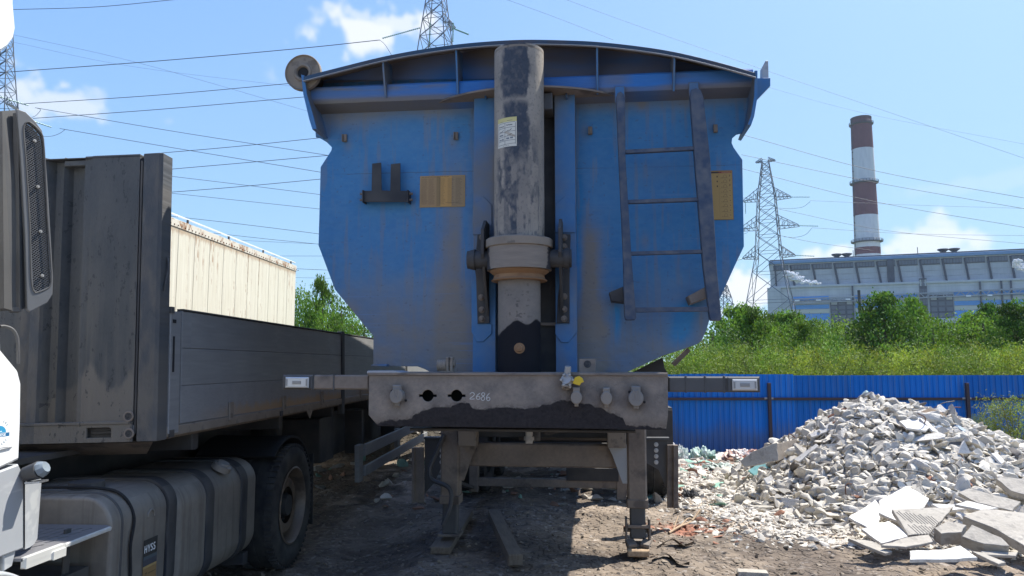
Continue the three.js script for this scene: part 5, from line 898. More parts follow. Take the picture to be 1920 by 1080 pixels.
  // loose wire and a rolled sheet in the heap
  for (const [pts, s] of [[[[1790, 752], [1765, 757], [1740, 775], [1770, 770], [1795, 778]], 9.2], [[[1640, 893], [1690, 882], [1730, 886], [1742, 897], [1738, 905]], 7.6], [[[1765, 880], [1785, 868], [1800, 880], [1792, 895]], 7.7]]) part('wire', tube(pts.map(([a, b]) => at(a, b, s).sub(V(PC.x, 0, PC.z))), 0.006, 40, 5), M.plastic, pile);
}
// loose pieces scattered over the ground
{
  const r = rng(47), mt = new THREE.Object3D(), col = new THREE.Color(), wm = std({ map: plasterTex, roughness: 0.95 });
  const scatter = (name, n, label, category, pick, size, colour) => {
    const o = new THREE.Group(); o.name = name; scene.add(o); tag(o, label, category); stuff(o);
    for (let k = 0; k < 6; k++) { const im = new THREE.InstancedMesh(chunkGeo[k * 2], wm, n); im.name = 'piece'; im.castShadow = im.receiveShadow = true; stuff(im);
      for (let i = 0; i < n; i++) { const [x, z] = pick(); const s = size(); mt.position.set(x, groundH(x, z) + s * 0.10, z); mt.rotation.set((r() - 0.5) * 0.8, r() * 6.28, (r() - 0.5) * 0.8); mt.scale.set(s * (0.8 + r()), s * (0.6 + 0.5 * r()), s); mt.updateMatrix(); im.setMatrixAt(i, mt.matrix); colour(col, x, z); im.setColorAt(i, col); } o.add(im); }
  };
  scatter('plaster_crumbs', 1800, 'white crushed plaster crumbs spread on the dirt left of the heap', 'plaster crumbs', () => { let x, z; do { x = 0.9 + r() * 3.2; z = -13 + r() * 6.8; } while (r() > white(x, z) || pileR(x, z) < 0.95); return [x, z]; }, () => 0.012 + 0.07 * Math.pow(r(), 3.2), (c) => { const b = 0.7 + 0.5 * r(); c.setRGB(b, b * 0.985, b * 0.96); });
  scatter('dirt_clods', 1500, 'small clods and stones scattered over the bare dirt ground', 'gravel', () => [-3.6 + r() * 9.5, -14 + 10.6 * Math.sqrt(r())], () => 0.009 + 0.036 * Math.pow(r(), 3.5), (c) => { const b = 0.28 + 0.28 * r(); c.setRGB(b, b * 0.87, b * 0.74); });
  scatter('brick_crumbs', 110, 'orange red brick crumbs lying in patches on the dirt beside the tipper', 'brick crumbs', () => { let x, z; do { x = 0.2 + r() * 3; z = -13 + r() * 8; } while (r() > red(x, z)); return [x, z]; }, () => 0.02 + 0.07 * Math.pow(r(), 2.2), (c) => { const b = 0.7 + 0.5 * r(); c.setRGB(0.55 * b, 0.29 * b, 0.21 * b); });
  scatter('mixed_litter', 150, 'pale scraps and broken pieces littering the ground between the trailers and fence', 'litter', () => { let x, z; do { x = -3.5 + r() * 8; z = -14.2 + r() * 6; } while (pileR(x, z) < 1 || (x < 0 && r() < 0.75)); return [x, z]; }, () => 0.04 + 0.16 * Math.pow(r(), 2.4), (c) => { const t = r(), b = 0.6 + 0.6 * r(); if (t < 0.15) c.setRGB(0.45 * b, 0.8 * b, 0.7 * b); else if (t < 0.3) c.setRGB(0.6 * b, 0.35 * b, 0.25 * b); else c.setRGB(b, b * 0.97, b * 0.93); });
}
// ---------------------------------------------------------------- big broken boards and slabs lying before the heap
{
  const onPile = (px, py) => { for (let d = 6; d < 13; d += 0.02) { const p = at(px, py, d); if (p.y < pileH(p.x, p.z) + groundH(p.x, p.z)) return d; } return 9; };   // where the heap's surface lies
  const slab = (name, label, category, px, d, n, t, m, group) => {       // outline by pixels, laid in one real plane through (px centre, d) with normal n
    const c = px.reduce((a, p) => [a[0] + p[0] / px.length, a[1] + p[1] / px.length], [0, 0]), O = at(c[0], c[1], d < 8 ? d : onPile(c[0], c[1]) - 0.20), N = V(...n).normalize();
    const e1 = V(1, 0, 0).addScaledVector(N, -N.x).normalize(), e2 = new THREE.Vector3().crossVectors(N, e1);
    const pts = px.map(([a, b]) => { const r2 = ray(a, b), k = O.clone().sub(camera.position).dot(N) / r2.dot(N); const P = r2.multiplyScalar(k).add(camera.position).sub(O); return new THREE.Vector2(P.dot(e1), P.dot(e2)); });
    const jag = [], r = rng(px[0][0] | 0); for (let i = 0; i < pts.length; i++) { const A = pts[i], B = pts[(i + 1) % pts.length], L2 = A.distanceTo(B), k = Math.max(1, Math.round(L2 / 0.06)); for (let q = 0; q < k; q++) { const P = A.clone().lerp(B, q / k); if (q) P.add(new THREE.Vector2(r() - 0.5, r() - 0.5).multiplyScalar(0.012)); jag.push(P); } }
    if (THREE.ShapeUtils.area(jag) < 0) jag.reverse();
    const g = flat(new THREE.ExtrudeGeometry(new THREE.Shape(jag), { depth: t, bevelEnabled: true, bevelThickness: 0.003, bevelSize: 0.003, bevelOffset: -0.003, bevelSegments: 1 })); g.translate(0, 0, -t); boxUV(g);
    const o = new THREE.Mesh(g, m); o.name = numbered(name); o.castShadow = o.receiveShadow = true; o.quaternion.setFromRotationMatrix(new THREE.Matrix4().makeBasis(e1, e2, N)); o.position.copy(O); scene.add(o); return tag(o, label, category, group);
  };
  const B = M.board, G = M.greyBoard, gr = 'broken plaster boards in front of the heap';
  slab('plaster_board', 'clean white board with pointed left end, leftmost of the bright white boards', 'board', [[1591, 970], [1641, 937], [1648, 946], [1649, 984], [1626, 989]], 6.75, [0.06, 0.92, 0.34], 0.018, B, gr);
  slab('plaster_board', 'largest clean white board, propped up behind the grooved grey board', 'board', [[1648, 939], [1700, 911], [1742, 935], [1733, 951], [1700, 975], [1684, 978], [1648, 962]], 6.95, [0.10, 0.88, 0.38], 0.018, B, gr);
  const grooved = slab('grooved_board', 'grey triangular board with rows of grooves lying on top of white boards', 'board', [[1673, 955], [1787, 951], [1744, 1001], [1703, 1004]], 6.45, [0.08, 0.88, 0.4], 0.03, G, gr);
  slab('plaster_board', 'white board under the left tip of the grooved grey board', 'board', [[1615, 992], [1665, 977], [1712, 1004], [1653, 1019]], 6.3, [0.08, 0.95, 0.22], 0.018, B, gr);
  slab('plaster_board', 'dirty white board below the grooved board with a brown edge', 'board', [[1652, 1023], [1700, 1008], [1741, 1003], [1749, 1016], [1698, 1026]], 6.05, [-0.02, 0.97, 0.2], 0.015, G, gr);
  slab('wood_plank', 'beige narrow plank at the front left tip of the board stack', 'plank', [[1590, 1010], [1635, 1015], [1673, 1034], [1660, 1038]], 6.05, [0.05, 0.97, 0.2], 0.018, M.greyBoard, gr);
  slab('plaster_board', 'long half white board lying flat nearest to the camera', 'board', [[1706, 1033], [1768, 1031], [1800, 1023], [1833, 1046], [1779, 1049], [1706, 1050]], 5.72, [0.05, 0.93, 0.3], 0.022, B, gr);
  slab('concrete_slab', 'largest grey concrete slab with sloping broken front edge at the right frame edge', 'slab', [[1806, 968], [1844, 954], [1960, 966], [1960, 1036], [1930, 1030], [1893, 1008], [1860, 989]], 6.15, [-0.03, 0.92, 0.3], 0.07, G, gr);
  slab('concrete_block', 'thick grey block with scratched top below the largest slab', 'slab', [[1804, 1006], [1822, 984], [1877, 1008], [1893, 1024], [1845, 1020]], 5.95, [-0.1, 0.85, 0.45], 0.09, G, gr);
  slab('concrete_block', 'rough grey concrete block between the grooved board and the largest slab', 'slab', [[1752, 990], [1779, 978], [1812, 985], [1803, 998], [1765, 1001]], 6.2, [-0.05, 0.9, 0.3], 0.10, G, gr);
  slab('grey_panel', 'long grey panel with rounded corner behind the largest slab', 'panel', [[1797, 924], [1817, 916], [1914, 941], [1898, 958], [1833, 943]], 6.9, [-0.08, 0.9, 0.4], 0.03, G, gr);
  slab('plaster_board', 'narrow white board under the long grey panel', 'board', [[1790, 946], [1814, 939], [1872, 953], [1841, 957]], 6.6, [-0.05, 0.92, 0.35], 0.018, B, gr);
  slab('plaster_board', 'white strip behind the right corner of the grooved grey board', 'board', [[1746, 945], [1790, 946], [1812, 955], [1770, 957]], 6.8, [0, 0.92, 0.3], 0.018, B, gr);
  slab('wood_plank', 'grey lath pointing right in front of the thick scratched block', 'plank', [[1822, 1034], [1840, 1036], [1886, 1055], [1872, 1058]], 5.75, [0, 0.97, 0.2], 0.02, G, gr);
  slab('wood_plank', 'thin pale lath lying below the largest slab', 'plank', [[1838, 1033], [1908, 1036], [1904, 1043], [1846, 1041]], 5.85, [0, 0.97, 0.2], 0.015, G, gr);
  slab('concrete_slab', 'grey slab end above the largest slab at the right frame edge', 'slab', [[1868, 898], [1878, 893], [1960, 905], [1960, 938], [1895, 920]], 7.2, [-0.1, 0.85, 0.4], 0.06, G, gr);
  slab('plaster_sheet', 'big bluish grey sheet leaning at the left end of the heap', 'board', [[1388, 865], [1412, 846], [1457, 830], [1459, 863], [1420, 872], [1396, 876]], 9.9, [-0.25, 0.35, 0.9], 0.02, G, gr);
  slab('plaster_sheet', 'dull brown grey sheet between the bluish leaning sheet and the heap', 'board', [[1457, 832], [1494, 823], [1497, 847], [1455, 866]], 9.8, [0.35, 0.4, 0.8], 0.02, std({ map: plasterTex, color: lin(0.55, 0.5, 0.45), roughness: 0.95 }), gr);
  slab('teal_board', 'pale teal board lying at the left foot of the heap', 'board', [[1403, 882], [1438, 861], [1453, 874], [1418, 894]], 9.2, [0.1, 0.6, 0.75], 0.02, std({ map: plasterTex, color: lin(0.42, 0.95, 1.05), roughness: 0.9 }), gr);
  slab('plaster_board', 'small white square board just below the teal board', 'board', [[1431, 897], [1446, 890], [1453, 903], [1440, 913]], 8.9, [0.1, 0.6, 0.75], 0.02, B, gr);
  slab('plaster_sheet', 'pale flat sheet on the upper left slope of the heap', 'board', [[1518, 815], [1560, 790], [1560, 806], [1522, 820]], 9.2, [-0.4, 0.75, 0.5], 0.02, B, gr);
  slab('plaster_board', 'wide white board lying high on the middle of the heap', 'board', [[1686, 790], [1724, 781], [1745, 800], [1735, 808], [1700, 803]], 8.9, [0.08, 0.88, 0.4], 0.02, B, gr);
  slab('plaster_board', 'slanting grey white board right of the white board high on the heap', 'board', [[1724, 784], [1740, 790], [1762, 812], [1748, 808]], 8.8, [0.2, 0.75, 0.5], 0.02, B, gr);
  slab('broken_roll', 'brown torn cardboard panel near the top right of the heap', 'cardboard', [[1727, 772], [1742, 765], [1765, 772], [1792, 795], [1768, 793]], 9.0, [0.15, 0.6, 0.7], 0.03, std({ map: woodTex, color: lin(1.5, 1.35, 1.2), roughness: 0.9 }), gr);
  slab('plaster_sheet', 'flat grey plate jutting from the left slope of the heap', 'board', [[1489, 862], [1530, 832], [1535, 836], [1498, 866]], 8.9, [-0.5, 0.7, 0.4], 0.02, B, gr);
  slab('plaster_board', 'pale board on the right shoulder of the heap', 'board', [[1858, 850], [1868, 847], [1884, 865], [1878, 870]], 8.2, [0.3, 0.7, 0.5], 0.02, B, gr);
  slab('plaster_board', 'upright triangular white piece on the right side of the heap', 'board', [[1797, 850], [1808, 826], [1820, 850]], 8.4, [0.1, 0.3, 0.9], 0.02, B, gr);
  // grooves of the grooved board
  const rg = rng(9); for (let k = 0; k < 22; k++) { const row = k % 11, x = -0.14 + row * 0.028 + 0.02 * (k > 10), y0 = (k > 10 ? -0.13 : 0.05) + row * (k > 10 ? 0.0 : -0.004), l = 0.10 + 0.07 * rg(); part('groove', bx(0.011, l, 0.003, [x, y0, 0.002], [0, 0, 0.25], 0), M.dark, grooved); }
}
// ---------------------------------------------------------------- timber, plastic and litter on the ground
{
  const timber = (name, label, a, b, w, h, m) => { const dir = b.clone().sub(a), l = dir.length(); const g = bx(w, h, l, [0, 0, 0], [0, 0, 0], 0.008); const o = solo(name, g, m, label, 'plank'); o.position.copy(a).add(b).multiplyScalar(0.5); o.position.y += h / 2 - 0.005; o.rotation.y = Math.atan2(dir.x, dir.z); return o; };
  const p1 = ground(825, 1038), p2 = ground(872, 965); timber('wood_plank', 'thick wooden plank lying under the left landing leg of the tipper', p1, p2, 0.16, 0.055, M.wood);
  const q1 = ground(967, 1060), q2 = ground(925, 970); timber('wood_beam', 'loose squared wooden beam on the shaded ground between the landing legs', q1, q2, 0.11, 0.085, M.wood);
  const fp = TF.loc(1194, 1036, -2.30), w = V(fp.x, 0, fp.z).applyAxisAngle(V(0, 1, 0), TF.yaw).add(V(TF.x, 0, TF.z)); timber('wood_block', 'pale wooden block under the right landing leg of the tipper', V(w.x - 0.005, 0.0, w.z + 0.16), V(w.x + 0.02, 0.0, w.z - 0.16), 0.17, 0.05, M.paleWood);
  const crumple = (name, label, cat, px, py, sx, sy, sz, m, seed) => { const c = ground(px, py); const g = new THREE.IcosahedronGeometry(1, 24), p = g.attributes.position; for (let i = 0; i < p.count; i++) { const x = p.getX(i), y = p.getY(i), z = p.getZ(i); const n = Math.abs(fb2(x * 1.5 + 9 + seed, y * 1.5 + z + 9, 2, 2, 5, seed) - 0.5) * 2, k = 0.62 + 0.75 * n; p.setXYZ(i, x * k * sx, Math.max(-0.1, y) * k * sy, z * k * sz); } const gg = toCreasedNormals(flat(g), 0.22); const o = solo(name, boxUV(gg), m, label, cat); o.position.set(c.x, groundH(c.x, c.z), c.z); return o; };
  const film = (r, g, b, r2, g2, b2, s) => std({ map: tex(256, 256, (u, v) => mixv([r, g, b], [r2, g2, b2], sm(0.42, 0.6, fbm(u, v, 7, 4, s))), 0.5), roughness: 0.5 });
  crumple('plastic_film', 'crumpled white plastic film heap by the fence nearest the tipper', 'plastic film', 1271, 846, 0.26, 0.30, 0.25, film(0.62, 0.6, 0.56, 0.35, 0.42, 0.37, 611), 3);
  crumple('green_sack', 'crumpled pale green sack lying against the foot of the fence', 'sack', 1318, 846, 0.34, 0.27, 0.25, film(0.28, 0.42, 0.33, 0.52, 0.6, 0.52, 613), 5);
  crumple('rag_heap', 'heap of white and rust coloured rags at the foot of the fence', 'rags', 1393, 846, 0.55, 0.24, 0.28, film(0.62, 0.58, 0.52, 0.40, 0.18, 0.11, 615), 8);
  crumple('torn_sack', 'flattened dark green torn sack on the pale litter behind the right landing leg', 'sack', 1355, 876, 0.38, 0.11, 0.25, film(0.10, 0.16, 0.12, 0.40, 0.42, 0.36, 617), 11);
  crumple('dark_rag', 'small black rag on the dirt right of the side guard post', 'rag', 1292, 928, 0.11, 0.10, 0.09, M.dark, 14);
  // curled bark strip, twig, half-buried plank
  const strip = (name, label, cat, pts, w, m) => { const g = []; const P = pts.map(([a, b, h]) => { const k = ground(a, b); k.y = groundH(k.x, k.z) + h; return k; }); const c = new THREE.CatmullRomCurve3(P), n = 24, v = []; for (let i = 0; i < n; i++) { const A = c.getPoint(i / n), B = c.getPoint((i + 1) / n), wa = w * Math.sin(Math.PI * (i / n) * 0.9 + 0.2), wb = w * Math.sin(Math.PI * ((i + 1) / n) * 0.9 + 0.2); const q = [[A.x, A.y, A.z - wa], [A.x, A.y + 0.02, A.z + wa], [B.x, B.y + 0.02, B.z + wb], [B.x, B.y, B.z - wb]]; v.push(...q[0], ...q[1], ...q[2], ...q[0], ...q[2], ...q[3]); const e = q.map((k) => [k[0], k[1] - 0.008, k[2]]); v.push(...e[0], ...e[2], ...e[1], ...e[0], ...e[3], ...e[2]); } const q = new THREE.BufferGeometry(); q.setAttribute('position', new THREE.Float32BufferAttribute(v, 3)); q.computeVertexNormals(); return solo(name, boxUV(q), m, label, cat); };
  strip('bark_strip', 'curled strip of bark on the sunlit dirt right of the landing leg', 'bark', [[1232, 1028, 0.0], [1262, 1018, 0.04], [1280, 1022, 0.015], [1302, 1020, 0.02]], 0.035, M.wood);
  strip('torn_felt', 'torn dark roofing strip on the dirt below the curled bark', 'scrap', [[1222, 1055, 0.0], [1248, 1050, 0.02], [1272, 1060, 0.01], [1293, 1064, 0.02]], 0.05, M.dark);
  const tw = (pts, r) => tube(pts.map(([a, b, h]) => { const k = ground(a, b); k.y = groundH(k.x, k.z) + h; return k; }), r, 24, 5);
  solo('twig', [tw([[1254, 1000, 0.01], [1275, 988, 0.03], [1295, 977, 0.02], [1313, 970, 0.09]], 0.012), tw([[1275, 988, 0.03], [1290, 978, 0.05], [1300, 976, 0.03]], 0.007), tw([[1262, 995, 0.02], [1272, 980, 0.08]], 0.006)], M.paleWood, 'dry branched twig on the sunlit dirt beside the right landing leg', 'twig');
  const pb = (name, label, x0, y0, x1, y1, w, h, m) => { const a = ground(x0, y0), b = ground(x1, y1); a.y = b.y = groundH(a.x, a.z) - 0.01; return timber(name, label, a, b, w, h, m); };
  pb('concrete_post', 'pale broken concrete piece half buried at the bottom edge right of centre', 1382, 1074, 1440, 1077, 0.09, 0.05, M.greyBoard);
  pb('wood_scrap', 'small pale scrap of wood on the dirt left of the twig', 1340, 988, 1368, 992, 0.06, 0.02, oddMats[1]);
  for (const [a, b, l] of [[532, 1076, 'grey stone lying beside the truck wheel at the bottom edge, left one'], [562, 1074, 'grey stone lying beside the truck wheel at the bottom edge, right one']]) { const c = ground(a, b), o = solo('stone', chunkGeo[2], std({ map: steelTex, color: lin(1, 1, 1), roughness: 0.95 }), l, 'stone'); o.scale.set(0.16, 0.14, 0.15); o.position.set(c.x, groundH(c.x, c.z) + 0.05, c.z); o.rotation.y = a; }
}
// ---------------------------------------------------------------- trees and shrubs beyond the fence
const leafMat = (r, g, b, t = 0.5) => new THREE.MeshPhysicalMaterial({ color: lin(r, g, b), vertexColors: true, roughness: 0.75, transmission: t, thickness: 0, specularIntensity: 0.35, side: THREE.DoubleSide });
const barkM = std({ map: woodTex, color: lin(0.6, 0.55, 0.5), roughness: 1 });
// crown: leaf-sized faces gathered in clumps along limbs; unit height 1, radius about 0.5 * spread
function crownGeo(seed, kind, n) {
  const r = rng(seed), clumps = [], pos = [], col = [];
  const K = kind === 'willow' ? 40 : 64;
  for (let k = 0; k < K; k++) {
    const t = kind === 'birch' ? 0.14 + 0.86 * Math.pow(r(), 0.9) : kind === 'round' ? 0.12 + 0.82 * r() : 0.02 + 0.90 * r();
    const env = kind === 'birch' ? Math.pow(Math.sin(Math.PI * Math.min(0.95, 0.2 + 0.78 * t)), 0.65) * (1.2 - 0.42 * t) : kind === 'round' ? Math.sqrt(Math.max(0, 1 - Math.pow((t - 0.5) / 0.5, 2))) * 0.9 + 0.1 : 0.55 + 0.4 * t;
    const a = r() * 6.283, q = 0.5 * env * Math.sqrt(0.15 + 0.85 * r());
    clumps.push({ x: Math.cos(a) * q, y: t, z: Math.sin(a) * q, s: (0.075 + 0.075 * r()) * (kind === 'birch' && t > 0.8 ? 0.55 : 1), b: 0.5 + 0.9 * r(), y2: r() });
  }
  if (kind === 'birch') for (let k = 0; k < 4; k++) clumps.push({ x: (r() - 0.5) * 0.08, y: 0.84 + 0.04 * k, z: (r() - 0.5) * 0.08, s: 0.06 - 0.007 * k, b: 1, y2: r() });
  const per = Math.round(n / clumps.length);
  for (const c of clumps) for (let i = 0; i < per; i++) {
    let u, v, w, d; do { u = r() * 2 - 1; v = r() * 2 - 1; w = r() * 2 - 1; d = u * u + v * v + w * w; } while (d > 1 || r() > 0.35 + 0.65 * d);
    const fuzz = r() < 0.12 ? 1.55 : 1, x = c.x + u * c.s * 1.25 * fuzz, y = c.y + v * c.s * (kind === 'willow' ? 1.6 : 0.95) * fuzz, z = c.z + w * c.s * 1.25 * fuzz;
    const l = (kind === 'willow' ? 0.034 : 0.027) * (0.7 + 0.7 * r()), wd = l * (kind === 'willow' ? 0.34 : 0.62);
    const yaw = r() * 6.283, pit = (kind === 'willow' ? 0.6 : -0.3) + (r() - 0.5) * 1.7, rol = (r() - 0.5) * 2;
    const e = new THREE.Euler(pit, yaw, rol, 'YXZ'), A = V(0, l * 0.5, 0).applyEuler(e), B = V(wd * 0.5, 0, 0).applyEuler(e);
    pos.push(x - A.x, y - A.y, z - A.z, x + B.x, y + B.y, z + B.z, x + A.x, y + A.y, z + A.z, x - A.x, y - A.y, z - A.z, x + A.x, y + A.y, z + A.z, x - B.x, y - B.y, z - B.z);
    const b = c.b * (0.75 + 0.5 * r()), k = [b * (0.9 + 0.35 * c.y2 * r()), b, b * (0.75 + 0.3 * r())]; for (let q = 0; q < 6; q++) col.push(...k);
  }
  const g = new THREE.BufferGeometry(); g.setAttribute('position', new THREE.Float32BufferAttribute(pos, 3)); g.setAttribute('color', new THREE.Float32BufferAttribute(col, 3)); g.computeVertexNormals(); return { g, clumps };
}
function stemGeo(seed, clumps, many) {
  const r = rng(seed), g = [];
  if (!many) g.push(tube([[0, -0.1, 0], [0.01, 0.25, 0.01], [-0.005, 0.6, 0], [0, 0.92, 0]], 0.011, 12, 6));
  for (const c of clumps.slice(0, 16)) { const y0 = many ? 0 : Math.max(0.05, c.y - 0.25), s = many ? 0.15 : 0; g.push(tube([[c.x * s, y0, c.z * s], [c.x * 0.5, (y0 + c.y) / 2 + 0.02, c.z * 0.5], [c.x, c.y, c.z]], 0.0045, 6, 4)); }
  return join(g);
}
const CR = { birch: [61, 62, 63].map((s) => crownGeo(s, 'birch', 8200)), round: [64, 65, 66].map((s) => crownGeo(s, 'round', 8600)), willow: [67, 68, 69].map((s) => crownGeo(s, 'willow', 7600)) };
for (const k of Object.keys(CR)) CR[k].forEach((c, i) => c.stem = stemGeo(70 + i, c.clumps, k === 'willow'));
const LM = { dark: leafMat(0.10, 0.19, 0.026), mid: leafMat(0.15, 0.26, 0.03), light: leafMat(0.19, 0.28, 0.034), yellow: leafMat(0.31, 0.37, 0.042), olive: leafMat(0.24, 0.30, 0.055) };
let plantN = 0;
function plant(kind, m, px, pyTop, d, wpx, label, cat, group) {
  const i = plantN++, c = CR[kind][i % 3], top = at(px, pyTop, d), w = wpx / FOC * d, h = top.y - groundFar(d);
  const o = thing(kind === 'willow' ? 'shrub' : 'tree', label, cat, [top.x, groundFar(d), top.z], i * 2.4, group);
  const cr = part('crown', c.g, LM[m], o); cr.scale.set(w * (kind === 'willow' ? 1.35 : 1.75), h, w * (kind === 'willow' ? 1.35 : 1.75));
  const st = part(kind === 'willow' ? 'stem' : 'trunk', c.stem, barkM, o); st.scale.copy(cr.scale);
  return o;
}
function groundFar(d) { return -0.24; }
{
  const T = 'trees standing beyond the fence', S = 'willow shrubs growing right behind the fence';
  const rows = [
    // kind, tone, px, top, distance, width, label
    ['birch', 'mid', 1385, 566, 31, 92, 'bushy green tree whose tip rises right beside the tipper body'],
    ['round', 'dark', 1335, 606, 29, 95, 'dark green tree half hidden behind the lower right of the tipper body'],
    ['birch', 'mid', 1432, 590, 33, 80, 'green tree in front of the left foot of the right pylon'],
    ['birch', 'mid', 1478, 578, 34, 84, 'green tree in front of the right foot of the right pylon'],
    ['round', 'mid', 1532, 594, 32, 86, 'rounded green tree below the small steam plume'],
    ['round', 'light', 1585, 594, 31, 84, 'light green tree left of the darkest tall tree'],
    ['birch', 'dark', 1655, 553, 29, 104, 'tallest dark green tree, below the striped chimney'],
    ['birch', 'mid', 1707, 566, 31, 72, 'slim green tree just right of the tallest dark tree'],
    ['round', 'mid', 1748, 592, 30, 92, 'rounded tree two places right of the tallest dark tree'],
    ['round', 'light', 1800, 600, 32, 76, 'light green tree in front of the stepped dark gateway of the plant'],
    ['birch', 'dark', 1852, 566, 34, 60, 'thin dark tree with narrow tip near the right frame edge'],
    ['round', 'mid', 1842, 582, 29, 96, 'broad green tree near the right frame edge'],
    ['birch', 'dark', 1905, 560, 27, 86, 'dark green tree at the right frame edge'],
    ['round', 'dark', 1620, 600, 36, 96, 'dark tree filling the gap left of the tallest tree'],
    ['round', 'mid', 1690, 602, 37, 110, 'tree filling the gap behind the slim tree'],
    ['round', 'dark', 1500, 606, 38, 110, 'dark tree behind the trees near the right pylon'],
    ['round', 'mid', 1775, 605, 38, 110, 'tree behind the light green tree by the gateway'],
    ['round', 'dark', 1268, 650, 24, 100, 'dark green bush just right of the marker arm root'],
    ['birch', 'mid', 1408, 572, 30, 80, 'second pointed tree from the tipper body'],
    ['birch', 'dark', 1452, 586, 35, 80, 'dark pointed tree between the feet of the right pylon'],
    ['birch', 'mid', 1508, 596, 30, 76, 'pointed tree just right of the right pylon'],
    ['round', 'mid', 1560, 590, 34, 80, 'full tree under the left dark gateway of the plant'],
    ['birch', 'dark', 1634, 578, 31, 70, 'left shoulder tree of the tallest dark tree'],
    ['round', 'mid', 1730, 586, 33, 84, 'full tree right of the slim tree'],
    ['birch', 'mid', 1822, 580, 31, 70, 'pointed tree left of the broad green tree'],
    ['birch', 'mid', 1878, 586, 30, 70, 'pointed tree between the broad tree and the right frame edge'],
    ['birch', 'mid', 607, 528, 31, 62, 'pointed green tree rising between the cream trailer and the tipper'],
    ['round', 'mid', 574, 545, 33, 60, 'green tree beside the far end of the cream trailer'],
    ['round', 'mid', 640, 568, 30, 70, 'rounded green tree against the left lower edge of the tipper body'],
    ['round', 'dark', 684, 596, 29, 74, 'dark green tree lowest beside the tipper body on the left'],
    ['round', 'dark', 600, 590, 36, 110, 'dark tree behind the pointed tree left of the tipper'],
  ];
  for (const [k, m, px, py, d, w, l] of rows) plant(k, m, px, py + (px > 1300 && !(px > 1640 && px < 1720) ? 9 : 0), d, w, l, 'tree', T);
  const sh = [[1268, 664, 'light'], [1318, 650, 'light'], [1370, 640, 'yellow'], [1425, 652, 'light'], [1480, 644, 'yellow'], [1535, 655, 'yellow'], [1588, 648, 'light'], [1640, 658, 'yellow'], [1695, 650, 'yellow'], [1748, 655, 'yellow'], [1800, 646, 'light'], [1852, 655, 'yellow'], [1905, 645, 'light'], [1945, 650, 'yellow']];
  sh.forEach(([px, py, m], i) => plant('willow', m, px, py + (i * 37 % 25) - 8, 18.6 + (i * 7 % 5) * 0.7, 96, ['first', 'second', 'third', 'fourth', 'fifth', 'sixth', 'seventh', 'eighth', 'ninth', 'tenth', 'eleventh', 'twelfth', 'thirteenth', 'fourteenth'][i] + ' yellow green willow shrub from the left along the fence', 'shrub', S));
  sh.forEach(([px, py, m], i) => plant('willow', i % 3 ? 'mid' : 'light', px + 27, py - 6 + (i * 5 % 4) * 5, 23 + (i * 3 % 4) * 0.8, 110, ['first', 'second', 'third', 'fourth', 'fifth', 'sixth', 'seventh', 'eighth', 'ninth', 'tenth', 'eleventh', 'twelfth', 'thirteenth', 'fourteenth'][i] + ' green willow shrub from the left in the second row behind the fence', 'shrub', 'shrubs of the second row behind the fence'));
  // undergrowth that closes the gaps
  { const r = rng(83), n = 60000, lf = new THREE.BufferGeometry(); lf.setAttribute('position', new THREE.Float32BufferAttribute([0, -0.5, 0, 0.2, 0, 0.05, 0, 0.5, 0, 0, -0.5, 0, 0, 0.5, 0, -0.2, 0, 0.05], 3)); lf.computeVertexNormals();
    const im = new THREE.InstancedMesh(lf, new THREE.MeshPhysicalMaterial({ color: lin(1, 1, 1), roughness: 0.8, transmission: 0.45, thickness: 0, specularIntensity: 0.3, side: THREE.DoubleSide }), n), mt = new THREE.Object3D(), c = new THREE.Color();
    for (let i = 0; i < n; i++) { const t = r(), d = 17 + 20 * t * t, px = 540 + r() * 1440, p = at(px, 690, d); mt.position.set(p.x, -0.2 + (1.35 + 0.5 * r() + (d - 17) * 0.03) * Math.pow(r(), 0.6), p.z); mt.rotation.set((r() - 0.5) * 3, r() * 6.28, (r() - 0.5) * 3); const s = 0.06 + 0.06 * r(); mt.scale.set(s, s, s); mt.updateMatrix(); im.setMatrixAt(i, mt.matrix); const b = 0.6 + 0.8 * r(); c.setRGB(0.17 * b, 0.225 * b, 0.032 * b); im.setColorAt(i, c); }
    im.name = 'undergrowth'; im.castShadow = im.receiveShadow = true; stuff(im); tag(im, 'dense green undergrowth filling the strip behind the blue fence', 'undergrowth'); scene.add(im); }
  // bush in front of the fence at the right
  { const c = CR.willow[1], p = ground(1905, 850), o = thing('bush', 'sparse olive green bush at the right edge in front of the fence', 'bush', [p.x, -0.1, p.z]); const b = part('foliage', c.g, LM.olive, o); b.scale.set(1.25, 1.02, 1.1); const s = part('stem', c.stem, barkM, o); s.scale.copy(b.scale); 
    const q = ground(1838, 830), o2 = thing('seedling', 'tiny leafy shoot between the heap and the olive bush', 'plant', [q.x, 0.0, q.z]); const f = part('foliage', CR.willow[2].g, LM.olive, o2); f.scale.set(0.28, 0.55, 0.28); }
}
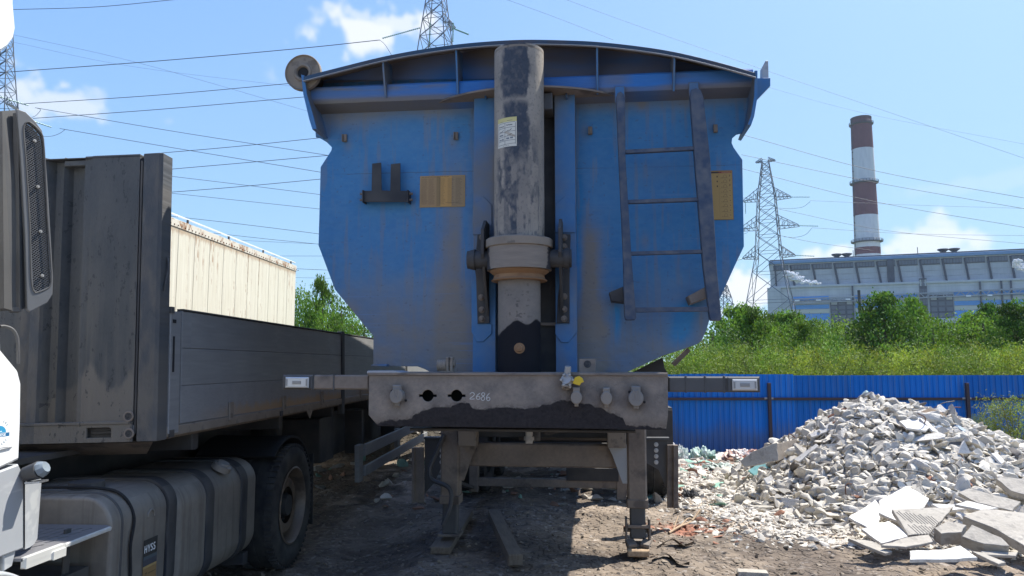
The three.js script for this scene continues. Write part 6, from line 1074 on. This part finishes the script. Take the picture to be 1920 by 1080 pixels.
// ---------------------------------------------------------------- power plant far behind
const c0 = at(1447, 600, 345), PF = frame(c0.x, c0.z, -0.30), Q = (px, py, z = 0) => PF.loc(px, py, z);
{
  const pl = thing('power_plant', 'long grey and blue striped power plant hall on the horizon right of the tipper', 'building', [c0.x, 0, c0.z], -0.30);
  const wallTex = (a, b, s) => tex(512, 256, (u, v) => { const n = fbm(u, v, 6, 5, s), st = fb2(u, v, 50, 3, 4, s + 3), j = (Math.abs((v * 8) % 1 - 0.5) > 0.46 ? 0.8 : 1); const c = mixv(a, b, cl(n + 0.6 * (st - 0.5))); return [c[0] * j, c[1] * j, c[2] * j]; }, 20);
  const conc = std({ map: wallTex([0.36, 0.37, 0.37], [0.50, 0.50, 0.49], 701), roughness: 0.9 }), pale = std({ map: wallTex([0.42, 0.44, 0.44], [0.55, 0.56, 0.55], 711), roughness: 0.9 });
  const bl = std({ map: wallTex([0.07, 0.27, 0.60], [0.11, 0.33, 0.68], 721), roughness: 0.7 }), dk = std({ map: wallTex([0.035, 0.04, 0.055], [0.10, 0.105, 0.125], 731), roughness: 0.8 }), cream = std({ color: lin(0.52, 0.52, 0.44), roughness: 0.9 }), gls = std({ color: lin(0.10, 0.115, 0.14), roughness: 0.3 });
  const X0 = Q(1447, 600).x, X1 = Q(2120, 600).x, Y = (py, px = 1447) => Q(px, py).y;
  const yRoof = Y(488), yBand = Y(494), yW0 = Y(496), yW1 = Y(506.5), yLedge = Y(541), yTop2 = Y(538);
  part('upper_wall', span(X0, X1, yLedge, yBand, -40, -4, 0), conc, pl);
  part('roof_edge', span(X0 - 0.5, X1, yBand + 0.05, yRoof, -41, -3.2, 0.1), std({ map: wallTex([0.12, 0.24, 0.42], [0.20, 0.31, 0.46], 751), roughness: 0.8 }), pl);
  part('roof', span(X0, X1, yRoof + 0.02, yRoof + 0.8, -40, -5, 0), dk, pl);
  part('lower_wall', span(X0, X1, -1, yLedge - 0.1, -41, 0, 0), pale, pl);
  part('ledge', span(X0 - 0.3, X1, yLedge - 0.09, yLedge + 0.9, -4, 0.5, 0.1), pale, pl);
  // window ribbon in bays between slanting piers, wall panels below
  const pxs = [1447, 1481, 1522, 1563, 1603, 1643, 1682, 1724, 1766, 1808, 1851, 1894, 1938, 1984, 2030];
  for (let i = 0; i < pxs.length - 1; i++) {
    const a = Q(pxs[i], 500, -4).x + 0.7, b = Q(pxs[i + 1], 500, -4).x - 0.7;
    const wf = part('window', span(a, b, yW1, yW0, -4, -3.75, 0.05), dk, pl), n = 6;
    each('pane', Array.from({ length: n }, (_, k) => span(a + (b - a) * (k + 0.1) / n, a + (b - a) * (k + 0.9) / n, yW1 + 0.5, yW0 - 0.4, -3.74, -3.68, 0)), gls, wf);
    for (const [lo, hi] of [[0, 0.33], [0.34, 0.66], [0.67, 0.99]]) part('wall_panel', span(a + 0.2, b - 0.2, yLedge + 1 + (yW1 - yLedge - 1.3) * lo, yLedge + 1 + (yW1 - yLedge - 1.3) * hi, -4, -3.85, 0.03), conc, pl);
    const s = Q(pxs[i] + (i ? 1 : 6), 500, -4).x, e = Q(pxs[i] + 9, 535, -4).x; part('pier', bar(V(s, yW0 - 0.2, -3.5), V(e, yLedge + 0.95, -3.2), 0.75, 0.5), dk, pl);
  }
  // lower cladding: bands of blue and white
  const bands = [[558, 565, bl], [567, 572.5, pale], [573.5, 581, bl], [582, 589, cream], [590, 603, bl]];
  for (const [xa, xb] of [[1486, 1555], [1604, 1722], [1790, 2100]]) for (const [a, b, m] of bands) part('cladding_band', span(Q(xa, 580).x, Q(xb, 580).x, Y(b), Y(a), 0.02, 0.3, 0.02), m, pl);
  part('gable_wall', span(X0 - 1.5, Q(1465, 580).x, -1, Y(540), 0.05, 1.2, 0.05), pale, pl);
  for (const [xa, xb, ya, yb] of [[1557, 1601, 567, 610], [1726, 1740, 532, 612], [1744, 1788, 562, 612]]) { const d = part('gateway', span(Q(xa, 580).x, Q(xb, 580).x, Y(yb), Y(ya), 0.05, 0.5, 0.05), dk, pl); for (let i = 0; i < 5; i++) for (let j = 0; j < 3; j++) part('pane', span(Q(xa + (xb - xa) * (j + 0.12) / 3, 580).x, Q(xa + (xb - xa) * (j + 0.88) / 3, 580).x, Y(ya + (yb - ya) * (i + 0.85) / 5), Y(ya + (yb - ya) * (i + 0.15) / 5), 0.5, 0.56, 0), i === 0 && j !== 1 ? conc : gls, d); }
  { const xa = Q(1666, 560, -4).x, xb = Q(1679, 560, -4).x; part('stair_tower', span(xa, xb, yLedge, yBand - 0.1, -4, -2.9, 0.05), dk, pl); }
  part('plinth', span(Q(1600, 600).x, Q(2100, 600).x, Y(612), Y(603), 0.1, 3, 0.05), pale, pl);
  // lattice pipe bridge along the wall
  { const g = [], y0 = Y(571), y1 = Y(563), xa = Q(1480, 570).x, xb = Q(2000, 570).x, n = 56; g.push(bar(V(xa, y0, 1.4), V(xb, y0 + 2.2, 1.4), 0.45), bar(V(xa, y1, 1.4), V(xb, y1 + 2.2, 1.4), 0.45)); for (let i = 0; i < n; i++) { const x = xa + (xb - xa) * i / n, x2 = xa + (xb - xa) * (i + 1) / n, r0 = 2.2 * i / n; g.push(i % 2 ? bar(V(x, y0 + r0, 1.4), V(x2, y1 + r0, 1.4), 0.25) : bar(V(x, y1 + r0, 1.4), V(x2, y0 + r0, 1.4), 0.25)); } part('pipe_bridge', g, M.greyPaint, pl); }
  each('roof_light', [1490, 1530, 1585, 1810, 1850].map((px) => span(Q(px, 565).x, Q(px + 9, 565).x, Y(567), Y(564.5), 1.7, 2.2, 0)), M.white, pl);
  for (const [px, py] of [[1569, 478], [1588, 477], [1769, 469], [1790, 468]]) { const q = Q(px, 484, -14); part('roof_vent', [cyl(0.9, 0.9, 1.6, [q.x, yRoof + 1.4, -14]), cyl(1.1, 2.4, 1.0, [q.x, yRoof + 2.6, -14]), cyl(2.4, 2.2, 0.35, [q.x, yRoof + 3.25, -14])], dk, pl); }
  each('mast', [1721, 1600].map((px) => bar(V(Q(px, 480, -4).x, yRoof, -4), V(Q(px, 480, -4).x, yRoof + 3.4, -4), 0.25)), dk, pl);
  each('down_pipe', [1600, 1840, 1880, 1898].map((px) => span(Q(px, 580).x - 0.3, Q(px, 580).x + 0.3, 0, yLedge, 0.35, 0.9, 0)), dk, pl);
}
// striped chimney
{
  const d = 405, b = at(1631, 560, d), st = thing('chimney', 'tall chimney with dark red and white bands behind the power plant', 'chimney', [b.x, 0, b.z]);
  const h = (py) => at(1626, py, d).y, rr = (py) => (18 + (py - 222) / 253 * 4.3) * d / FOC;
  const redT = std({ map: tex(256, 256, (u, v) => mixv([0.12, 0.042, 0.048], [0.17, 0.062, 0.062], fb2(u, v, 30, 6, 4, 741))), roughness: 0.9 }), whT = std({ map: tex(256, 256, (u, v) => mixv([0.52, 0.52, 0.51], [0.66, 0.66, 0.64], fb2(u, v, 34, 4, 4, 743))), roughness: 0.9 });
  const ys = [222, 280.5, 344, 405, 465, 478, 700], ms = [redT, whT, redT, whT, redT, whT];
  for (let i = 0; i < 6; i++) { const g = flat(new THREE.CylinderGeometry(rr(ys[i]), rr(ys[i + 1]), h(ys[i]) - h(ys[i + 1]), 40, 1, true)); g.translate(0, (h(ys[i]) + h(ys[i + 1])) / 2, 0); part('band', g, ms[i], st); }
  part('flue', cyl(rr(222) * 0.86, rr(222) * 0.86, 3, [0, h(222) - 1.6, 0], [0, 0, 0], 32), M.black, st);
  part('crown_ring', lathe([[rr(222) * 0.85, h(222)], [rr(222) * 1.02, h(222) + 0.2], [rr(222) * 1.02, h(225)], [rr(222), h(226)]], 40), std({ color: lin(0.10, 0.05, 0.05), roughness: 0.9 }), st);
  for (const [py, w] of [[234, 0.8], [344, 1.3], [454, 1.5]]) {
    const r0 = rr(py), y = h(py), bal = part('gallery', lathe([[r0 * 0.99, y - 0.5], [r0 + w, y - 0.15], [r0 + w, y + 0.15], [r0 * 0.99, y + 0.15]], 40), M.plastic, st), g = [];
    for (const k of [0.6, 1.2]) { const t = flat(new THREE.TorusGeometry(r0 + w, 0.09, 4, 40)); t.rotateX(Math.PI / 2); t.translate(0, y + k, 0); g.push(t); } for (let i = 0; i < 28; i++) { const a = i / 28 * 6.283; g.push(bar(V(Math.cos(a) * (r0 + w), y, Math.sin(a) * (r0 + w)), V(Math.cos(a) * (r0 + w), y + 1.25, Math.sin(a) * (r0 + w)), 0.14)); } part('railing', g, M.plastic, bal);
  }
  { const g = []; for (let py = 226; py < 480; py += 12) { const y = h(py), r0 = rr(py); g.push(span(-r0 - 0.4, -r0, y - 0.3, y + 0.3, 0.4, 1.0, 0)); } for (let i = 0; i < 1; i++) g.push(bar(V(-rr(224) - 0.25, h(224), 0.7), V(-rr(478) - 0.25, h(478), 0.7), 0.22)); part('service_ladder', g, M.plastic, st); }
}
// ---------------------------------------------------------------- lattice pylons
const pylonM = std({ color: lin(0.13, 0.15, 0.18), roughness: 0.7, metalness: 0.2 }), insM = new THREE.MeshPhysicalMaterial({ color: lin(0.20, 0.38, 0.33), roughness: 0.3, clearcoat: 0.5 });
function insulator(a, b, r, parent, n = 14) { const l = a.distanceTo(b), pts = []; for (let i = 0; i < n; i++) { pts.push([0.25 * r, l * i / n], [r, l * (i + 0.35) / n], [0.9 * r, l * (i + 0.5) / n], [0.25 * r, l * (i + 0.8) / n]); } pts.push([0.25 * r, l]); const g = flat(new THREE.LatheGeometry(pts.map(([x, y]) => new THREE.Vector2(x, y)), 10)); g.applyQuaternion(new THREE.Quaternion().setFromUnitVectors(V(0, 1, 0), b.clone().sub(a).normalize())); g.translate(a.x, a.y, a.z); return part('insulator', g, insM, parent); }
function pylon(label, x, z, yaw, levels, w, arms) {    // levels: [height, half width]; arms: [height, left reach, right reach, depth, peak]
  const o = thing('transmission_pylon', label, 'pylon', [x, 0, z], yaw);
  const hw = (y) => { for (let i = 0; i < levels.length - 1; i++) if (y <= levels[i + 1][0]) { const [a, b] = [levels[i], levels[i + 1]]; return a[1] + (b[1] - a[1]) * (y - a[0]) / (b[0] - a[0]); } return levels[levels.length - 1][1]; };
  const C = (i, y) => { const k = hw(y); return V([-k, k, k, -k][i], y, [k, k, -k, -k][i]); };
  for (let i = 0; i < 4; i++) part('leg', levels.slice(0, -1).map(([y], k) => bar(C(i, y), C(i, levels[k + 1][0]), w * 1.5)), pylonM, o);
  const br = []; let y = 0; const top = levels[levels.length - 1][0];
  while (y < top - 0.3) { const y2 = Math.min(top, y + Math.max(1.3, hw(y) * 1.45)); for (let i = 0; i < 4; i++) { const j = (i + 1) % 4; br.push(bar(C(i, y), C(j, y2), w), bar(C(j, y), C(i, y2), w), bar(C(i, y2), C(j, y2), w * 0.8)); } y = y2; }
  stuff(part('bracing', br, pylonM, o));
  for (const [ay, l, r, dp, pk] of arms) for (const s of [-1, 1]) {
    const reach = s < 0 ? l : r; if (!reach) continue; const k = hw(ay), k2 = hw(ay + pk), g = [], tip = V(s * reach, ay, 0), n = 4;
    for (const zz of [-1, 1]) { g.push(bar(V(s * k, ay, zz * k), tip.clone().add(V(0, 0, zz * dp)), w * 1.3), bar(V(s * k2, ay + pk, zz * k2), tip.clone().add(V(0, 0.1, zz * dp)), w * 1.1));
      for (let i = 0; i < n; i++) { const t = i / n, t2 = (i + 1) / n, P = (q, up) => V(s * (k + (reach - k) * q), ay + (up ? pk * (1 - q) : 0), zz * (k + (dp - k) * q)); g.push(bar(P(t, 0), P(t2, 1), w * 0.8), bar(P(t, 1), P(t, 0), w * 0.8)); } }
    for (let i = 0; i <= n; i++) { const q = i / n; g.push(bar(V(s * (k + (reach - k) * q), ay, k + (dp - k) * q), V(s * (k + (reach - k) * q), ay, -(k + (dp - k) * q)), w * 0.8)); }
    part('crossarm', g, pylonM, o);
  }
  return o;
}
{
  const d = 150, p = at(1446, 600, d), H = (py) => at(1441, py, d).y, m = d / FOC;
  const o = pylon('lattice pylon with three crossarms standing left of the power plant', p.x, p.z, -0.42, [[-1, 5.2], [H(582), 4.3], [H(484), 2.35], [H(420), 1.95], [H(368), 1.6], [H(303), 0.62]], 0.085, [[H(482), 5.0, 5.0, 0.8, 2.2], [H(428), 5.6, 5.9, 0.9, 2.4], [H(374), 4.6, 4.6, 0.7, 2.2], [H(303), 1.9, 1.9, 0.3, 0.7]]);
  for (const [py, r] of [[482, 5.0], [428, 5.9], [374, 4.6]]) { insulator(V(r, H(py), 0.2), V(r + 3.6, H(py) - 0.5, 0.8), 0.13, o, 12); insulator(V(-r, H(py), 0.2), V(-r - 3.0, H(py) - 0.8, 0.4), 0.13, o, 12); }
  insulator(V(-4.2, H(374), 0.2), V(-4.2, H(374) - 2.6, 0.2), 0.12, o, 10);
  const d2 = 240, p2 = at(1361, 600, d2), H2 = (py) => at(1361, py, d2).y; pylon('small far pylon just right of the lower tipper body', p2.x, p2.z, 0.3, [[-1, 3.2], [H2(560), 1.5], [H2(535), 0.5]], 0.12, []);
}
{
  const d = 110, p = at(812, 600, d), H = (py) => at(812, py, d).y;
  const o = pylon('lattice pylon with green insulators rising above the middle of the tipper', p.x, p.z, -0.2, [[-1, 4.6], [H(300), 3.6], [H(95), 2.15], [H(0), 1.25], [H(-120), 0.6]], 0.08, [[H(52), 0, 2.9, 0.8, 1.6]]);
  const I = (x, py, z) => V((x - 812) * d / FOC, H(py), z);
  insulator(I(805, 48, 1.2), I(804, 92, 1.2), 0.15, o); insulator(I(850, 50, 0.6), I(849, 86, 0.6), 0.15, o); insulator(I(786, 58, 1.6), I(712, 75, 2.6), 0.15, o, 20); insulator(I(853, 62, 0.6), I(886, 81, 1.6), 0.15, o, 14);
  const d3 = 112, p3 = at(2, 150, d3), G = (py) => at(0, py, d3).y;
  const o3 = pylon('lattice pylon at the left frame edge above the black air intake', p3.x, p3.z, 0.15, [[-1, 4.4], [G(400), 3.4], [G(205), 1.9], [G(95), 1.05], [G(20), 0.6]], 0.085, [[G(200), 0, 2.6, 0.7, 1.6]]);
  const J = (x, py, z) => V((x + 0) * d3 / FOC, G(py), z); insulator(J(8, 186, 1.2), J(66, 202, 1.6), 0.14, o3, 18); insulator(J(62, 226, 1.2), J(112, 241, 1.6), 0.14, o3, 16);
}
// utility pole before the plant
{ const d = 140, p = at(1613, 600, d), H = (py) => at(1613, py, d).y, o = thing('utility_pole', 'dark utility pole with short crossarms left of the tallest tree', 'pole', [p.x, 0, p.z]); part('mast', cyl(0.32, 0.26, H(544) + 1, [0, H(544) / 2 - 0.5, 0], [0, 0, 0], 10), M.dark, o); for (const py of [574, 584]) part('crossarm', bar(V(-0.3, H(py + 1), 0), V(1.5, H(py), 0), 0.22), M.dark, o); part('stay', bar(V(0.2, H(592), 0), V(1.4, H(576), 0), 0.16), M.dark, o); }
// ---------------------------------------------------------------- overhead wires
{
  const wireM = std({ color: lin(0.045, 0.06, 0.085), roughness: 0.6 });
  const W = [
    // points [px, py], distance at both ends, radius, label
    [[[-10, 137], [300, 114], [560, 91], [712, 75]], 95, 0.052, 'uppermost thick wire from the left frame edge to the middle pylon'],
    [[[20, 18], [180, 13], [340, -2]], 90, 0.04, 'wire crossing the top left corner of the sky'],
    [[[20, 64], [260, 118], [600, 215]], 170, 0.03, 'faint wire descending steeply across the left sky'],
    [[[20, 78], [250, 125], [600, 168]], 190, 0.026, 'second faint wire below the steep faint one in the left sky'],
    [[[40, 195], [300, 178], [560, 155]], 96, 0.045, 'wire that runs into the tarp roll from the left at its lower edge'],
    [[[62, 222], [300, 205], [580, 181]], 96, 0.045, 'wire passing just under the tarp roll'],
    [[[66, 202], [330, 247], [620, 292]], 118, 0.045, 'descending wire from the upper insulator of the left pylon'],
    [[[112, 241], [330, 278], [620, 326]], 118, 0.045, 'descending wire from the lower insulator of the left pylon'],
    [[[290, 288], [440, 275], [605, 258]], 100, 0.045, 'rising wire just above the headboard corner'],
    [[[300, 319], [450, 306], [620, 291]], 100, 0.045, 'second rising wire above the cream trailer'],
    [[[300, 328], [450, 346], [610, 366]], 130, 0.042, 'descending wire crossing the third rising one over the cream trailer'],
    [[[300, 362], [450, 350], [610, 335]], 104, 0.045, 'third rising wire over the cream trailer'],
    [[[300, 360], [450, 376], [610, 393]], 135, 0.04, 'descending wire below the third rising wire'],
    [[[300, 403], [450, 420], [610, 440]], 140, 0.045, 'wire just above the roof of the cream trailer'],
    [[[400, 437], [500, 448], [610, 459]], 145, 0.042, 'wire above the far half of the cream trailer roof'],
    [[[440, 450], [520, 454], [610, 458]], 170, 0.035, 'thin wire meeting another at the tipper edge'],
    [[[470, 480], [540, 480], [615, 480]], 150, 0.035, 'level wire above the far end of the cream trailer'],
    [[[540, 503], [580, 505], [630, 507]], 150, 0.042, 'upper of two short wires above the green trees left of the tipper'],
    [[[540, 520], [580, 521], [630, 522]], 160, 0.03, 'lower of two short wires above the green trees left of the tipper'],
    [[[930, -8], [1040, 32], [1150, 75]], 150, 0.03, 'thin wire over the tipper ending behind its arched top'],
    [[[1050, -5], [1200, 50], [1430, 130], [1680, 215], [1930, 300]], 170, 0.032, 'long faint wire descending across the whole right sky'],
    [[[1400, 152], [1620, 212], [1930, 272]], 190, 0.028, 'second faint wire high in the right sky'],
    [[[1390, 252], [1640, 320], [1930, 373]], 140, 0.046, 'dark wire crossing the chimney at its upper white band'],
    [[[1390, 290], [1640, 342], [1930, 393]], 140, 0.044, 'wire crossing the chimney at its middle gallery'],
    [[[1390, 316], [1640, 378], [1930, 428]], 140, 0.044, 'wire crossing the chimney at its lower red band'],
    [[[1519, 376], [1700, 384], [1930, 391]], 170, 0.032, 'thin wire from the top crossarm of the right pylon'],
    [[[1460, 392], [1660, 432], [1930, 458]], 150, 0.036, 'thin wire crossing the lower white band of the chimney'],
    [[[1522, 427], [1700, 438], [1930, 442]], 170, 0.036, 'thin wire from the middle crossarm of the right pylon'],
    [[[1455, 440], [1530, 455], [1640, 470]], 150, 0.036, 'short wire descending to the plant roof near the chimney'],
    [[[1320, 380], [1390, 372], [1404, 368]], 140, 0.03, 'short wire between the tipper and the pylon, upper one'],
    [[[1380, 445], [1392, 440], [1402, 436]], 140, 0.03, 'short wire between the tipper and the pylon, lower one'],
  ];
  for (const [pts, d, r, label] of W) solo('power_line', tube(pts.map(([a, b]) => at(a, b, d)), r, 40, 5), wireM, label, 'wire');
  for (const [pts, d, l] of [[[[712, 75], [722, 84], [735, 105], [742, 118]], 106, 'slack jumper wire hanging from the left insulator of the middle pylon'], [[[70, 203], [76, 206], [68, 216], [58, 221]], 112, 'slack jumper wire under the upper insulator of the left pylon'], [[[122, 243], [112, 250], [98, 255], [80, 256]], 112, 'slack jumper wire under the lower insulator of the left pylon'], [[[1519, 378], [1505, 388], [1480, 391], [1458, 390]], 146, 'slack jumper wire under the top crossarm of the right pylon'], [[[1522, 428], [1510, 440], [1490, 445], [1470, 444]], 146, 'slack jumper wire under the middle crossarm of the right pylon']]) solo('jumper_wire', tube(pts.map(([a, b]) => at(a, b, d)), 0.035, 30, 5), wireM, l, 'wire');
}
// ---------------------------------------------------------------- steam
{
  const sm2 = std({ color: lin(0.82, 0.83, 0.85), roughness: 1, transparent: true, opacity: 0.5 });
  const plume = (label, pts, d) => { const g = [], r = rng(pts[0][0]); for (const [px, py, s] of pts) for (let q = 0; q < 9; q++) { const c = at(px + (r() - 0.5) * s * 1.9, py + (r() - 0.5) * s * 1.5, d), k = new THREE.IcosahedronGeometry(s * (0.18 + 0.38 * r()) * d / FOC, 3), p = k.attributes.position; for (let i = 0; i < p.count; i++) { const x = p.getX(i), y = p.getY(i), z = p.getZ(i), n = 0.55 + 0.9 * fb2(x * 1.8 + px + q, y * 1.8 + z * 1.3 + py, 1, 1, 4, 801); p.setXYZ(i, x * n * 1.3, y * n, z * n); } k.translate(c.x, c.y, c.z + (r() - 0.5) * 2); g.push(k); } let m = join(g); m.computeVertexNormals(); const o = solo('steam_plume', m, sm2, label, 'steam'); return o; };
  plume('ragged white steam plume drifting left before the plant wall beside the pylon', [[1535, 531, 3], [1528, 530, 4.5], [1520, 530, 5], [1513, 529, 5], [1505, 528, 5.5], [1499, 525, 6.5], [1494, 521, 7], [1488, 518, 8], [1481, 516, 8], [1477, 513, 6]], 318);
  plume('small white steam puff before the plant wall at the right frame edge', [[1922, 508, 4], [1917, 503, 5], [1912, 499, 6], [1908, 494, 6.5], [1904, 491, 5]], 300);
}
renderer.render(scene, camera);
